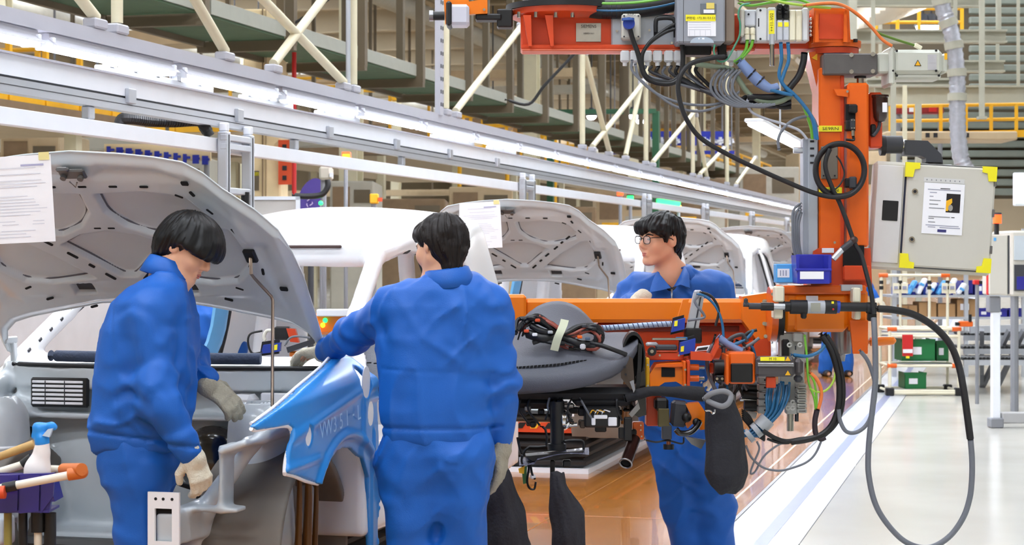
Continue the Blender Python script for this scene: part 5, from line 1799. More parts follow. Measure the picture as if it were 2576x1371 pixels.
# ---- middle worker: seen from behind, left arm reaching into the car
ZM = 7.4
def TM(y, x0, x1, Z, hd):
    p, q = CF(x0, y, Z), CF(x1, y, Z)
    return (p.z, (p.x + q.x) / 2, Z, (q.x - p.x) / 2, hd)
def hair_short(g, P, M):
    g.ell(P(0, -.012, .040), (.090, .110, .090), M, k=.02)
    g.ell(P(0, -.050, .000), (.085, .074, .085), M, k=.03)
    g.cap(P(0, -.055, -.05), P(0, -.052, -.095), .058, .044, k=.02)
    g.ell(P(0, .060, .070), (.070, .050, .035), M, k=.03)
    g.box(P(0, .135, -.06), (.30, .16, .20), M, r=.03, k=.015, mode='sub')
    for s_ in (-1, 1):
        g.ell(P(s_ * .100, .008, -.035), (.045, .042, .045), M, k=.012, mode='sub')
cfgM = dict(label='worker in blue overalls seen from behind, reaching into the nearest car', group='workers in blue',
    j=dict(head=px(1108, 620, ZM + .02), neck=px(1128, 712, ZM),
           shL=px(992, 772, ZM), elL=px(892, 842, ZM + .24), wrL=px(818, 884, ZM + .44),
           shR=px(1228, 776, ZM + .01), elR=px(1262, 958, ZM + .02), wrR=px(1262, 1118, ZM + .06),
           hipL=px(1036, 1140, ZM), knL=px(1036, 1420, ZM), anL=px(1030, 1612, ZM),
           hipR=px(1160, 1140, ZM), knR=px(1164, 1420, ZM), anR=px(1170, 1612, ZM)),
    look=(-.62, .70, -.28), hup=(-.05, .2, .97), front=(-.15, 1, 0), yaw=0.0,
    torso=[TM(700, 1075, 1190, ZM, .075), TM(728, 1030, 1208, ZM, .105), TM(770, 982, 1240, ZM, .125), TM(850, 958, 1244, ZM, .14), TM(950, 958, 1242, ZM, .145),
           TM(1030, 954, 1242, ZM, .15), TM(1075, 962, 1236, ZM, .145), TM(1112, 972, 1226, ZM, .135)],
    pelvis=[TM(1060, 985, 1215, ZM, .12), TM(1140, 968, 1224, ZM, .125), TM(1200, 972, 1220, ZM, .105), TM(1240, 990, 1204, ZM, .07)],
    handL=((-.72, .66, -.1), (.1, .2, .97), 1, (.2, .25, .2)), handR=((-.02, .06, -1), (.93, -.35, 0), 1, (.18, .3, .25)),
    gloveL=glove_m, gloveR=glove_g, hair=hair_short, hairmat=hair_b, crown=(0, -.05, .10), tuft=.005, mess=.004, seed=7, open=.7, hsc=.98,
    seams=[((px(965, 925, ZM)), (px(1245, 938, ZM)))])
build_person(cfgM)

# ---- worker with glasses, behind the orange beam
ZG = 9.1
def TG(y, x0, x1, Z, hd):
    p, q = CF(x0, y, Z), CF(x1, y, Z)
    return (p.z, (p.x + q.x) / 2, Z, (q.x - p.x) / 2, hd)
def hair_shag(g, P, M):
    g.ell(P(0, -.008, .048), (.092, .112, .086), M, k=.02)
    g.ell(P(0, -.055, .000), (.088, .072, .085), M, k=.03)
    g.cap(P(0, -.066, -.05), P(0, -.070, -.110), .052, .036, k=.02)
    g.ell(P(.0, .070, .060), (.078, .050, .045), M, k=.03)
    g.ell(P(-.05, .045, .035), (.040, .060, .040), M, k=.03)
    g.cap(P(.03, .105, .06), P(.035, .104, .022), .020, .010, k=.02)
    g.cap(P(-.072, .02, .03), P(-.082, .022, -.010), .020, .010, k=.02)
    g.cap(P(.072, .02, .03), P(.082, .022, -.010), .020, .010, k=.02)
    g.box(P(0, .135, -.080), (.30, .19, .20), M, r=.03, k=.012, mode='sub')
    g.ell(P(-.045, .105, .018), (.030, .040, .030), M, k=.012, mode='sub')
    for s_ in (-1, 1):
        g.ell(P(s_ * .100, .0, -.030), (.042, .034, .045), M, k=.012, mode='sub')
cfgG = dict(label='young worker in blue with black glasses leaning over the orange beam', group='workers in blue',
    j=dict(head=px(1662, 602, ZG), neck=px(1692, 700, ZG + .02),
           shL=px(1795, 728, ZG + .03), elL=px(1858, 830, ZG + .06), wrL=px(1812, 912, ZG - .02),
           shR=px(1612, 730, ZG + .05), elR=px(1556, 806, ZG + .10), wrR=px(1612, 752, ZG - .16),
           hipL=px(1752, 1055, ZG + .04), knL=px(1790, 1260, ZG - .02), anL=px(1812, 1424, ZG + .04),
           hipR=px(1672, 1055, ZG + .06), knR=px(1712, 1260, ZG + .02), anR=px(1742, 1424, ZG + .06)),
    look=(-.84, -.54, -.03), hup=(.06, 0, 1), front=(-.25, -1, 0), yaw=-.12,
    torso=[TG(690, 1655, 1735, ZG + .02, .075), TG(712, 1612, 1800, ZG + .03, .105), TG(745, 1600, 1812, ZG + .03, .12), TG(820, 1604, 1810, ZG + .03, .135), TG(900, 1606, 1806, ZG + .04, .135),
           TG(980, 1612, 1806, ZG + .05, .14), TG(1010, 1620, 1800, ZG + .05, .13)],
    pelvis=[TG(970, 1626, 1796, ZG + .05, .115), TG(1040, 1624, 1794, ZG + .05, .12), TG(1090, 1640, 1794, ZG + .05, .10), TG(1120, 1670, 1780, ZG + .05, .06)],
    handR=((-.55, -.62, -.35), (-.2, -.35, .92), -1, (.75, .9, .7)), handL=((-.6, -.5, -.6), (.3, -.6, .6), 1, (.4, .4, .3)),
    gloveR=glove_m, gloveL=glove_m, hair=hair_shag, crown=(0, -.06, .10), tuft=.006, mess=.005, seed=12, open=.80, jaw=1.02, vneck=1, colr=1.08,
    colprof=((.066, -.035), (.067, .0), (.072, .032), (.080, .042), (.092, .034), (.108, .004), (.122, -.030)))
rootG, PG, MG = build_person(cfgG)
# glasses
gl = None
b = MB()
for s_ in (-1, 1):
    pts = []
    for t in np.linspace(0, 2 * math.pi, 17):
        ct, st_ = math.cos(t), math.sin(t)
        u = .0255 * np.sign(ct) * abs(ct) ** .7; v = .0185 * np.sign(st_) * abs(st_) ** .7
        pts.append(PG(s_ * .034 + u, .1085 - .10 * (s_ * .034 + u) ** 2 * 4, .000 + v))
    b.tube([tuple(p) for p in pts], .0020, 6, 1, False)
    b.tube([tuple(PG(s_ * .058, .105, .010)), tuple(PG(s_ * .076, .085, .012)), tuple(PG(s_ * .084, .01, .008)), tuple(PG(s_ * .082, -.015, -.004))], .0022, 6, 3)
b.tube([tuple(PG(-.010, .1085, .006)), tuple(PG(0, .113, .009)), tuple(PG(.010, .1085, .006))], .0020, 6, 2)
glo = add('glasses', (cam2world(np.array([tuple(v) for v in b.v])), b.f), black, rootG)
for s_ in (-1, 1):
    b = MB().prism([tuple(PG(s_ * .034 + .024 * math.cos(t), .1075 - .0005, .0 + .0175 * math.sin(t))) for t in np.linspace(0, 2 * math.pi, 17)[:-1]], tuple(MG[:, 1] * .0008))
    add('lens', (cam2world(np.array([tuple(v) for v in b.v])), b.f), mat('spectacle lens', (240, 244, 248), .05, alpha=.16, var=0), glo, smooth=False)
# spread collar flaps
for pts in (((1653, 682, 9.05), (1668, 700, 8.99), (1688, 724, 8.955), (1664, 730, 8.965), (1634, 735, 8.985), (1642, 706, 9.02)), ((1722, 668, 9.06), (1734, 690, 9.03), (1736, 724, 8.975), (1712, 716, 8.960), (1694, 722, 8.955), (1708, 698, 9.0))):
    V = [Vector(px(*q)) for q in pts]; c_ = sum(V, Vector()) / 6 - Vector((0, .012, 0))
    b = MB().raw(V + [c_] + [v + Vector((0, .006, 0)) for v in V], [(i, (i + 1) % 6, 6) for i in range(6)] + [(i, i + 7, (i + 1) % 6 + 7, (i + 1) % 6) for i in range(6)])
    add('collar_flap', (cam2world(np.array([tuple(v) for v in b.v])), b.f), uniform, rootG, ang=1.2)
# dark shirt neckline and zip
nb = cfgG['j']['neck']
b = MB().tube([tuple(nb + np.array([-.045, -.052, -.02])), tuple(nb + np.array([-.01, -.082, -.055])), tuple(nb + np.array([.035, -.066, -.02]))], .012, 8, 4)
add('shirt_neckline', (cam2world(np.array([tuple(v) for v in b.v])), b.f), black, rootG)
b = MB().tube([tuple(px(1690, 728, ZG - .11)), tuple(px(1690, 760, ZG - .125)), tuple(px(1690, 800, ZG - .125))], .004, 6, 2)
add('zip', (cam2world(np.array([tuple(v) for v in b.v])), b.f), steel, rootG)

# ---- worker on the far side of the nearest car, bending into the rear door
ZF = 11.1
def TF(y, x0, x1, Z, hd):
    p, q = CF(x0, y, Z), CF(x1, y, Z)
    return (p.z, (p.x + q.x) / 2, Z, (q.x - p.x) / 2, hd)
cfgF = dict(label='worker in blue bending at the far rear door of the nearest car', group='workers in blue', res=.008,
    j=dict(head=px(560, 735, ZF), neck=px(535, 775, ZF), shL=px(490, 795, ZF + .1), elL=px(480, 880, ZF + .05), wrL=px(500, 960, ZF - .1),
           shR=px(575, 795, ZF - .1), elR=px(592, 870, ZF - .14), wrR=px(560, 930, ZF - .2),
           hipL=px(490, 980, ZF + .2), knL=px(490, 1140, ZF + .2), anL=px(490, 1284, ZF + .2),
           hipR=px(545, 980, ZF + .2), knR=px(545, 1140, ZF + .2), anR=px(545, 1284, ZF + .2)),
    look=(.5, -.6, -.5), front=(.4, -1, 0), yaw=0,
    torso=[TF(770, 505, 565, ZF, .07), TF(790, 480, 588, ZF, .11), TF(850, 476, 592, ZF + .03, .14), TF(930, 474, 590, ZF + .12, .14), TF(985, 476, 580, ZF + .18, .13)],
    pelvis=[TF(960, 478, 560, ZF + .18, .12), TF(1000, 474, 562, ZF + .2, .13), TF(1040, 474, 562, ZF + .2, .13)],
    handL=((.2, -.5, -.8), (-.5, -.6, .3), 1, (.4, .4, .3)), handR=((-.2, -.6, -.7), (.4, -.6, .3), 1, (.4, .4, .3)),
    gloveL=glove_m, gloveR=glove_m, hair=hair_short, seed=21)
build_person(cfgF)

# ================================================================== THE DASHBOARD MANIPULATOR
def part(par, name, m, x0, y0, x1, y1, Z, d, bev=.006, **k):
    return add(name, pbox(MB(), x0, y0, x1, y1, Z, d, bev), m, par, **k)
def poly(par, name, m, pts, Z, d, **k):
    return add(name, pprism(MB(), pts, Z, d), m, par, smooth=False, **k)
def pcyl(par, name, m, p, q, r, Z, Z2=None, n=18, r1=None, **k):
    return add(name, MB().cyl(W(p[0], p[1], Z), W(q[0], q[1], Z2 or Z), r, r1, n), m, par, **k)
def ptube(par, name, m, pts, r, Z, n=8, sub=5, **k):
    P = [W(p[0], p[1], p[2] if len(p) > 2 else Z) for p in pts]
    return add(name, MB().tube(P, r, n, sub), m, par, **k)
def bolts(par, pts, Z, r=.006, m=chrome):
    for x, y in pts:
        add('bolt', MB().cyl(W(x, y, Z - .008), W(x, y, Z + .01), r, n=8), m, par)
PXM = 8.4 / FPX      # metres per pixel at the robot

# ---------------- overhead arm
arm = thing('overhead_arm', 'red orange overhead arm carrying boxes and cables', 'robot arm', W(1700, 130, 8.5))
part(arm, 'girder', redorange, 1310, 34, 2046, 122, 8.50, .26, .008)
part(arm, 'bottom_flange', mat('pale orange paint', (232, 120, 90), .4), 1312, 122, 1900, 128, 8.46, .14, .004)
part(arm, 'bottom_lip', redorange, 1310, 112, 1900, 123, 8.46, .02, .004)
cz = W(1418, 30, 8.63)
add('slew_flange', MB().lathe([(.05, -.045), (.20, -.045), (.245, -.025), (.25, 0), (.05, 0)], cz, n=40), redorange, arm)
add('slew_ring', MB().lathe([(.05, 0), (.262, 0), (.262, .026), (.22, .03), (.05, .03)], cz, n=40), black, arm)
add('slew_drum', MB().lathe([(.05, .03), (.185, .03), (.185, .75), (.05, .75)], cz, n=40), steel, arm)
add('hanging_post', MB().box(cz + Vector((0, 0, 3.4)), (.3, .3, 5.3)), redorange, arm, smooth=False)
for x in (1330, 1385):
    poly(arm, 'rib', redorange, [(x - 14, 38), (x + 6, 38), (x + 8, 116), (x, 116)], 8.42, .09)
for x in (1306, 1348, 1398, 1440):
    add('bolt', MB().cyl(W(x, 30, 8.41), W(x, 44, 8.41), .009, n=8), chrome, arm)
pl = part(arm, 'name_plate', mat('worn plate', (196, 194, 178), .5, metal=.3, var=.12, vscale=20), 1449, 58, 1512, 105, 8.495, .006, .001)
text('plate_lettering', 'SIEMENS', W(1481, 66, 8.493), RX, UP, .014, ink, pl, width=.068)
text('plate_lettering', '1000161', W(1481, 84, 8.493), RX, UP, .007, ink, pl, width=.045)
poly(arm, 'bracket_plate', amber, [(1116, -8), (1176, -8), (1180, 4), (1226, -4), (1226, 34), (1172, 36), (1170, 60), (1120, 60)], 8.45, .04)
part(arm, 'drive_motor', mat('pale lilac motor', (206, 206, 218), .4), 1130, 10, 1180, 62, 8.38, .14, .012)
part(arm, 'motor_flange', black, 1122, 2, 1136, 64, 8.37, .16, .008)
pcyl(arm, 'motor_shaft', black, (1082, 40), (1118, 40), .020, 8.45)
add('shaft_cap', MB().cyl(W(1080, 40, 8.45), W(1090, 40, 8.45), .024), steel, arm)
part(arm, 'cable_block', black, 1196, 34, 1262, 50, 8.46, .10); part(arm, 'cable_block', black, 1250, 22, 1290, 68, 8.47, .10)
bolts(arm, [(1178, 26), (1218, 24)], 8.44)
# corrugated energy hose on top
pts = [W(1400, -16, 8.5), W(1440, 8, 8.48), W(1500, 22, 8.47), W(1580, 22, 8.46), W(1650, 14, 8.46), W(1712, 0, 8.46)]
hs_ = add('energy_hose', MB().tube(pts, .034, 12, 8), mat('hose lining', (60, 120, 150), .4), arm)
P = catmull(pts, 7)
for i in range(1, len(P) - 1):
    d = (P[i + 1] - P[i - 1]).normalized()
    add('rib', MB().cyl(P[i] - d * .010, P[i] + d * .010, .044, n=14), black, hs_)
for dx, m in ((.02, greencable), (-.01, bluecable)):
    add('core', MB().tube([p + Vector((0, 0, dx)) - FW * .036 for p in pts], .008, 6, 6), m, hs_)
part(arm, 'silver_plate', mat('silver sheet', (182, 188, 196), .35, metal=.5), 1538, 36, 1702, 117, 8.47, .03, .006)
bolts(arm, [(1552, 78), (1634, 76), (1690, 108)], 8.468)
pbx = part(arm, 'plug_box', boxgrey, 1564, 34, 1612, 98, 8.40, .08, .008)
add('plug', MB().cyl(W(1582, 62, 8.40), W(1582, 58, 8.34), .026, n=18), sensorblue, pbx)
add('plug_lid', MB().cyl(W(1580, 46, 8.345), W(1580, 52, 8.345), .028, n=18), mat('plug blue', (60, 96, 170), .4), pbx)
bolts(pbx, [(1570, 40), (1606, 40), (1570, 92), (1606, 92)], 8.40, .004, darkgrey)
text('box_lettering', 'WEIPU', W(1588, 37, 8.398), RX, UP, .009, ink, pbx)
ptube(arm, 'handle', black, [(1650, 96), (1650, 54), (1660, 46), (1688, 46), (1698, 56), (1700, 94)], .010, 8.40, 8, 3)
# grey control box
gb = part(arm, 'control_box', mat('blue grey box', (146, 150, 158), .5), 1703, -30, 1824, 108, 8.30, .17, .008)
part(gb, 'box_side', mat('brown grey side', (134, 118, 104), .5), 1824, -30, 1848, 106, 8.33, .18, .006)
part(gb, 'lid_seam', darkgrey, 1719, -30, 1720, 108, 8.299, .002, 0)
part(gb, 'latch_window', mat('grey window', (110, 116, 124), .4), 1762, 8, 1802, 36, 8.294, .008, .003)
part(gb, 'yellow_sticker', mat('pale yellow sticker', (228, 206, 104), .6), 1777, 7, 1797, 22, 8.291, .002, 0)
part(gb, 'white_sticker', paper, 1770, 24, 1797, 33, 8.291, .002, 0)
part(gb, 'data_sheet', paper, 1730, 52, 1801, 91, 8.296, .003, 0)
for y in (56, 62, 68, 74):
    part(gb, 'sheet_line', paperink, 1732, y, 1770 + (y % 3) * 9, y + .7, 8.2955, .001, 0)
for x in range(5):
    part(gb, 'sheet_box', mat('faint line', (190, 190, 200), .8), 1734 + x * 13.4, 76, 1734.8 + x * 13.4, 90, 8.2955, .001, 0)
tg = part(gb, 'address_tag', yellow_tag, 1725, 37, 1800, 53, 8.294, .003, 0)
text('address_lettering', 'IP地址: 172.30.153.53', W(1763, 45, 8.2935), RX, UP, .010, ink, tg, width=.122)
add('box_logo', MB().prism([W(1766 + 30 * math.cos(t), 108 - 16 * math.sin(t), 8.297) for t in np.linspace(0, math.pi, 14)], FW * .003), mat('pale blue moulding', (176, 190, 204), .4), gb, smooth=False)
for x in (1757, 1766, 1769):
    part(gb, 'logo_mark', lettering, x, 95, x + 3, 99, 8.2965, .001, 0)
part(arm, 'black_bracket', black, 1720, 108, 1790, 138, 8.42, .1); part(arm, 'black_bracket', black, 1806, 108, 1828, 150, 8.42, .1)
# terminal modules
tm = thing('terminal_block', 'row of pale valve and bus modules on the overhead arm', 'electronics', W(1950, 104, 8.4))
part(tm, 'carrier', mat('light module grey', (214, 216, 218), .45), 1866, 24, 2036, 104, 8.40, .09, .004)
part(tm, 'module', boxgrey, 1862, 22, 1874, 92, 8.385, .05); part(tm, 'module', mat('silver module', (204, 208, 216), .4), 1875, 24, 1901, 66, 8.38, .05)
for x in (1874, 1888):
    part(tm, 'connector', ivory, x, 68, x + 12, 88, 8.375, .05); add('cable_end', MB().cyl(W(x + 6, 88, 8.38), W(x + 6, 100, 8.38), .010), ivory, tm)
part(tm, 'module', mat('light module grey', (214, 216, 218), .45), 1903, 19, 1930, 104, 8.375, .05)
part(tm, 'module', mat('light module grey', (214, 216, 218), .45), 1931, 18, 1953, 104, 8.375, .05)
tg = part(tm, 'address_tag', yellow_tag, 1934, 26, 1948, 86, 8.372, .003, 0)
text('address_lettering', '++11-V02', W(1941, 56, 8.3715), UP, -RX, .014, ink, tg, width=.080)
for x in (1955, 1971):
    part(tm, 'fuse_top', black, x, 10, x + 15, 48, 8.375, .06); part(tm, 'module', mat('silver module', (204, 208, 216), .4), x, 49, x + 15, 103, 8.38, .05)
    part(tm, 'tag', yellow_tag, x + 2, 56, x + 13, 67, 8.378, .003, 0)
    for y in (22, 32):
        add('knob', MB().ball(W(x + 7, y, 8.375), .009, 8, 6), black, tm)
for x in (1987, 2003):
    part(tm, 'module', ivory, x, 24, x + 15, 103, 8.375, .05)
part(tm, 'module', mat('light module grey', (214, 216, 218), .45), 2019, 19, 2034, 103, 8.38, .06)
for x, y in ((1913, 26), (1913, 98), (1883, 36)):
    add('screw_hole', MB().cyl(W(x, y, 8.372), W(x, y, 8.376), .005, n=10), ink, tm)
part(tm, 'slot', ink, 1907, 46, 1910, 67, 8.374, .002, 0)
add('gland', MB().cyl(W(1942, 86, 8.37), W(1942, 112, 8.37), .013, n=14), alu, tm)
add('connector_plug', MB().cyl(W(1942, 108, 8.37), W(1942, 166, 8.37), .011, n=14), chrome, tm)
for y in (48, 58, 68, 78, 88):
    add('stud', MB().ball(W(2040, y, 8.40), .008, 8, 6), chrome, tm)
# cable glands under the arm
for i, x in enumerate((1572, 1596, 1628, 1654, 1682, 1706, 1840, 1862)):
    add('cable_gland', MB().box(W(x, 142, 8.44), (.04, .04, .05), MC, .006).cyl(W(x, 146, 8.44), W(x, 166, 8.44), .010), mat('light module grey', (214, 216, 218), .45), arm)

# ---------------- column head and servo motor
colm = thing('lift_column', 'tall orange lift column of the dashboard manipulator', 'robot column', W(2120, 730, 8.5))
poly(colm, 'head', orange, [(2048, 18), (2136, 22), (2140, 106), (2046, 106)], 8.40, .24)
poly(colm, 'head_panel', redorange, [(2062, 34), (2124, 36), (2128, 98), (2058, 98)], 8.392, .012)
for x in (2052, 2124):
    poly(colm, 'head_rib', orange, [(x, 26), (x + 6, 26), (x + 8, 106), (x - 2, 106)], 8.37, .04)
fc_ = W(2098, 116, 8.52)
add('head_flange', MB().lathe([(.02, -.012), (.118, -.012), (.120, .018), (.02, .018)], fc_, n=36), orange, colm)
add('swivel_flange', MB().lathe([(.02, -.012), (.108, -.012), (.110, .014), (.02, .014)], fc_ - Vector((0, 0, .028)), n=36), redorange, colm)
for x in (2082, 2132, 2152):
    add('bolt', MB().cyl(W(x, 106, 8.42), W(x, 98, 8.42), .010, n=8), black, colm)
poly(colm, 'neck', orange, [(2034, 132), (2072, 126), (2072, 210), (2060, 240), (2050, 200)], 8.46, .16)
add('warning_triangle', MB().prism([W(2042, 146, 8.455), W(2056, 134, 8.455), W(2056, 152, 8.455)], FW * .004), yellow, colm, smooth=False)
part(colm, 'gearbox', mat('dark cast grey', (98, 94, 92), .5, metal=.3, var=.15, vscale=14), 2072, 134, 2208, 188, 8.36, .16, .006)
bolts(colm, [(2142, 138), (2196, 136), (2142, 180), (2196, 179)], 8.358, .010)
part(colm, 'mast', orange, 2060, 170, 2122, 726, 8.40, .2, .008)
part(colm, 'mast_edge', redorange, 2114, 190, 2124, 640, 8.395, .03, .003)
part(colm, 'carriage', orange, 2132, 208, 2186, 622, 8.36, .2, .010)
poly(colm, 'carriage_lug', orange, [(2098, 224), (2134, 224), (2134, 244), (2106, 240)], 8.36, .03)
part(colm, 'side_plate', redorange, 2186, 232, 2220, 372, 8.42, .16, .008)
part(colm, 'carriage_window', hole_m, 2128, 262, 2152, 330, 8.357, .01, .0)
part(colm, 'limit_switch', black, 2136, 262, 2158, 284, 8.33, .05); sw = part(colm, 'limit_switch', darkgrey, 2140, 298, 2152, 326, 8.31, .05)
part(colm, 'switch_body', black, 2128, 302, 2146, 328, 8.33, .05)
bolts(sw, [(2143, 302), (2149, 302), (2143, 322), (2149, 322)], 8.31, .003)
add('switch_plug', MB().cyl(W(2146, 328, 8.33), W(2146, 342, 8.33), .008), chrome, sw)
ptube(colm, 'switch_lead', black, [(2146, 342), (2148, 352), (2138, 352), (2128, 351)], .006, 8.33, 6, 3)
part(colm, 'limit_switch', black, 2126, 448, 2144, 472, 8.33, .05); part(colm, 'limit_switch', darkgrey, 2138, 444, 2156, 474, 8.31, .05)
add('carriage_screw', MB().cyl(W(2164, 196, 8.44), W(2164, 210, 8.44), .016), chrome, colm); add('screw_nut', MB().cyl(W(2164, 187, 8.44), W(2164, 197, 8.44), .026), black, colm)
for y0, nm in ((316, 0), (471, 1)):
    tg = part(colm, 'name_tag', yellow_tag, 2060, y0, 2118, y0 + 15, 8.393, .004, 0)
    text('tag_lettering', 'SE9RN', W(2089, y0 + 7.5, 8.3922), RX, UP, .0135, ink, tg, width=.070)
part(colm, 'grey_plate', mat('taupe plate', (124, 116, 104), .5), 2066, 368, 2108, 450, 8.388, .012, .003)
bolts(colm, [(2072, 442), (2100, 442), (2094, 368)], 8.385, .004, ink)
bolts(colm, [(2094, 368), (2132, 230), (2100, 610)], 8.35, .006)
# base of the column
poly(colm, 'foot_block', redorange, [(2046, 632), (2060, 624), (2190, 624), (2194, 722), (2040, 722)], 8.38, .22)
part(colm, 'foot_gap', hole_m, 2122, 618, 2174, 672, 8.352, .02, 0); part(colm, 'foot_cover', redorange, 2122, 668, 2190, 706, 8.34, .05, .006)
part(colm, 'maker_label', paper, 2068, 624, 2098, 636, 8.376, .003, 0)
# filter bowl
fb = thing('filter_bowl', 'black air filter bowl on the right of the orange column', 'air filter', W(2214, 310, 8.45))
add('bowl', MB().lathe([(.006, -.11), (.020, -.105), (.030, -.085), (.034, -.02), (.034, .0), (.038, .004), (.038, .012), (.01, .014)], W(2214, 246, 8.40), n=20), mat('gloss dark brown', (44, 22, 22), .2, coat=.5), fb)
part(fb, 'label', paper, 2220, 258, 2232, 282, 8.362, .003, 0)
ptube(fb, 'drain_hose', darkgrey, [(2212, 306), (2212, 316), (2206, 330), (2196, 342)], .008, 8.40)
part(fb, 'bracket', black, 2190, 312, 2204, 344, 8.405, .02)
# servo motor
sv = thing('servo_motor', 'pale grey servo motor lying across the column head', 'motor', W(2300, 216, 8.45))
part(sv, 'adapter', mat('motor grey', (198, 200, 188), .45), 2208, 132, 2240, 184, 8.37, .16, .008)
part(sv, 'flange', mat('motor grey', (198, 200, 188), .45), 2238, 116, 2252, 214, 8.34, .2, .010)
part(sv, 'housing', mat('motor grey', (198, 200, 188), .45), 2250, 124, 2372, 186, 8.345, .17, .016)
part(sv, 'lower_housing', mat('motor grey', (198, 200, 188), .45), 2250, 184, 2368, 200, 8.36, .14, .010)
part(sv, 'end_cover', mat('motor grey', (198, 200, 188), .45), 2370, 134, 2384, 184, 8.355, .14, .010)
add('warning_triangle', MB().prism([W(2300, 166, 8.343), W(2309, 150, 8.343), W(2318, 166, 8.343)], FW * .003), ink, sv, smooth=False)
add('warning_face', MB().prism([W(2302.5, 164.5, 8.342), W(2309, 153, 8.342), W(2315.5, 164.5, 8.342)], FW * .002), yellow, sv, smooth=False)
part(sv, 'rating_label', mat('silver label', (206, 206, 212), .3, metal=.4), 2334, 137, 2356, 176, 8.343, .003, 0)
part(sv, 'end_tag', yellow, 2376, 134, 2383, 150, 8.353, .003, 0)
for x, y in ((2355, 127), (2355, 178), (2362, 190), (2256, 128), (2256, 190), (2246, 178)):
    add('screw', MB().box(W(x, y, 8.343), (.010, .008, .010), MC, .002), black, sv)
add('cable_stub', MB().beam(W(2300, 112, 8.42), W(2318, 122, 8.42), .02, .018, bev=.003), ivory, sv)

# cables on top: green, yellow-green and orange arcs
def cable(label, m, pts, r, Z=8.38, name='cable', cat='cable', grp=None):
    P = [W(p[0], p[1], p[2] if len(p) > 2 else Z) for p in pts]
    return add(name, MB().tube(P, r, 8, 6), m, label=label, cat=cat, group=grp)
cable('bright green cable running along the top of the pale modules', greencable, [(1856, 8), (1890, 14), (1940, 6), (2000, -2), (2040, 10)], .006)
cable('yellow green cable crossing above the pale modules', mat('lime cable', (160, 196, 70), .4), [(1860, 2), (1920, -2), (1980, 8), (2040, 16), (2090, 20)], .006, 8.36)
cable('orange and green cable arching from the modules to the servo motor', orangecable, [(2020, 14), (2070, 8), (2110, 10), (2150, 30), (2190, 66), (2220, 100), (2244, 116)], .007, 8.34)
cable('dark green cable arching to the top of the servo motor', mat('dark green cable', (88, 120, 40), .4), [(2020, 16), (2070, 10), (2120, 14), (2165, 44), (2205, 80), (2250, 98), (2300, 114)], .006, 8.36)
cable('thin teal green wire looping beside the grey control box', mat('teal wire', (66, 140, 110), .4), [(1888, 8), (1866, 14), (1857, 36), (1862, 60), (1860, 90), (1846, 120), (1828, 150), (1808, 154), (1796, 132), (1798, 112)], .004, 8.30)
# hanging wiring below the arm
wr = random.Random(9)
bk = [
 ('black mains lead from the blue plug curving under the arm', black, [(1583, 66, 8.36), (1592, 100), (1604, 132), (1612, 162), (1622, 190), (1650, 208), (1690, 210), (1712, 190), (1718, 150), (1716, 110)], .011),
 ('first black lead looping left of the grey control box', black, [(1700, 60), (1680, 70), (1650, 92), (1630, 112), (1616, 140), (1620, 180), (1640, 200), (1680, 206)], .008),
 ('second black lead looping left of the grey control box', black, [(1702, 72), (1676, 80), (1644, 100), (1622, 124), (1612, 150), (1618, 186), (1640, 206), (1690, 204), (1718, 180)], .008),
 ('long black cable hanging from the arm across to the orange column', rubber, [(1828, 142, 8.3), (1790, 146, 8.28), (1738, 160, 8.26), (1712, 190, 8.24), (1706, 230, 8.24), (1722, 290, 8.24), (1760, 345, 8.25), (1830, 388, 8.26), (1900, 422, 8.27), (1980, 458, 8.28), (2050, 486, 8.28), (2100, 496, 8.28), (2140, 490, 8.28)], .0105),
 ('grey cable sagging low under the arm', greycable, [(1590, 150), (1592, 180), (1640, 226), (1700, 268), (1760, 280), (1820, 262), (1860, 230)], .006),
 ('second grey cable sagging under the arm', greycable, [(1598, 160), (1610, 200), (1660, 240), (1730, 262), (1800, 262), (1850, 240)], .006),
 ('blue hose pair dropping from the modules', bluecable, [(1964, 106), (1966, 150), (1960, 190), (1976, 220), (2000, 240), (2020, 262), (2044, 300), (2052, 350)], .008),
 ('second blue hose dropping from the modules', bluecable, [(1982, 106), (1984, 150), (1972, 186), (1968, 210), (1996, 236), (2024, 268), (2048, 306), (2056, 352)], .008),
 ('blue hose crossing to the left under the modules', bluecable, [(2000, 240), (1960, 232), (1930, 222), (1905, 208)], .008),
 ('green cable hanging from the connectors', greencable, [(1880, 100), (1876, 124), (1862, 146), (1846, 156)], .007),
 ('second green cable hanging from the connectors', greencable, [(1894, 100), (1888, 120), (1870, 142), (1850, 160)], .007),
 ('grey green sheathed cable sweeping below the modules', mat('grey green cable', (120, 134, 112), .5), [(1740, 160), (1800, 168), (1840, 176), (1862, 206), (1886, 238), (1920, 256), (1960, 256), (1990, 240)], .012),
 ('black cable bundle right of the modules', black, [(2024, 132), (2020, 160), (2010, 190), (1992, 214), (1972, 236), (1940, 244), (1880, 244)], .015),
 ('light grey cable loop in front of the lone lamp', mat('pale cable', (176, 180, 190), .5), [(1886, 240), (1880, 262), (1894, 284), (1930, 300), (1970, 312), (2010, 328), (2030, 350)], .006),
 ('grey hose loop left of the column', greycable, [(1960, 378), (1958, 350), (1972, 322), (2000, 300), (2040, 294), (2056, 320)], .007),
 ('green and orange leads running down into the cable duct', greencable, [(2020, 262), (2030, 290), (2040, 320), (2044, 350)], .007),
]
for lab, m, pts, r in bk:
    cable(lab, m, pts, r, 8.38 if 'blue hose' not in lab else 8.35, 'hanging_cable', grp='cables under the overhead arm')
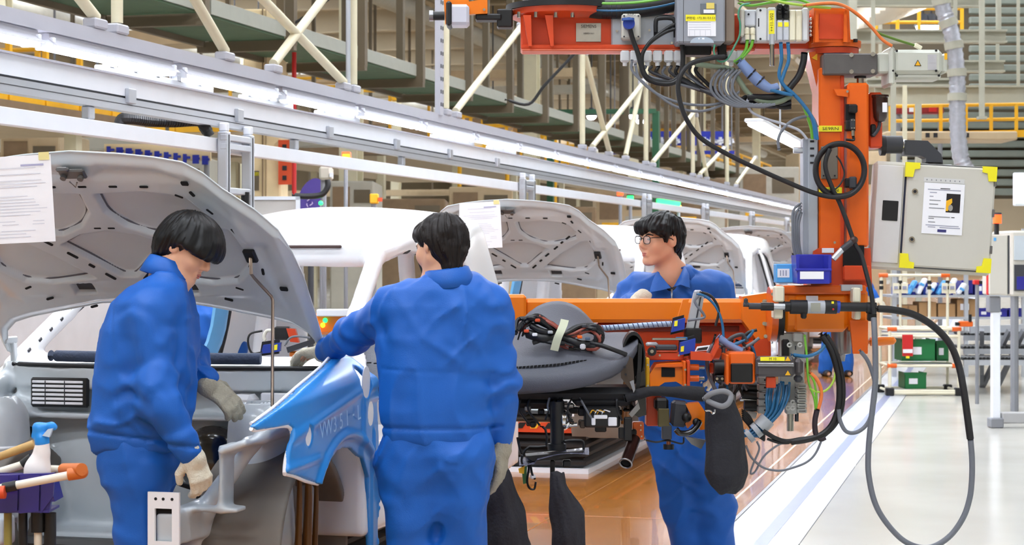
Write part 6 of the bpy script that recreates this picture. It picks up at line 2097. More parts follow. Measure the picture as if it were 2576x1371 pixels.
for k in range(9):
    x0 = 1625 + k * 16
    pts = [(x0, 165), (x0 + 4, 190 + wr.uniform(-5, 8)), (1790 + k * 6 + wr.uniform(-8, 8), 232 + k * 3.5), (1850 + k * 4, 262 - k * 2 + wr.uniform(-6, 6)), (1920 + k * 5, 262 + wr.uniform(-12, 10)), (1990, 246 + k * 3)]
    cable('dark cable of the sagging bundle under the arm, %s from the top' % ORD[k], (greycable, darkgrey, black)[k % 3], pts, .0065 + .002 * (k % 3 == 2), 8.42 + .01 * (k % 4), 'hanging_cable', grp='sagging cable bundle')
for k in range(6):
    a = 1815 + k * 11
    pts = [(a, 172), (a - 22, 196), (a - 26, 226), (a - 4, 252), (a + 40, 268), (a + 80, 262)]
    cable('coiled grey cable left of the blue tape, %s of the coil' % ORD[k], greycable, pts, .006, 8.36, 'hanging_cable', grp='coiled grey cables')
t = thing('taped_splice', 'blue grey taped cable splice hanging under the modules', 'cable splice', W(1900, 180, 8.36))
add('splice', MB().tube([W(1858, 150, 8.36), W(1880, 176, 8.36), W(1908, 204, 8.36), W(1936, 222, 8.36), (W(1958, 216, 8.36))], [.020, .024, .026, .020, .014], 12, 4), mat('blue grey tape', (120, 142, 186), .4), t)
for x, y in ((1890, 186), (1912, 204)):
    add('tape_band', MB().torus(W(x, y, 8.36), RX - UP * .9, .026, .004, 16, 6), black, t)

# cable duct on the column's left with grey hoses
du = thing('cable_duct', 'grey slotted cable duct fixed to the left of the orange column', 'cable duct', W(2040, 700, 8.42))
part(du, 'duct', mat('duct grey', (156, 162, 172), .4, metal=.3), 2020, 348, 2058, 712, 8.40, .09, .004)
part(du, 'cover', mat('duct cover', (176, 182, 190), .4, metal=.3), 2033, 350, 2057, 706, 8.394, .01, .003)
for y in (356, 374, 392, 410):
    part(du, 'slot', ink, 2038, y - 3, 2048, y + 2, 8.392, .003, 0)
add('gland', MB().cyl(W(1996, 378, 8.42), W(2020, 378, 8.42), .014), alu, du)
for k in range(4):
    x = 1998 + k * 5
    cable('grey hose beside the cable duct, %s from the left' % ORD[k], greycable, [(2016, 510 + k * 8), (x - 2, 530 + k * 8), (x - 4, 570), (x - 2, 620), (x + 8, 664), (x + 12, 690)], .006, 8.38, 'duct_hose', 'hose', 'grey hoses beside the duct')
# coiled black cable on the column
t = thing('coiled_cable', 'black cable coiled in a ring on the orange column', 'cable', W(2112, 500, 8.3))
for R_, dz, rr_ in ((.110, 0, .0105), (.104, .012, .0095)):
    pts = [W(2113 + R_ / PXM * math.cos(a), 428 + R_ / PXM * 1.08 * math.sin(a), 8.31 + dz) for a in np.linspace(-1.2, 5.6, 30)]
    add('coil', MB().tube(pts, rr_, 10, 2), rubber, t)
add('tail', MB().tube([W(2090, 370, 8.30), W(2078, 400, 8.30), W(2078, 430, 8.30), W(2096, 478, 8.30), W(2112, 510, 8.30), W(2130, 556, 8.29), W(2150, 612, 8.28), W(2166, 640, 8.27), W(2180, 690, 8.25), W(2192, 740, 8.23), W(2198, 790, 8.22)], .010, 10, 6), rubber, t)
add('thin_lead', MB().tube([W(2090, 366, 8.31), W(2066, 390, 8.31), W(2052, 410, 8.31), W(2056, 446, 8.31), W(2080, 480, 8.31), W(2108, 470, 8.31), W(2124, 440, 8.31), W(2116, 410, 8.31), W(2104, 392, 8.31)], .004, 6, 5), rubber, t)
# inline coupling near the blue bin
t = thing('hose_coupling', 'silver hose coupling pointing up beside the blue bin', 'coupling', W(2120, 650, 8.28))
add('barrel', MB().cyl(W(2096, 652, 8.28), W(2122, 624, 8.28), .013), alu, t); add('sleeve', MB().cyl(W(2118, 628, 8.28), W(2146, 606, 8.28), .014), darkgrey, t)
add('head', MB().ball(W(2148, 604, 8.28), .018), mat('brown black plastic', (58, 36, 30), .4), t)

# ---------------- control cabinet on its elbow arm
ea = thing('elbow_arm', 'black elbow arm holding the control cabinet', 'support arm', W(2290, 410, 8.5))
pcyl(ea, 'mount', black, (2214, 366), (2226, 366), .046, 8.48); pcyl(ea, 'collar', darkgrey, (2224, 364), (2268, 364), .040, 8.48)
pcyl(ea, 'ring', chrome, (2267, 366), (2280, 366), .026, 8.48)
poly(ea, 'elbow', mat('slate plastic', (58, 60, 66), .5), [(2278, 352), (2334, 354), (2368, 388), (2372, 408), (2330, 408), (2330, 398), (2318, 392), (2278, 390)], 8.44, .09)
pcyl(ea, 'drop', black, (2350, 396), (2350, 420), .038, 8.48); part(ea, 'base_plate', alu, 2324, 414, 2396, 422, 8.42, .14, .004)
Mcab = MC @ Matrix.Rotation(math.radians(-7), 3, 'Z') @ Matrix.Rotation(math.radians(3.6), 3, 'Y')
cc = W(2342, 546, 8.44)
cab = thing('control_cabinet', 'light grey control cabinet with yellow corner guards and a posted sheet', 'cabinet', cc - Vector((0, 0, .24)))
def cbx(name, u0, v0, u1, v1, f, d, m, bev=.004, par=None):
    """rect on the cabinet front: u right, v up (m from centre), f = front offset"""
    c = cc + Mcab @ Vector(((u0 + u1) / 2, f + d / 2, (v0 + v1) / 2))
    return add(name, MB().box(c, (abs(u1 - u0), d, abs(v1 - v0)), Mcab, bev), m, par or cab)
cbx('body', -.262, -.245, .262, .232, -.06, .20, boxgrey, .012)
cbx('side_panel', -.250, -.215, -.135, .215, -.066, .01, mat('pale panel', (212, 210, 208), .45), .003)
door = cbx('door', -.122, -.225, .258, .225, -.092, .035, boxgrey, .008)
cbx('door_gap', -.130, -.225, -.122, .225, -.064, .02, mat('navy gap', (30, 34, 60), .5), .001)
cbx('black_window', -.218, -.028, -.150, .060, -.070, .006, black, .002)
cbx('top_shadow_gap', -.12, .225, .25, .229, -.085, .02, darkgrey, .001); cbx('bottom_gap', -.12, -.229, .25, -.225, -.085, .02, darkgrey, .001)
for v in (.105, -.105):
    c = cc + Mcab @ Vector((-.085, -.096, v))
    lk = add('lock', MB().cyl(c + Mcab @ Vector((0, -.004, 0)), c + Mcab @ Vector((0, .006, 0)), .013, n=16), chrome, door)
    add('keyhole', MB().cyl(c + Mcab @ Vector((0, -.006, 0)), c + Mcab @ Vector((0, 0, 0)), .007, n=12), ink, lk)
for v in (.165, .03, -.13):
    cbx('hinge', .252, v - .018, .262, v + .018, -.098, .04, steel, .002)
for u, v, su, sv_ in ((-.125, .222, -1, 1), (.255, .222, 1, 1), (-.125, -.222, -1, -1), (.255, -.222, 1, -1)):
    o_ = [(0, 0), (-su * .062, 0), (-su * .062, -sv_ * .026), (-su * .040, -sv_ * .030), (-su * .034, -sv_ * .064), (0, -sv_ * .064)]
    b = MB().prism([cc + Mcab @ Vector((u + su * .006 + q[0], -.100, v + sv_ * .010 + q[1])) for q in o_], Mcab @ Vector((0, .055, 0)))
    add('corner_guard', b, mat('bright yellow plastic', (240, 228, 30), .45), cab, smooth=False)
sh = cbx('sleeve_strip', -.050, .150, .125, .170, -.0945, .003, mat('pale sleeve', (206, 206, 204), .4), .0, door)
for k in range(8):
    cbx('strip_mark', -.038 + k * .02, .157, -.034 + k * .02, .163, -.0955, .001, midgrey, 0, sh)
shp = thing('posted_sheet', 'printed sheet with a dark photo posted on the cabinet door', 'paper', cc + Mcab @ Vector((.04, -.096, -.06)))
cbx('sheet', -.046, -.075, .128, .148, -.0955, .002, paper, 0, shp)
cbx('photo', .052, .022, .112, .104, -.0965, .001, mat('dark photo', (30, 26, 30), .4, var=.3, vscale=40), 0, shp)
b = MB().prism([cc + Mcab @ Vector((.052 + u, -.0972, .022 + v)) for u, v in ((0, .006), (.010, .006), (.016, .030), (.026, .044), (.024, .062), (.0, .050))], Mcab @ Vector((0, .0006, 0)))
add('photo_patch', b, yellow, shp, smooth=False)
b = MB().prism([cc + Mcab @ Vector((.072 + .010 * math.cos(t), -.0974, .042 + .014 * math.sin(t))) for t in np.linspace(0, 2 * math.pi, 14)[:-1]], Mcab @ Vector((0, .0006, 0)))
add('photo_patch', b, mat('photo grey', (150, 146, 140), .5), shp, smooth=False)
for y, u0, u1, m in ((.118, -.03, .112, paperink), (-.038, -.03, .112, paperink), (.124, .024, .066, ink), (.105, -.02, .010, paperink), (.088, -.02, -.004, paperink), (.071, -.02, .028, midgrey), (.054, -.02, .018, midgrey),
                     (.037, -.02, .046, midgrey), (.0, -.02, .072, midgrey), (-.008, -.02, .004, midgrey), (-.024, -.02, .010, midgrey), (-.046, -.02, .012, paperink), (-.046, .03, .118, paperink), (.0, .078, .092, ink)):
    cbx('print_line', u0, y - .0012, u1, y + .0022, -.0964, .0006, m, 0, shp)
cbx('stamp', .022, -.066, .060, -.054, -.0966, .0008, mat('navy print', (52, 50, 110), .6), 0, shp)

# ---------------- wrist housing, clamps and nut runner
wh_ = thing('wrist_housing', 'amber orange gear housing at the foot of the column', 'robot wrist', W(2050, 845, 8.45))
part(wh_, 'housing', amber, 1966, 726, 2140, 836, 8.36, .24, .03)
part(wh_, 'top_plate', orange, 1970, 718, 2180, 740, 8.34, .26, .006)
part(wh_, 'front_cover', amber, 2000, 742, 2128, 832, 8.352, .03, .008)
part(wh_, 'right_block', amber, 2136, 728, 2184, 836, 8.37, .22, .012)
poly(wh_, 'tail_plate', orange, [(2138, 806), (2184, 806), (2183, 890), (2146, 890)], 8.345, .02)
pcyl(wh_, 'black_ring', black, (1948, 790), (1966, 790), .115, 8.47, n=32); pcyl(wh_, 'front_flange', orange, (1934, 790), (1950, 790), .122, 8.47, n=32)
add('pull_handle', MB().tube([W(2182, 860, 8.42), W(2220, 858, 8.42), W(2246, 857, 8.42), W(2254, 857, 8.42)], [.020, .021, .018, .006], 14, 5), amber, wh_)
part(wh_, 'maker_label', paper, 2028, 744, 2058, 756, 8.349, .003, 0)
part(wh_, 'top_slide', alu, 2116, 716, 2170, 732, 8.33, .05, .003)
bolts(wh_, [(1922, 758), (1922, 814), (1926, 846), (2160, 744), (1944, 740)], 8.36, .008)
for x0, y0, x1, y1 in ((1950, 720, 1974, 760), (1946, 772, 1970, 802), (2146, 724, 2166, 762), (2150, 772, 2166, 804)):
    part(wh_, 'hook', ivory, x0, y0, x1, y1, 8.27, .08, .006)
nr = thing('nut_runner', 'black and silver nut runner resting in cream hooks on the wrist', 'power tool', W(2040, 790, 8.25))
for nm, x0, x1, r_, m, yy in (('square_drive', 1870, 1884, .010, darkgrey, 766), ('extension', 1884, 1920, .014, darkgrey, 770), ('extension', 1914, 1946, .018, black, 771), ('collar', 1940, 1976, .014, alu, 771), ('nose', 1974, 1990, .022, black, 771),
                              ('gear_case', 1988, 2030, .031, rubber, 772), ('silver_band', 2030, 2076, .029, mat('grey band', (176, 180, 186), .4), 772), ('motor_case', 2074, 2104, .030, rubber, 772), ('blue_ring', 2103, 2112, .027, sensorblue, 772), ('handle', 2110, 2184, .020, rubber, 772), ('cable_boot', 2180, 2204, .024, rubber, 774)):
    add(nm, MB().cyl(W(x0, yy, 8.25), W(x1, yy + .5, 8.25), r_, n=18), m, nr)
part(nr, 'crank', darkgrey, 1872, 750, 1882, 768, 8.24, .02); part(nr, 'trigger', black, 2016, 784, 2030, 802, 8.235, .03); part(nr, 'type_label', mat('label tan', (150, 150, 138), .5), 2040, 762, 2064, 784, 8.217, .004, 0)
add('red_dot', MB().ball(W(2096, 778, 8.222), .005, 8, 6), red, nr); part(nr, 'led', yellow_tag, 2092, 758, 2098, 764, 8.222, .003, 0); part(nr, 'holder', black, 2184, 786, 2206, 808, 8.24, .04)
cable('thick black hose arching right from the nut runner', rubber, [(2200, 776, 8.24), (2250, 780, 8.24), (2300, 792, 8.24), (2350, 822, 8.24), (2390, 866, 8.23), (2412, 920, 8.22), (2424, 980, 8.2), (2434, 1050, 8.2), (2441, 1104, 8.2)], .0155, name='tool_hose', cat='hose')
cable('grey cable hanging in a long loop almost to the floor at the right', greycable, [(2441, 1100, 8.2), (2445, 1150), (2445, 1200), (2440, 1250), (2424, 1300), (2392, 1346), (2350, 1374), (2310, 1376), (2268, 1356), (2226, 1310), (2200, 1262), (2186, 1200), (2184, 1150), (2188, 1090), (2196, 1020), (2202, 960), (2202, 900), (2200, 840), (2198, 800, 8.22)], .0125, 8.2, 'tool_cable')
cable('grey cable loop right of the valve stack', greycable, [(2162, 880), (2184, 910), (2200, 960), (2200, 1010), (2184, 1062), (2158, 1086), (2130, 1086), (2114, 1060), (2110, 1030)], .009, 8.25, 'tool_cable')

# ---------------- blue bins on the wrist
def open_bin(label, x0, y0, x1, y1, Z, d, m, lbl=True):
    t = thing('parts_bin', label, 'bin', W((x0 + x1) / 2, y1, Z + d / 2))
    b = MB(); w = x1 - x0; h = y1 - y0
    pbox(b, x0 + 4, y1 - 5, x1 - 4, y1, Z, d, .003)
    pprism(b, [(x0, y0 + 2), (x0 + 7, y0 + 2), (x0 + 10, y1 - 2), (x0 + 4, y1 - 2)], Z, d)
    pprism(b, [(x1, y0 + 2), (x1 - 7, y0 + 2), (x1 - 10, y1 - 2), (x1 - 4, y1 - 2)], Z, d)
    pbox(b, x0 + 4, y0 + h * .52, x1 - 4, y1, Z - .01, .012, .003); pbox(b, x0, y0, x1, y1 - 2, Z + d, .012, .003)
    pbox(b, x0 - 1, y0 + h * .48, x1 + 1, y0 + h * .56, Z - .016, .016, .003)
    add('tub', b, m, t, smooth=False)
    if lbl: part(t, 'label', paper, x0 + w * .12, y0 + h * .58, x1 - w * .22, y0 + h * .84, Z - .014, .003, 0)
    return t
open_bin('blue open parts bin on top of the wrist housing', 2002, 640, 2092, 714, 8.22, .14, bluebin)
t = thing('carton', 'light blue box with a white label beside the blue parts bin', 'box', W(1975, 714, 8.4))
part(t, 'body', skyblue, 1952, 664, 1998, 712, 8.36, .08, .004); part(t, 'label', paper, 1956, 676, 1986, 698, 8.358, .003, 0)
for k in range(3): part(t, 'barcode', paperink, 1962 + k * 7, 680, 1965 + k * 7, 694, 8.357, .001, 0)
part(t, 'foot', redorange, 1994, 690, 2004, 712, 8.38, .05)

# ---------------- cross beam reaching into the car
bmth = thing('cross_beam', 'long amber orange beam reaching from the wrist into the nearest car', 'robot beam', W(1600, 815, 8.7))
part(bmth, 'beam', amber, 1318, 752, 1900, 812, 8.62, .13, .016)
part(bmth, 'sleeve', amber, 1000, 742, 1324, 818, 8.58, .20, .012)
part(bmth, 'inner_beam', amber, 790, 786, 1002, 842, 8.62, .13, .012)
part(bmth, 'top_panel', car_white, 796, 778, 880, 796, 8.56, .10, .004)
add('status_light', MB().ball(W(818, 806, 8.6), .012, 8, 6), led_green, bmth); add('status_light', MB().ball(W(812, 818, 8.6), .012, 8, 6), led_amber, bmth)
part(bmth, 'lower_beam', redorange, 1500, 812, 1900, 906, 8.70, .10, .010)
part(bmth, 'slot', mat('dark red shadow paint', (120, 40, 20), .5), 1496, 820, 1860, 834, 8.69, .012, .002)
poly(bmth, 'gusset', amber, [(1868, 746), (1936, 736), (1940, 904), (1916, 900), (1900, 850), (1868, 806)], 8.56, .14)
poly(bmth, 'gusset_web', redorange, [(1876, 860), (1938, 850), (1938, 905), (1900, 905)], 8.54, .05)
bolts(bmth, [(1926, 758), (1926, 815), (1926, 846), (1930, 880)], 8.55, .009)
hose = [(1496, 826), (1540, 824), (1600, 820), (1660, 816), (1716, 814)]
sh_ = cable('grey spiral wrapped hose along the front of the amber beam', mat('pale blue spiral wrap', (156, 176, 200), .4), hose, .013, 8.55, 'wrapped_hose', 'hose')
P = catmull([W(x, y, 8.55) for x, y in hose], 10)
b = MB()
for i in range(1, len(P) - 1, 2):
    b.torus(P[i], RX + UP * .4, .0135, .0022, 12, 5)
add('spiral_wrap', b, mat('blue wrap', (60, 84, 130), .4), sh_)

# ---------------- sensors, slide and gripper
sl = thing('slide_unit', 'silver pneumatic slide standing on the amber beam', 'pneumatic slide', W(1740, 830, 8.4))
poly(sl, 'rail', alu, [(1746, 736), (1772, 742), (1756, 836), (1726, 832)], 8.42, .04)
poly(sl, 'rail_groove', darkgrey, [(1762, 744), (1765, 745), (1748, 832), (1744, 832)], 8.415, .01)
part(sl, 'head', alu, 1748, 730, 1766, 748, 8.40, .06); part(sl, 'foot', black, 1724, 826, 1766, 864, 8.40, .08)
poly(sl, 'orange_bracket', amber, [(1718, 754), (1734, 752), (1720, 802), (1704, 802)], 8.43, .02)
for k, (pts, m) in enumerate(((((1752, 740), (1772, 744), (1800, 770), (1816, 810), (1820, 850), (1818, 872)), bluecable), (((1758, 742), (1748, 760), (1770, 790), (1768, 800), (1730, 806)), greycable), (((1760, 734), (1790, 746), (1808, 780), (1800, 820)), black))):
    ptube(sl, 'air_line', m, pts, .006, 8.36)
def sensor(label, pts, Z, tagp):
    t = thing('light_sensor', label, 'sensor', W(pts[2][0], pts[2][1], Z))
    poly(t, 'body', sensorblue, pts, Z, .05)
    poly(t, 'back', black, [(x - 3, y + (6 if y > pts[0][1] + 10 else -8)) for x, y in pts], Z + .045, .03)
    poly(t, 'tag', yellow_tag, [(tagp[0], tagp[1]), (tagp[0] + 8, tagp[1] - 2), (tagp[0] + 7, tagp[1] + 12), (tagp[0] - 1, tagp[1] + 13)], Z - .003, .003)
    return t
sensor('upper blue sensor with a yellow tag on the silver slide', [(1696, 808), (1724, 800), (1722, 828), (1690, 836)], 8.38, (1697, 808))
sensor('lower blue sensor with a yellow tag beside the orange bracket', [(1712, 862), (1750, 852), (1748, 886), (1708, 894)], 8.30, (1713, 872))
sensor('blue sensor with a yellow tag inside the nearest car', [(662, 868), (706, 862), (704, 884), (656, 890)], 8.72, (690, 868))
t = thing('sensor_bracket', 'orange box bracket holding a barcode label', 'bracket', W(1780, 905, 8.35))
poly(t, 'box', redorange, [(1738, 884), (1790, 890), (1790, 908), (1738, 905)], 8.26, .10); poly(t, 'box_side', redorange, [(1790, 888), (1808, 850), (1808, 874), (1790, 908)], 8.27, .05)
poly(t, 'label', paper, [(1754, 872), (1786, 868), (1780, 882), (1748, 884)], 8.28, .01); poly(t, 'label_bar', ink, [(1756, 876), (1782, 872), (1778, 880), (1752, 882)], 8.278, .003)
# orange inside the car
t = thing('gripper_end', 'orange gripper end inside the nearest car', 'gripper', W(760, 920, 8.8))
part(t, 'plate', amber, 728, 884, 780, 912, 8.72, .06); poly(t, 'arm', redorange, [(720, 826), (742, 828), (752, 862), (730, 860)], 8.78, .05); poly(t, 'grey_bar', darkgrey, [(720, 874), (790, 852), (792, 864), (724, 888)], 8.70, .03)
part(t, 'black_block', black, 690, 822, 728, 856, 8.80, .06)
ptube(t, 'wire', black, [(660, 886), (634, 888), (624, 862), (630, 840), (660, 832)], .005, 8.70); ptube(t, 'wire', mat('cream hose', (214, 210, 196), .5), [(668, 858), (664, 846), (672, 832), (690, 832)], .008, 8.68); ptube(t, 'wire', greycable, [(716, 870), (730, 850), (752, 846), (780, 850)], .005, 8.69)

gp = thing('gripper', 'orange gripper assembly clamping the end of the dashboard', 'gripper', W(1700, 1100, 8.4))
poly(gp, 'yoke', amber, [(1634, 942), (1652, 916), (1716, 912), (1724, 934), (1724, 972), (1700, 960), (1672, 962), (1636, 986)], 8.28, .16)
poly(gp, 'yoke_window', hole_m, [(1664, 924), (1698, 926), (1698, 948), (1664, 948)], 8.276, .006)
poly(gp, 'yoke_face', orange, [(1650, 918), (1716, 914), (1720, 922), (1648, 924)], 8.262, .02)
part(gp, 'end_plate', yellow, 1624, 900, 1634, 986, 8.26, .18, .004)
part(gp, 'flange', orange, 1718, 908, 1726, 974, 8.24, .2, .004); part(gp, 'flange', redorange, 1728, 906, 1736, 974, 8.24, .2, .004)
for y in (924, 952):
    pcyl(gp, 'guide_pin', orange, (1735, y), (1758, y), .014, 8.30); pcyl(gp, 'pin_tip', chrome, (1757, y), (1772, y), .008, 8.30)
for y in (938, 968):
    pcyl(gp, 'locating_pin', yellow, (1613, y), (1628, y), .010, 8.32)
part(gp, 'upper_slide', darkgrey, 1650, 868, 1704, 882, 8.30, .06); add('roller', MB().cyl(W(1640, 884, 8.27), W(1640, 884, 8.31), .020, n=18), black, gp); add('roller_bolt', MB().cyl(W(1640, 884, 8.26), W(1640, 884, 8.30), .008), chrome, gp)
part(gp, 'rod', chrome, 1640, 850, 1726, 856, 8.33, .012, .002); part(gp, 'rod', bluecable, 1700, 848, 1730, 856, 8.34, .012, .002); part(gp, 'silver_block', alu, 1626, 862, 1656, 872, 8.34, .06)
part(gp, 'upper_bar', redorange, 1626, 886, 1720, 906, 8.32, .12, .004)
part(gp, 'rear_plate', redorange, 1626, 984, 1664, 1072, 8.36, .10, .004)
bolts(gp, [(1660, 894), (1708, 894), (1630, 918), (1630, 970), (1724, 930), (1724, 968)], 8.236, .005)
# black clamp below
part(gp, 'clamp_body', black, 1648, 1002, 1682, 1034, 8.26, .10, .01); part(gp, 'clamp_plate', mat('olive plate', (88, 78, 40), .5), 1656, 1028, 1684, 1074, 8.25, .05, .003); part(gp, 'clamp_foot', darkgrey, 1666, 1070, 1690, 1106, 8.25, .05, .003)
pcyl(gp, 'stud', mat('copper stud', (170, 110, 84), .3, metal=.8), (1682, 1104), (1682, 1120), .010, 8.28); pcyl(gp, 'rubber_foot', black, (1682, 1118), (1682, 1130), .024, 8.28)
add('motor_can', MB().box(W(1708, 1040, 8.30), (.07, .10, .11), MC @ Matrix.Rotation(.1, 3, 'Y'), .012), darkgrey, gp)
poly(gp, 'toggle', amber, [(1724, 1016), (1758, 1012), (1774, 1036), (1776, 1080), (1762, 1082), (1752, 1056), (1730, 1078), (1724, 1066), (1738, 1044)], 8.25, .06)
for c_, r_ in (((1727, 1050), .022), ((1752, 1062), .018)):
    add('pivot', MB().ball(W(c_[0], c_[1], 8.235), r_, 12, 8), black, gp)
ptube(gp, 'lever', mat('gloss black', (16, 16, 18), .18, coat=.6), [(1762, 1056), (1754, 1072), (1736, 1088), (1712, 1090), (1700, 1080)], .013, 8.22)
part(gp, 'lower_bracket', orange, 1592, 1062, 1620, 1106, 8.30, .06, .004); part(gp, 'lower_bracket', black, 1588, 1080, 1602, 1096, 8.28, .04); bolts(gp, [(1612, 1070), (1612, 1082), (1614, 1098)], 8.298, .004)
ptube(gp, 'sensor_wire', black, [(1620, 1106), (1650, 1112), (1680, 1108), (1716, 1116), (1720, 1100)], .004, 8.27)
poly(gp, 'silver_arm', steel, [(1722, 1098), (1776, 1108), (1764, 1130), (1740, 1118)], 8.30, .05)
for k, (pts, m, r_) in enumerate(((((1796, 862), (1780, 890), (1782, 940), (1800, 980)), greycable, .008), (((1818, 872), (1850, 866), (1880, 850), (1896, 830)), bluecable, .008), (((1812, 876), (1840, 850), (1868, 842), (1880, 860)), darkgrey, .009),
        (((1800, 860), (1850, 880), (1888, 866), (1910, 850)), greycable, .007), (((1806, 846), (1826, 862), (1850, 876), (1866, 884)), mat('blue grey tape', (120, 142, 186), .4), .016), (((1880, 880), (1868, 858), (1880, 838), (1904, 830)), black, .007))):
    ptube(gp, 'hose', m, pts, r_, 8.36)
# second gripper block and gearbox
gk = thing('servo_gearbox', 'orange gear block with a black square face beside the gripper', 'gearbox', W(1866, 965, 8.3))
part(gk, 'block', orange, 1834, 886, 1900, 966, 8.24, .14, .008); part(gk, 'black_face', black, 1838, 914, 1894, 962, 8.235, .01, .006); part(gk, 'side_flange', orange, 1826, 892, 1834, 968, 8.22, .18, .004)
pcyl(gk, 'coupling', black, (1796, 924), (1820, 924), .034, 8.31); pcyl(gk, 'shaft', chrome, (1818, 924), (1832, 924), .010, 8.31); part(gk, 'clevis', black, 1800, 944, 1824, 962, 8.28, .06); bolts(gk, [(1804, 953), (1817, 953)], 8.278, .006)
part(gk, 'orange_stub', redorange, 1786, 914, 1798, 940, 8.33, .06)
mm = thing('servo_motor', 'dark grey servo motor with a yellow M 10 tag', 'motor', W(1960, 952, 8.3))
part(mm, 'housing', mat('dark motor grey', (88, 84, 86), .4, metal=.3), 1902, 898, 2000, 948, 8.22, .10, .012); part(mm, 'end_cap', mat('dark motor grey', (88, 84, 86), .4, metal=.3), 1998, 902, 2022, 946, 8.23, .09, .016)
pcyl(mm, 'front_rib', steel, (1906, 917), (1996, 917), .010, 8.215); part(mm, 'connector', darkgrey, 2000, 944, 2020, 962, 8.24, .05, .01)
tg = part(mm, 'name_tag', yellow_tag, 1913, 898, 1974, 908, 8.214, .004, 0)
text('tag_lettering', 'M 10', W(1944, 903, 8.2135), RX, UP, .011, ink, tg)
for y in (896, 932):
    add('warning_triangle', MB().prism([W(1975, y + 12, 8.214), W(1982, y, 8.214), W(1989, y + 12, 8.214)], FW * .003), yellow, mm, smooth=False)
part(mm, 'orange_tab', redorange, 1928, 948, 1952, 976, 8.25, .03, .003)
# valve stacks
vs = thing('valve_stack', 'grey pneumatic valve stack hanging below the wrist housing', 'valve', W(2000, 1030, 8.4))
vg_ = mat('valve grey', (170, 170, 164), .45)
part(vs, 'carrier', vg_, 1962, 838, 2024, 1026, 8.40, .06, .004)
for k in range(6):
    part(vs, 'valve', vg_, 2006, 966 + k * 12.5, 2030, 977 + k * 12.5, 8.33, .09, .004)
    part(vs, 'valve_slot', darkgrey, 2010, 971 + k * 12.5, 2026, 972.5 + k * 12.5, 8.328, .003, 0)
for k in range(9):
    part(vs, 'rail_slot', darkgrey, 2000, 850 + k * 20, 2003, 860 + k * 20, 8.398, .004, 0)
for x, y in ((2012, 868), (1994, 1026), (1982, 1026), (1986, 868), (1994, 1012)):
    add('port', MB().torus(W(x, y, 8.35), FW, .008, .004, 14, 6), mat('port grey', (206, 206, 200), .4), vs)
part(vs, 'block', vg_, 1978, 1012, 2006, 1042, 8.35, .06, .004); part(vs, 'block', vg_, 1996, 838, 2020, 860, 8.36, .06, .004); part(vs, 'block', black, 1968, 854, 1986, 900, 8.37, .03, .006)
pcyl(vs, 'silencer', mat('nickel', (176, 176, 166), .25, metal=.8), (1988, 1040), (1988, 1084), .015, 8.38); pcyl(vs, 'silencer', darkgrey, (2004, 1034), (2004, 1060), .009, 8.38)
v2 = thing('valve_strip', 'grey notched valve strip left of the blue hose bundle', 'valve', W(1918, 1042, 8.4))
for k in range(5):
    part(v2, 'module', vg_, 1908, 948 + k * 19, 1932, 965 + k * 19, 8.36, .06, .004); part(v2, 'notch', ink, 1922, 954 + k * 19, 1930, 958 + k * 19, 8.358, .003, 0)
hn = random.Random(4)
for k in range(11):
    x0 = 1934 + k * 5.2
    pts = [(x0, 958 + hn.uniform(0, 14), 8.36), (x0 - 4 + hn.uniform(-3, 3), 1000), (1928 + k * 3.6, 1036), (1906 + k * 3.4, 1064), (1880 + k * 2.6, 1090 + k * .8), (1862, 1108 - k * 3)]
    cable('blue air hose in the taped bundle, %s from the left' % ORD[k], bluecable, pts, .0055, 8.30 + .008 * (k % 3), 'air_hose', 'hose', 'blue air hose bundle')
t = thing('tape_wrap', 'grey tape wraps around the blue hose bundle', 'tape', W(1910, 1080, 8.3))
for (x0, y0), (x1, y1), r_ in (((1912, 1076), (1932, 1054), .036), ((1880, 1100), (1890, 1092), .032), ((1898, 1086), (1908, 1078), .035)):
    add('wrap', MB().cyl(W(x0, y0, 8.31), W(x1, y1, 8.31), r_, n=14), mat('grey tape', (168, 172, 176), .4), t)
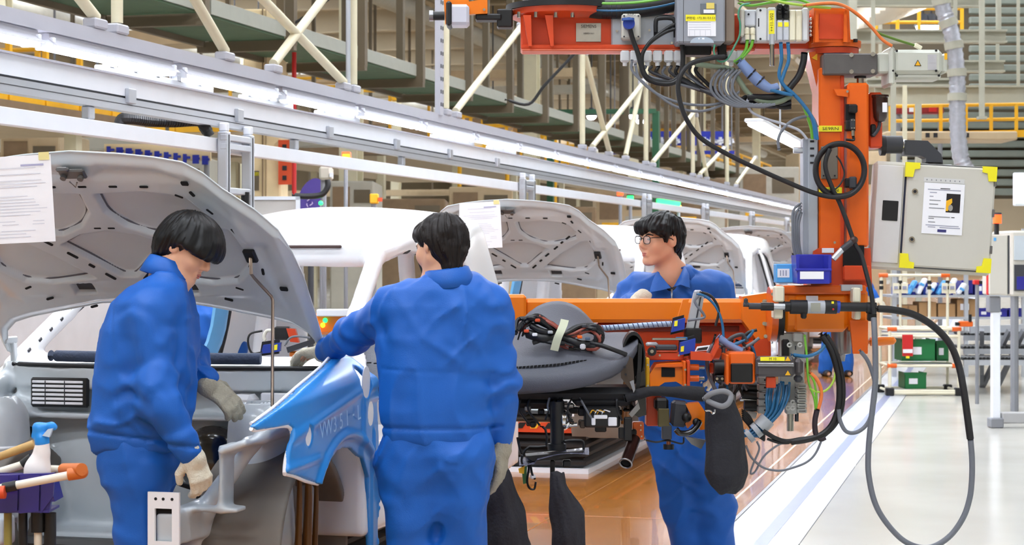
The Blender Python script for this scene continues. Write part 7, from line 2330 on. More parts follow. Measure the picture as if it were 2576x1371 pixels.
for lab, m, pts, r_ in (
 ('thick black corrugated cable dropping from the wrist housing', black, [(2064, 838), (2090, 880), (2106, 930), (2112, 980), (2108, 1030), (2092, 1070), (2066, 1094), (2030, 1106), (1990, 1112)], .014),
 ('second black corrugated cable beside the thick one', black, [(2076, 838), (2100, 878), (2116, 930), (2122, 985), (2116, 1036), (2098, 1072), (2070, 1098)], .010),
 ('black taped cable sweeping left from the cable bundle', black, [(2066, 1100), (2020, 1104), (1980, 1110), (1950, 1102), (1920, 1084)], .010),
 ('thin black cable under the blue hoses', black, [(1990, 1114), (1960, 1114), (1930, 1104)], .006),
 ('dark purple sleeve joining the green and orange leads', mat('dark sleeve', (44, 32, 40), .5), [(2056, 1028), (2050, 1060), (2052, 1090), (2064, 1104), (2076, 1100)], .012),
 ('green and yellow earth lead right of the valve stack', greencable, [(2024, 842), (2030, 900), (2034, 960), (2048, 1000), (2052, 1030)], .005),
 ('second green lead right of the valve stack', greencable, [(2034, 936), (2048, 960), (2054, 1000), (2054, 1028)], .005),
 ('orange lead bowing out right of the valve stack', orangecable, [(2036, 936), (2056, 956), (2066, 984), (2064, 1010), (2058, 1030)], .008),
 ('yellow green lead looping in front of the black cable', mat('lime cable', (160, 196, 70), .4), [(2084, 842), (2096, 900), (2102, 930), (2096, 960), (2078, 982), (2054, 986), (2036, 976)], .005),
 ('blue hose bow under the wrist housing', bluecable, [(1990, 892), (2030, 896), (2062, 884), (2078, 862), (2080, 840)], .008),
 ('thin grey wire looping far below the gripper', greycable, [(2070, 1100), (2052, 1140), (2030, 1162), (1996, 1176), (1960, 1184), (1920, 1176), (1890, 1150), (1876, 1120)], .005),
 ('second thin grey wire loop below the blue hoses', greycable, [(1980, 1110), (1950, 1124), (1920, 1150), (1900, 1186), (1888, 1190), (1896, 1164), (1910, 1130), (1904, 1110)], .0045)):
    cable(lab, m, pts, r_, 8.27, 'hanging_cable', grp='cables under the wrist')
add('hanging_canister', MB().lathe([(.01, -.10), (.016, -.10), (.020, -.07), (.044, -.065), (.046, .055), (.01, .055)], W(2116, 852, 8.46), n=24), steel, label='brushed steel canister hanging under the wrist housing', cat='canister')

# cylinders and wiring behind the sack
t = thing('cylinder_cluster', 'black pneumatic cylinders between the sack and the blue hoses', 'pneumatic cylinder', W(1880, 1045, 8.45))
for k, (x0, y0, x1, y1, r_, m) in enumerate(((1868, 972, 1910, 974, .020, black), (1866, 992, 1912, 996, .022, black), (1872, 1020, 1908, 1022, .024, black), (1850, 968, 1842, 1052, .008, steel), (1862, 1004, 1910, 1006, .008, chrome), (1880, 1040, 1902, 1046, .016, vg_), (1788, 900, 1796, 980, .008, steel))):
    add('cylinder', MB().cyl(W(x0, y0, 8.44), W(x1, y1, 8.44), r_, n=14), m, t)
rq = random.Random(31)
for k in range(10):
    x = 1800 + k * 11
    cable('loose wire tangle right of the gripper, %s from the left' % ORD[k], (black, darkgrey, greycable, bluecable, black)[k % 5], [(x, 860 + rq.uniform(-20, 20)), (x + rq.uniform(-14, 14), 888), (x + rq.uniform(-20, 20), 930 + rq.uniform(0, 20)), (x + rq.uniform(-10, 26), 980 + rq.uniform(-10, 20))], .005 + .001 * (k % 3), 8.42, 'loose_wire', grp='loose wires by the gripper')
for k in range(5):
    cable('black wire drooping left of the taped hoses, %s from the top' % ORD[k], black, [(1866, 1030 + k * 5), (1884, 1046 + k * 6), (1898, 1070 + k * 5), (1924, 1092 + k * 4)], .006, 8.36, 'loose_wire', grp='drooping wires by the hoses')
# black arm and hanging sack
t = thing('padded_arm', 'black padded arm crossing in front of the gripper', 'arm', W(1680, 1000, 8.15))
add('arm', MB().tube([W(1570, 1000, 8.16), W(1604, 992, 8.15), W(1640, 984, 8.14), W(1690, 986, 8.13), W(1730, 988, 8.12), W(1770, 992, 8.12)], [.022, .024, .021, .022, .030, .032], 12, 6), mat('black fabric', (30, 30, 34), .85, bump=.3, bscale=80), t)
sackm = mat('charcoal fabric', (36, 36, 42), .85, var=.1, bump=.4, bscale=70)
def sack(name, label, cat, rows, Z, folds_, m=sackm, mouth=None):
    """rows: (y, x0, x1, half depth)"""
    t = thing(name, label, cat, W((rows[-1][1] + rows[-1][2]) / 2, rows[-1][0], Z))
    n = 44; R = []
    Y = np.linspace(rows[0][0], rows[-1][0], 46)
    for y in Y:
        x0 = np.interp(y, [r[0] for r in rows], [r[1] for r in rows]); x1 = np.interp(y, [r[0] for r in rows], [r[2] for r in rows]); hd = np.interp(y, [r[0] for r in rows], [r[3] for r in rows])
        ring = []
        c_ = CF((x0 + x1) / 2, y, Z); hw_ = (x1 - x0) / 2 / FPX * Z
        for i in range(n):
            a = 2 * math.pi * i / n
            w = 1 + folds_ * (math.sin(a * 5 + y * .012) * .6 + math.sin(a * 9 - y * .02 + 1) * .4 + .6 * math.sin(y * .06 + a * 2))
            ring.append(C2W(c_.x + hw_ * math.cos(a) * w, c_.y + hd * math.sin(a) * w, c_.z + .006 * math.sin(a * 3 + y * .05)))
        R.append(ring + [ring[0]])
    b = MB().grid(R)
    b.f.append(tuple(range(len(b.v) - n - 1, len(b.v) - 1)))
    if mouth is None: b.f.append(tuple(reversed(range(n))))
    add('cloth', b, m, t, ang=3.2)
    return t
t = sack('cloth_sack', 'charcoal cloth sack hanging from the black padded arm', 'sack', [(988, 1772, 1830, .03), (1010, 1774, 1848, .05), (1060, 1774, 1868, .07), (1130, 1774, 1876, .08), (1190, 1772, 1880, .08), (1222, 1784, 1870, .06), (1240, 1806, 1850, .03)], 8.10, .035)
add('rolled_mouth', MB().tube([W(1772, 1004, 8.03), W(1790, 990, 8.0), (W(1820, 984, 8.0)), W(1838, 994, 8.0), W(1834, 1012, 7.99), W(1818, 1022, 7.99), W(1796, 1016, 8.0), W(1780, 1008, 8.02)], .012, 10, 5), mat('grey hem', (128, 128, 132), .85), t)
add('hook', MB().tube([W(1772, 1034, 8.0), W(1786, 1033, 8.0), W(1792, 1040, 8.0), W(1797, 1038, 8.0), W(1798, 1030, 8.0)], .004, 6, 4), chrome, t)
blackcloth = mat('black cloth', (40, 38, 44), .8, var=.1, bump=.4, bscale=70)
sack('cloth_sleeve', 'black cloth sleeve hanging behind the middle worker', 'cloth sleeve', [(1160, 1222, 1262, .03), (1190, 1216, 1282, .06), (1240, 1214, 1302, .07), (1300, 1212, 1322, .08), (1371, 1210, 1336, .09), (1480, 1214, 1340, .08), (1540, 1240, 1320, .05)], 7.95, .08, blackcloth)
sack('cloth_sleeve', 'black cloth sleeve hanging under the dashboard pedal tray', 'cloth sleeve', [(1190, 1384, 1418, .03), (1216, 1382, 1424, .04), (1240, 1382, 1440, .05), (1290, 1382, 1468, .06), (1340, 1388, 1474, .065), (1400, 1394, 1472, .06), (1460, 1404, 1452, .04)], 8.05, .08, blackcloth)

# ---------------- the dashboard
da = thing('dashboard', 'grey car dashboard hanging from the orange beam with loose wiring', 'dashboard', W(1300, 1010, 8.2))
dash_m = mat('slate grey dashboard skin', (86, 88, 97), .55, var=.05, bump=.25, bscale=220)
xt = [820, 900, 1000, 1200, 1290, 1310, 1330, 1350, 1370, 1388, 1405, 1422, 1440, 1458, 1475, 1492, 1506, 1524, 1560, 1604]
yt = [842, 836, 830, 826, 824, 806, 786, 771, 762, 758, 757, 759, 765, 775, 791, 810, 826, 836, 835, 836]
xc_ = [820, 900, 1000, 1200, 1300, 1400, 1480, 1540, 1580, 1604]; yc2 = [940, 944, 946, 946, 943, 938, 928, 912, 890, 862]
yl = [990, 1000, 1004, 998, 992, 986, 972, 950, 925, 885]
rows = []
XS = np.linspace(820, 1604, 110)
for v in np.linspace(0, 1, 26):
    row = []
    for x in XS:
        a, b_, c_ = np.interp(x, xt, yt), np.interp(x, xc_, yc2), np.interp(x, xc_, yl)
        if v < .75:
            q = v / .75; y = a + (b_ - a) * q; Z = 8.42 - .34 * (q ** .85)
            base = 826
            y += 4 * math.sin(q * 6.0 + x * .004) * q * (1 - q) * 2
            Z += .02 * math.sin(q * math.pi * 2 + .5)
        else:
            q = (v - .75) / .25; y = b_ + (c_ - b_) * q; Z = 8.08 - .03 * math.sin(q * math.pi * .5) + .04 * q * q
        Z += .10 * max(0, (x - 1480) / 124) ** 2 * (0.3 + .7 * v)
        row.append(W(x, y, Z))
    rows.append(row)
b = MB().grid(rows)
do = add('dash_skin', b, dash_m, da, ang=3.2)
sm = do.modifiers.new('thickness', 'SOLIDIFY'); sm.thickness = .006; sm.offset = 1
# demister slot cells
for k in range(33):
    x = 905 + k * 17.5 if k < 4 else 1296 + (k - 4) * 9.6
    if k >= 4 and x > 1476: break
    y = np.interp(x, [900, 960, 1296, 1400, 1476], [913, 918, 926, 918, 906])
    hgt = 6.5 if k < 4 else 6.0 * max(.35, min(1, (1486 - x) / 40))
    q = (y - np.interp(x, xt, yt)) / (np.interp(x, xc_, yc2) - np.interp(x, xt, yt)); Z = 8.42 - .34 * (q ** .85)
    w = 12 if k < 4 else 7.4
    poly(da, 'demister_cell', hole_m, [(x, y - hgt / 2), (x + w, y - hgt / 2 - .9), (x + w - 1.5, y + hgt / 2 - .9), (x - 1.5, y + hgt / 2)], Z - .012, .006)
# clutter of ducts, brackets and plugs under the skin
rq = random.Random(23)
for k in range(46):
    x = rq.uniform(1292, 1590); y = rq.uniform(1000, 1070) if k % 3 else rq.uniform(1000, 1030)
    w_, h_ = rq.uniform(8, 34), rq.uniform(6, 20)
    part(da, ('duct_piece', 'bracket', 'plug')[k % 3], (mat('matt black', (22, 22, 25), .7), darkgrey, black, steel, mat('matt black', (22, 22, 25), .7), mat('burnt steel', (78, 66, 56), .5, metal=.5))[k % 6], x, y, x + w_, y + h_, 8.17 + rq.uniform(0, .18), .06, .005)
for k in range(10):
    x = rq.uniform(1300, 1560); ptube(da, 'lead', (black, black, rubber, greycable)[k % 4], [(x, 1000), (x + rq.uniform(-20, 20), 1030), (x + rq.uniform(-30, 40), 1055 + rq.uniform(-10, 20))], .005, 8.16, 6, 4)
# right end: dark openings and brackets
b = MB()
rows = []
for r_ in (1.0, .86):
    rows.append([W(1594 + 30 * r_ * math.cos(a), 900 + 66 * r_ * math.sin(a), 8.20) for a in np.linspace(0, 2 * math.pi, 30)])
b.grid(rows); b.grid([[p + FW * .12 for p in rows[0]], rows[0]])
add('end_ring', b, black, da)
poly(da, 'end_cavity', hole_m, [(1594 + 27 * math.cos(a), 900 + 60 * math.sin(a)) for a in np.linspace(0, 2 * math.pi, 24)[:-1]], 8.25, .01)
poly(da, 'end_web', black, [(1606, 862), (1616, 868), (1612, 960), (1604, 1000), (1598, 996), (1604, 920)], 8.17, .03)
poly(da, 'end_bracket', mat('burnt steel', (78, 66, 56), .5, metal=.5), [(1560, 905), (1576, 892), (1592, 902), (1596, 960), (1586, 980), (1562, 950)], 8.13, .03)
bolts(da, [(1572, 924), (1574, 942)], 8.128, .005, ink)
poly(da, 'end_panel', mat('gloss black', (16, 16, 18), .18, coat=.6), [(1598, 946), (1622, 930), (1626, 1044), (1606, 1050), (1590, 1040), (1606, 1012)], 8.19, .04)
poly(da, 'end_trim', mat('silver film', (150, 152, 158), .2, metal=.5), [(1584, 960), (1594, 956), (1598, 980), (1594, 988)], 8.12, .02)
poly(da, 'metal_bracket', steel, [(1582, 1042), (1606, 1012), (1610, 1028), (1590, 1050)], 8.16, .03)
# underside
part(da, 'underbody', mat('matt black', (22, 22, 25), .7), 880, 975, 1600, 1006, 8.14, .24, .03); part(da, 'underbody', mat('matt black', (22, 22, 25), .7), 1290, 1000, 1420, 1030, 8.18, .2, .03); part(da, 'underbody', mat('matt black', (22, 22, 25), .7), 1440, 1000, 1590, 1022, 8.16, .2, .02)
pcyl(da, 'cross_tube', mat('brown steel tube', (120, 108, 92), .4, metal=.7), (1296, 1050), (1392, 1052), .018, 8.26); pcyl(da, 'duct', black, (1230, 1020), (1330, 1024), .05, 8.32)
add('lock_barrel', MB().ball(W(1418, 1056, 8.18), (.03, .05, .045), 14, 10, MC), chrome, da)
pcyl(da, 'column', black, (1400, 1010), (1402, 1120), .030, 8.16, n=16); pcyl(da, 'column_boot', black, (1401, 1116), (1401, 1132), .040, 8.16)
part(da, 'fuse_box', black, 1470, 1022, 1560, 1076, 8.16, .14, .008); part(da, 'fuse_clip', paper, 1494, 1044, 1528, 1054, 8.152, .012, .003); part(da, 'fuse_clip', paper, 1488, 1052, 1498, 1070, 8.150, .012, .003); part(da, 'fuse_clip', paper, 1530, 1050, 1552, 1072, 8.150, .012, .003)
for k in range(6): ptube(da, 'fuse_wire', (yellow, black, paper)[k % 3], [(1484 + k * 6, 1042), (1490 + k * 6, 1032), (1500 + k * 7, 1036)], .003, 8.15, 5, 3)
pcyl(da, 'small_can', chrome, (1428, 1070), (1452, 1069), .010, 8.18); part(da, 'bracket', darkgrey, 1296, 1012, 1330, 1046, 8.2, .05, .01); part(da, 'bracket', steel, 1320, 1020, 1336, 1036, 8.17, .03, .006); part(da, 'bracket', black, 1570, 1050, 1590, 1110, 8.16, .03, .004); part(da, 'bracket', black, 1556, 1076, 1574, 1104, 8.18, .03, .004)
for pts in (((1358, 1072), (1372, 1080), (1374, 1122), (1332, 1124), (1316, 1142), (1312, 1160)), ((1412, 1112), (1430, 1108), (1462, 1108), (1468, 1116), (1468, 1136)), ((1302, 1100), (1308, 1130), (1316, 1150))):
    ptube(da, 'stay_rod', black, pts, .006, 8.14, 6, 2)
part(da, 'pedal_stem', black, 1384, 1158, 1396, 1200, 8.12, .03, .004); part(da, 'pedal_stem', black, 1416, 1158, 1436, 1176, 8.12, .05, .004)
add('pipe_stub', MB().cyl(W(1596, 1104, 8.22), W(1574, 1166, 8.10), .026, n=20, cap=False), mat('dark brown steel', (62, 38, 34), .25, metal=.7), da); add('pipe_rim', MB().torus(W(1574, 1166, 8.10), W(1574, 1166, 8.10) - W(1596, 1104, 8.22), .026, .004, 24, 8), steel, da); add('pipe_bore', MB().cyl(W(1576, 1160, 8.11), W(1577, 1157, 8.12), .024, n=18), hole_m, da)
# padded pedal tray
t = thing('pedal_tray', 'bubble wrapped black tray hanging under the dashboard', 'tray', W(1390, 1160, 8.12))
rows = [[W(x, 1138 + 4 * math.sin(x * .02) - (x - 1310) * .05 + v * (16 + 6 * math.sin(x * .03)) + (8 if x < 1350 else 0), 8.06 + .10 * (1 - v)) for x in np.linspace(1306, 1482, 28)] for v in (0, .35, .7, 1)]
add('wrap', MB().grid(rows), mat('bubble wrap', (112, 112, 134), .2, coat=.5, var=.2, vscale=60, bump=.6, bscale=120), t); poly(t, 'tray', black, [(1322, 1148), (1470, 1134), (1462, 1146), (1400, 1156), (1340, 1160)], 8.08, .12)
# connectors hanging
t = thing('connector_bundle', 'hanging green and yellow connectors on black leads under the dashboard', 'connector', W(1326, 1220, 8.1))
poly(t, 'connector', mat('green plug', (38, 96, 44), .4), [(1312, 1176), (1326, 1172), (1324, 1216), (1316, 1218)], 8.08, .03); poly(t, 'connector', yellow, [(1304, 1180), (1320, 1172), (1318, 1192), (1306, 1190)], 8.075, .02); part(t, 'connector', paper, 1328, 1180, 1340, 1190, 8.08, .02); part(t, 'connector', paper, 1334, 1194, 1348, 1206, 8.075, .02)
for pts in (((1314, 1140), (1312, 1160), (1318, 1176)), ((1330, 1160), (1330, 1180), (1326, 1210), (1332, 1228), (1344, 1230), (1348, 1212)), ((1334, 1160), (1338, 1190), (1346, 1206))):
    ptube(t, 'lead', black, pts, .005, 8.08, 6, 4)
# wiring bundle on the dashboard
wb = thing('wiring_bundle', 'tangled black wiring bundle taped on top of the dashboard', 'wiring', W(1400, 890, 8.2))
rw = random.Random(17)
base = [(1306, 846), (1316, 812), (1346, 800), (1388, 818), (1420, 842), (1462, 828), (1500, 828), (1508, 850), (1488, 872), (1440, 868), (1390, 858), (1340, 856), (1310, 838)]
for k in range(20):
    dx, dy = rw.uniform(-6, 6), rw.uniform(-7, 7); i0 = rw.randrange(0, 5); i1 = rw.randrange(8, 13)
    pts = [(x + dx + rw.uniform(-7, 7), y + dy + rw.uniform(-8, 8), 8.17 - rw.uniform(0, .05)) for x, y in base[i0:i1]]
    ptube(wb, 'wire', (black, black, rubber, black, mat('red brown wire', (150, 74, 60), .5))[k % 5], pts, .004 + .003 * (k % 3), 8.15, 6, 5)
for x0, x1, y0, y1, r_ in ((1318, 1412, 836, 850, .020), (1410, 1500, 846, 866, .018), (1330, 1400, 816, 836, .014)):
    ptube(wb, 'harness', black, [(x0, y0, 8.15), ((x0 + x1) / 2, (y0 + y1) / 2 + 8, 8.13), (x1, y1, 8.15)], r_, 8.15, 10, 5)
ptube(wb, 'harness_tail', black, [(1470, 860, 8.14), (1510, 868, 8.12), (1550, 882, 8.11), (1576, 892, 8.12)], .010, 8.12, 10, 4)
for x, y, m in ((1352, 806, redsign), (1324, 833, redsign), (1345, 842, paper), (1384, 836, alu), (1470, 820, darkgrey), (1478, 852, mat('slate plug', (76, 92, 112), .4)), (1494, 828, black), (1458, 848, orange)):
    part(wb, 'plug', m, x - 6, y - 4, x + 7, y + 4, 8.105, .02, .003)
add('clear_connector', MB().box(W(1466, 872, 8.10), (.024, .02, .024), MC, .006), mat('clear plastic', (226, 226, 232), .1, alpha=.7), wb)
rows = [[W(1410 + (1 if v < .2 else 0) + u * 20 - v * 26, 802 + v * 76 + u * 4 + 3 * math.sin(v * 7), 8.085 - .02 * math.sin(v * math.pi)) for u in (0, .5, 1)] for v in np.linspace(0, 1, 14)]
tp = add('masking_tape', MB().grid(rows), mat('pale green tape', (216, 220, 190), .6), wb)

# ================================================================== RIGHT SIDE: PIPE RACK, SHELVES, TERMINAL POST
def pipe(par, p, q, r, m=ivory, name='pipe'):
    return add(name, MB().cyl(p, q, r, n=12), m, par)
def rackpt(x, y, Z):
    return W(x, y, Z)
ZR = 21.2
rk = thing('pipe_rack', 'cream pipe rack with orange joints standing on the pale floor', 'rack', WF(2325, 995))
def R2(x, y, back=0.0):
    c = CF(x, y, ZR)
    return C2W(c.x, c.y + back, max(.03, c.z))
for back in (0, .55):
    for x in (2238, 2412):
        pipe(rk, R2(x, 1010, back), R2(x, 824, back), .016 if back else .018, name='post')
    for x in (2241, 2290, 2365, 2412):
        if back: pipe(rk, R2(x, 826, back), R2(x, 694, back), .016, name='upper_post')
    for y in (828, 846, 920, 984):
        pipe(rk, R2(2238, y, back), R2(2412, y, back), .017, name='crossbar')
pipe(rk, R2(2241, 694, .55), R2(2412, 694, .55), .017, name='top_bar')
for x in (2238, 2412):
    for y in (828, 920, 984):
        pipe(rk, R2(x, y, 0), R2(x, y, .55), .015, name='side_bar')
for x, y, bk_ in ((2244, 828, 0), (2406, 828, 0), (2244, 920, 0), (2406, 920, 0), (2246, 694, .55), (2406, 694, .55)):
    d = .10 if x < 2300 else -.10
    c = R2(x, y, bk_)
    add('joint', MB().cyl(c - RX * .05, c + RX * .05, .026, n=12), orange, rk)
for x in (2241, 2290, 2365, 2412):
    for y in (712, 726):
        c = R2(x, y, .55); add('joint', MB().cyl(c - Vector((0, 0, .02)), c + Vector((0, 0, .02)), .024, n=12), black, rk)
for x in (2238, 2412):
    for bk_ in (0, .55):
        c = R2(x, 1000, bk_); add('foot', MB().box(Vector((c.x, c.y, .045)), (.09, .09, .09), MC, .01), black, rk)
add('base_rail', MB().cyl(R2(2245, 996, 0) + Vector((0, 0, .0)), R2(2405, 996, 0), .02), ivory, rk)
for y, d in ((922, .02), (848, .02)):
    c0, c1 = R2(2242, y, 0), R2(2408, y, .55)
    add('shelf', MB().box((c0 + c1) / 2, ((2408 - 2242) / FPX * ZR, .55, .015), MC), midgrey, rk, smooth=False)
def crate(label, x0, y0, x1, y1, Z, d, m, name='parts_bin', cat='bin', lip=True):
    t = thing(name, label, cat, W((x0 + x1) / 2, y1, Z + d / 2))
    b = MB(); w = (x1 - x0)
    pbox(b, x0, y1 - (y1 - y0) * .1, x1, y1, Z, d); pbox(b, x0, y0, x1, y1, Z, .012); pbox(b, x0, y0, x1, y1, Z + d, .012)
    pbox(b, x0, y0, x0 + w * .05, y1, Z, d); pbox(b, x1 - w * .05, y0, x1, y1, Z, d)
    add('tub', b, m, t, smooth=False)
    add('rim', pbox(MB(), x0 - 1.5, y0 - 1, x1 + 1.5, y0 + (y1 - y0) * .12, Z - .012, .02), m, t, smooth=False)
    add('label', pbox(MB(), x0 + w * .2, y0 + (y1 - y0) * .35, x0 + w * .6, y0 + (y1 - y0) * .7, Z - .006, .004), paper, t, smooth=False)
    return t
crate('large green bin on the middle shelf of the pipe rack', 2268, 854, 2352, 908, ZR + .06, .4, green_bin)
crate('second green bin behind on the middle shelf of the pipe rack', 2356, 858, 2386, 908, ZR + .2, .3, green_bin)
crate('green crate on the bottom shelf of the pipe rack', 2276, 938, 2330, 978, ZR + .1, .35, green_bin)
block('red_card_holder', 'red card holder hanging on the front of the pipe rack', 'card holder', 2271, 842, 2297, 896, ZR - .06, .04, red, [('white_label', (.05, .68, .95, .85), paper), ('seal', (.35, 1.0, .65, 1.1), yellow_tag)], bev=.004)
for k, (x0, x1) in enumerate(((2247, 2262), (2268, 2284), (2370, 2384), (2388, 2404))):
    block('card', 'cream card hanging on the upper frame of the pipe rack, %s from the left' % ORD[k], 'card', x0, 712, x1, 738, ZR + .5, .02, ivory, [('print', (.2, .3, .8, .6), paperink)], bev=0)
# flow rack behind with blue bins and cartons
ZS = 24.5
fr = thing('flow_rack', 'grey flow rack full of blue bins behind the pipe rack', 'rack', WF(2400, 960))
for x in (2250, 2430, 2575):
    c = CF(x, 700, ZS); add('upright', MB().box(C2W(c.x, ZS, .95), (.05, .05, 1.9), MC), alu, fr, smooth=False)
for y in (745, 800, 838):
    p, q = CF(2240, y, ZS), CF(2600, y, ZS)
    add('shelf', MB().box(C2W((p.x + q.x) / 2, ZS + .3, p.z), (q.x - p.x, .7, .03), MC), alu, fr, smooth=False)
rs_ = random.Random(8)
for k, (x0, x1, y0, y1, m) in enumerate(((2256, 2284, 722, 742, bluebin), (2288, 2318, 716, 742, bluebin), (2322, 2360, 712, 742, sensorblue), (2364, 2398, 718, 742, bluebin), (2420, 2448, 706, 740, navy), (2452, 2482, 708, 742, navy),
        (2462, 2494, 776, 798, navy), (2498, 2534, 778, 798, navy), (2538, 2574, 776, 798, navy))):
    crate('%s bin on the flow rack, %s from the left' % ('dark navy' if m is navy else 'blue', ORD[k]), x0, y0, x1, y1, ZS + .05, .35, m)
for k, (x0, x1, y0) in enumerate(((2262, 2308, 768), (2312, 2356, 760), (2360, 2404, 764), (2408, 2456, 752))):
    t = thing('carton', 'brown cardboard carton on the flow rack, %s from the left' % ORD[k], 'carton', W((x0 + x1) / 2, 798, ZS + .2))
    part(t, 'box', cardboard, x0, y0, x1, 798, ZS + .05, .4, .006); part(t, 'tape', mat('brown tape', (140, 104, 70), .5), (x0 + x1) / 2 - 2, y0, (x0 + x1) / 2 + 2, 798, ZS + .045, .004, 0)
    if k == 3: part(t, 'label', paper, x0 + 8, y0 + 12, x0 + 30, y0 + 28, ZS + .045, .004, 0)
for k in range(7):
    x0 = 2258 + k * 25; y0 = 716 - (k % 3) * 6
    t = thing('wrapped_part', 'white wrapped part leaning in the flow rack, %s from the left' % ORD[k], 'part', W(x0, 743, ZS))
    add('wrap', MB().beam(W(x0, 740, ZS), W(x0 + 20, y0 - 4, ZS + .02), .10, .05, bev=.015), (paper, skyblue, paper)[k % 3], t); add('band', MB().beam(W(x0 + 9, y0 + 14, ZS), W(x0 + 12, y0 + 9, ZS), .105, .055), skyblue, t, smooth=False)
# roller conveyors
rc = thing('roller_conveyor', 'grey roller conveyors with dark rollers at the right edge', 'conveyor', WF(2520, 950))
for k, y in enumerate((850, 884, 912)):
    Z = 22.4 - k * .5
    p, q = CF(2424, y, Z), CF(2640, y - 4, Z)
    add('side_rail', MB().box(C2W((p.x + q.x) / 2, Z, p.z), (q.x - p.x, .05, .06), MC), alu, rc, smooth=False)
    for i in range(22):
        x = 2428 + i * 9.5
        c = CF(x, y - 9, Z)
        add('roller', MB().cyl(C2W(c.x, Z, c.z), C2W(c.x, Z + .5, c.z), .02, n=8), black, rc)
for x, x2 in ((2540, 2470), (2576, 2508), (2470, 2470)):
    add('strut', MB().beam(W(x, 830, 22), WF(x2, 975, 0), .05, .05), midgrey, rc, smooth=False)
add('upper_rail', MB().beam(W(2440, 830, 22.2), W(2640, 822, 22.2), .06, .08), alu, rc, smooth=False)
block('cordless_driver', 'orange cordless driver lying on the right end of the pipe rack', 'power tool', 2414, 808, 2448, 822, ZR - .1, .08, orange, [('chuck', (-.3, .2, 0, .8), black), ('grip', (.7, -1.2, .9, .1), black)], bev=.01)
t = block('red_tool', 'red and black tool hanging right of the control cabinet', 'tool', 2450, 704, 2466, 716, 20, .08, red, [('tip', (.9, .2, 1.8, .9), black)], bev=.01)
pole(t, 2458, 715, 20.04)
# terminal on a post
ZT = 17.2
tp_ = thing('terminal_post', 'grey terminal box on a white post at the right edge', 'terminal', WF(2506, 1078))
part(tp_, 'box', boxgrey, 2488, 590, 2536, 742, ZT, .25, .01); part(tp_, 'box_side', darkgrey, 2536, 592, 2540, 740, ZT, .24, .004)
part(tp_, 'bracket', midgrey, 2488, 746, 2518, 786, ZT + .05, .12, .01)
c = CF(2504, 760, ZT + .1); add('post', MB().box(C2W(c.x, ZT + .1, c.z / 2), (.075, .075, c.z), MC, .006), rail_white, tp_)
add('foot', MB().box(C2W(c.x, ZT + .1, .045), (.12, .14, .09), MC, .01), midgrey, tp_)
add('base_arm', MB().box(C2W(c.x + .35, ZT + .1, .09), (.6, .10, .10), MC, .01), mat('base grey', (170, 170, 170), .5), tp_)
part(tp_, 'sticker', skyblue, 2500, 598, 2506, 606, ZT - .004, .004, 0); part(tp_, 'red_strip', red, 2484, 690, 2490, 742, ZT + .02, .05, .003)
bc = thing('signal_beacon', 'glowing red signal beacon on top of the terminal box', 'beacon', W(2506, 590, ZT + .1))
add('stem', MB().cyl(W(2507, 592, ZT + .1), W(2507, 562, ZT + .1), .022), black, bc); add('cap', MB().cyl(W(2507, 540, ZT + .1), W(2507, 535, ZT + .1), .045), darkgrey, bc); add('lens', MB().cyl(W(2507, 562, ZT + .1), W(2507, 539, ZT + .1), .043, n=18), led_red, bc)
sc_ = thing('monitor', 'lit monitor cut off at the right edge of the frame', 'monitor', W(2575, 520, 20))
part(sc_, 'bezel', rail_white, 2551, 434, 2640, 518, 20, .06, .01); part(sc_, 'screen', screen_m, 2556, 440, 2636, 512, 19.99, .012, 0); part(sc_, 'arm', alu, 2590, 516, 2600, 640, 20.06, .05)
c = CF(2595, 640, 20.08); add('stand', MB().box(C2W(c.x, 20.08, c.z / 2), (.05, .05, c.z), MC), alu, sc_, smooth=False)
t = block('machine_hood', 'grey glazed machine cabinet right of the red beacon', 'machine', 2544, 580, 2680, 745, 19, .8, boxgrey, [('window', (.06, .08, .9, .45), mat('pale window', (190, 200, 206), .2)), ('window', (.06, .52, .9, .92), darkgrey), ('blue_bin', (.1, .7, .4, .9), navy)])
for x in (2552, 2670):
    pole(t, x, 740, 19.1, r=.04)
# far worker, legs seen under the wrist
ZW = 24.6
def TW(y, x0, x1, Z, hd):
    p, q = CF(x0, y, Z), CF(x1, y, Z)
    return (p.z, (p.x + q.x) / 2, Z, (q.x - p.x) / 2, hd)
cfgW = dict(label='distant worker in blue standing behind the robot wrist', group='workers in blue', res=.010,
    j=dict(head=px(2118, 630, ZW), neck=px(2112, 655, ZW), shL=px(2148, 668, ZW), elL=px(2176, 716, ZW), wrL=px(2206, 752, ZW - .1), shR=px(2078, 668, ZW), elR=px(2062, 725, ZW), wrR=px(2056, 774, ZW),
           hipL=px(2126, 775, ZW), knL=px(2128, 860, ZW), anL=px(2128, 930, ZW), hipR=px(2094, 775, ZW), knR=px(2088, 860, ZW), anR=px(2076, 930, ZW)),
    look=(.2, -1, -.1), front=(.1, -1, 0), yaw=0,
    torso=[TW(652, 2102, 2124, ZW, .07), TW(662, 2078, 2148, ZW, .11), TW(700, 2072, 2152, ZW, .14), TW(750, 2074, 2150, ZW, .14), TW(778, 2078, 2144, ZW, .13)],
    pelvis=[TW(765, 2080, 2142, ZW, .12), TW(785, 2078, 2144, ZW, .13), TW(800, 2080, 2142, ZW, .13)],
    handL=((.6, -.5, -.6), (.3, -.5, .7), 1, (.4, .4, .3)), handR=((0, 0, -1), (-1, 0, 0), 1, (.3, .3, .3)), gloveL=glove_m, gloveR=glove_m, hair=hair_short, seed=31)
build_person(cfgW)

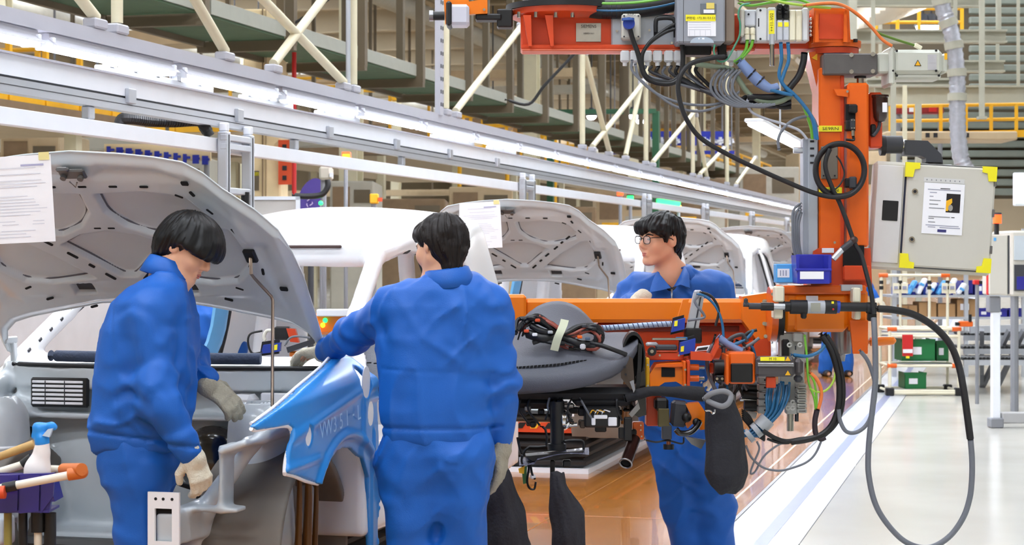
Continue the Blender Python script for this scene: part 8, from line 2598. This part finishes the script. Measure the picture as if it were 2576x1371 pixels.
# ================================================================== FOREGROUND: CART WITH SPRAY BOTTLE
ZC = 6.2
ct = thing('pipe_cart', 'cream pipe cart with orange and black joints at the bottom left', 'cart', C2W(CF(60, 1230, ZC).x, ZC, 0))
ivp = mat('cream coated pipe', (226, 218, 200), .4, var=.03)
def pp(p, q, Z, Z2, r, m=ivp, name='pipe'):
    return add(name, MB().cyl(W(p[0], p[1], Z), W(q[0], q[1], Z2), r, n=16), m, ct)
pp((34, 1222), (186, 1193), ZC, ZC, .0135); pp((-60, 1240), (34, 1222), ZC, ZC, .0135)
pp((8, 1228), (42, 1221), ZC, ZC, .017, black, 'sleeve'); pp((-30, 1240), (13, 1238), ZC - .02, ZC - .02, .021, redsign, 'end_joint')
pp((124, 1180), (170, 1182), ZC + .22, ZC + .10, .0135); pp((-60, 1206), (60, 1168), ZC + .2, ZC + .2, .0135); pp((58, 1170), (82, 1152), ZC + .2, ZC + .2, .018, black, 'sleeve')
jo = mat('burnt orange joint', (206, 108, 40), .45)
pp((160, 1181), (206, 1181), ZC + .10, ZC - .02, .0205, jo, 'joint'); pp((172, 1194), (206, 1189), ZC, ZC, .020, jo, 'joint'); add('joint_cap', MB().ball(W(206, 1188, ZC), .021, 14, 10), jo, ct)
for x, m, r_ in ((96, ivp, .0135), (20, mat('olive pipe', (150, 140, 70), .4), .0135), (58, black, .015), (126, black, .02)):
    c = CF(x, 1290, ZC + .12); add('leg', MB().cyl(C2W(c.x, c.y, .02), C2W(c.x, c.y, c.z), r_, n=12), m, ct)
c = CF(96, 1300, ZC + .12); add('leg_joint', MB().cyl(C2W(c.x, c.y, c.z - .05), C2W(c.x, c.y, c.z + .03), .024), black, ct)
add('cart_deck', MB().box(C2W(CF(40, 0, ZC).x, ZC + .14, .10), (.26, .30, .02), MC, .004), midgrey, ct)
pb = thing('parts_bin', 'purple blue plastic bin hanging on the cream pipe cart', 'bin', W(60, 1292, ZC + .1))
b = MB()
for x0, x1 in ((-40, 46), (50, 100), (104, 136)):
    pprism(b, [(x0, 1196), (x1, 1196), (x1 - 3, 1286 if x1 < 120 else 1250), (x0 - 2, 1292)], ZC + .045, .012)
pprism(b, [(-40, 1196), (136, 1190), (124, 1288), (-40, 1292)], ZC + .055, .02); pprism(b, [(-40, 1190), (58, 1190), (58, 1210), (-40, 1214)], ZC + .18, .01)
pprism(b, [(120, 1196), (138, 1262), (128, 1262), (112, 1200)], ZC + .05, .12)
add('tub', b, mat('purple blue plastic', (44, 32, 124), .35, coat=.2), pb, smooth=False)
add('floor_plate', pbox(MB(), -40, 1284, 124, 1290, ZC + .05, .14), mat('purple blue plastic', (44, 32, 124), .35, coat=.2), pb, smooth=False)
sp_ = thing('spray_bottle', 'white spray bottle with a bright blue trigger head', 'spray bottle', W(92, 1200, ZC + .12))
g = SDF((-.10, -.06, -.22), (.10, .06, .06), .0032)
k1 = ZC / FPX
def B(x, y): return np.array([(x - 105) * k1, 0, -(y - 1108) * k1])
g.cap(B(107, 1118), B(105, 1145), .023, .024, k=.01); g.cap(B(104, 1142), B(94, 1186), .024, .040, k=.02, flat=((0, 1, 0), .8)); g.cap(B(94, 1180), B(93, 1232), .040, .042, k=.02, flat=((0, 1, 0), .8))
V, Q = g.mesh(1); o_ = CF(105, 1108, ZC + .12)
add('bottle', (cam2world(V + np.array(o_)), Q), mat('white bottle plastic', (240, 234, 230), .35), sp_, ang=3.2)
g = SDF((-.10, -.05, -.05), (.10, .05, .10), .0028)
g.cap(B(106, 1112), B(106, 1104), .0245, .0235, k=.004); g.cap(B(100, 1100), B(100, 1078), .016, .018, k=.01); g.cap(B(92, 1072), B(132, 1072), .013, .012, k=.012, flat=((0, 1, 0), .8)); g.cap(B(88, 1076), B(84, 1098), .007, .008, k=.008); g.cap(B(130, 1070), B(138, 1074), .012, .009, k=.01)
V, Q = g.mesh(1); add('spray_head', (cam2world(V + np.array(o_)), Q), mat('cyan blue plastic', (24, 140, 226), .35, coat=.3), sp_, ang=3.2)
add('head_insert', MB().prism([W(106, 1096, ZC + .096), W(120, 1080, ZC + .096), W(132, 1078, ZC + .096), W(124, 1100, ZC + .096)], FW * .02), mat('pale insert', (196, 216, 232), .4), sp_, smooth=False)
whd = thing('wooden_handle', 'tan wooden tool handle lying on the cart behind the spray bottle', 'tool handle', W(40, 1140, ZC + .25))
add('handle', MB().tube([W(-50, 1162, ZC + .26), W(0, 1148, ZC + .26), W(50, 1130, ZC + .26), W(86, 1117, ZC + .26)], [.012, .0135, .0145, .015], 12, 4), mat('tan wood', (196, 158, 96), .5, var=.1, vscale=30), whd); add('ferrule', MB().cyl(W(-64, 1166, ZC + .26), W(-44, 1160, ZC + .26), .0145), steel, whd)
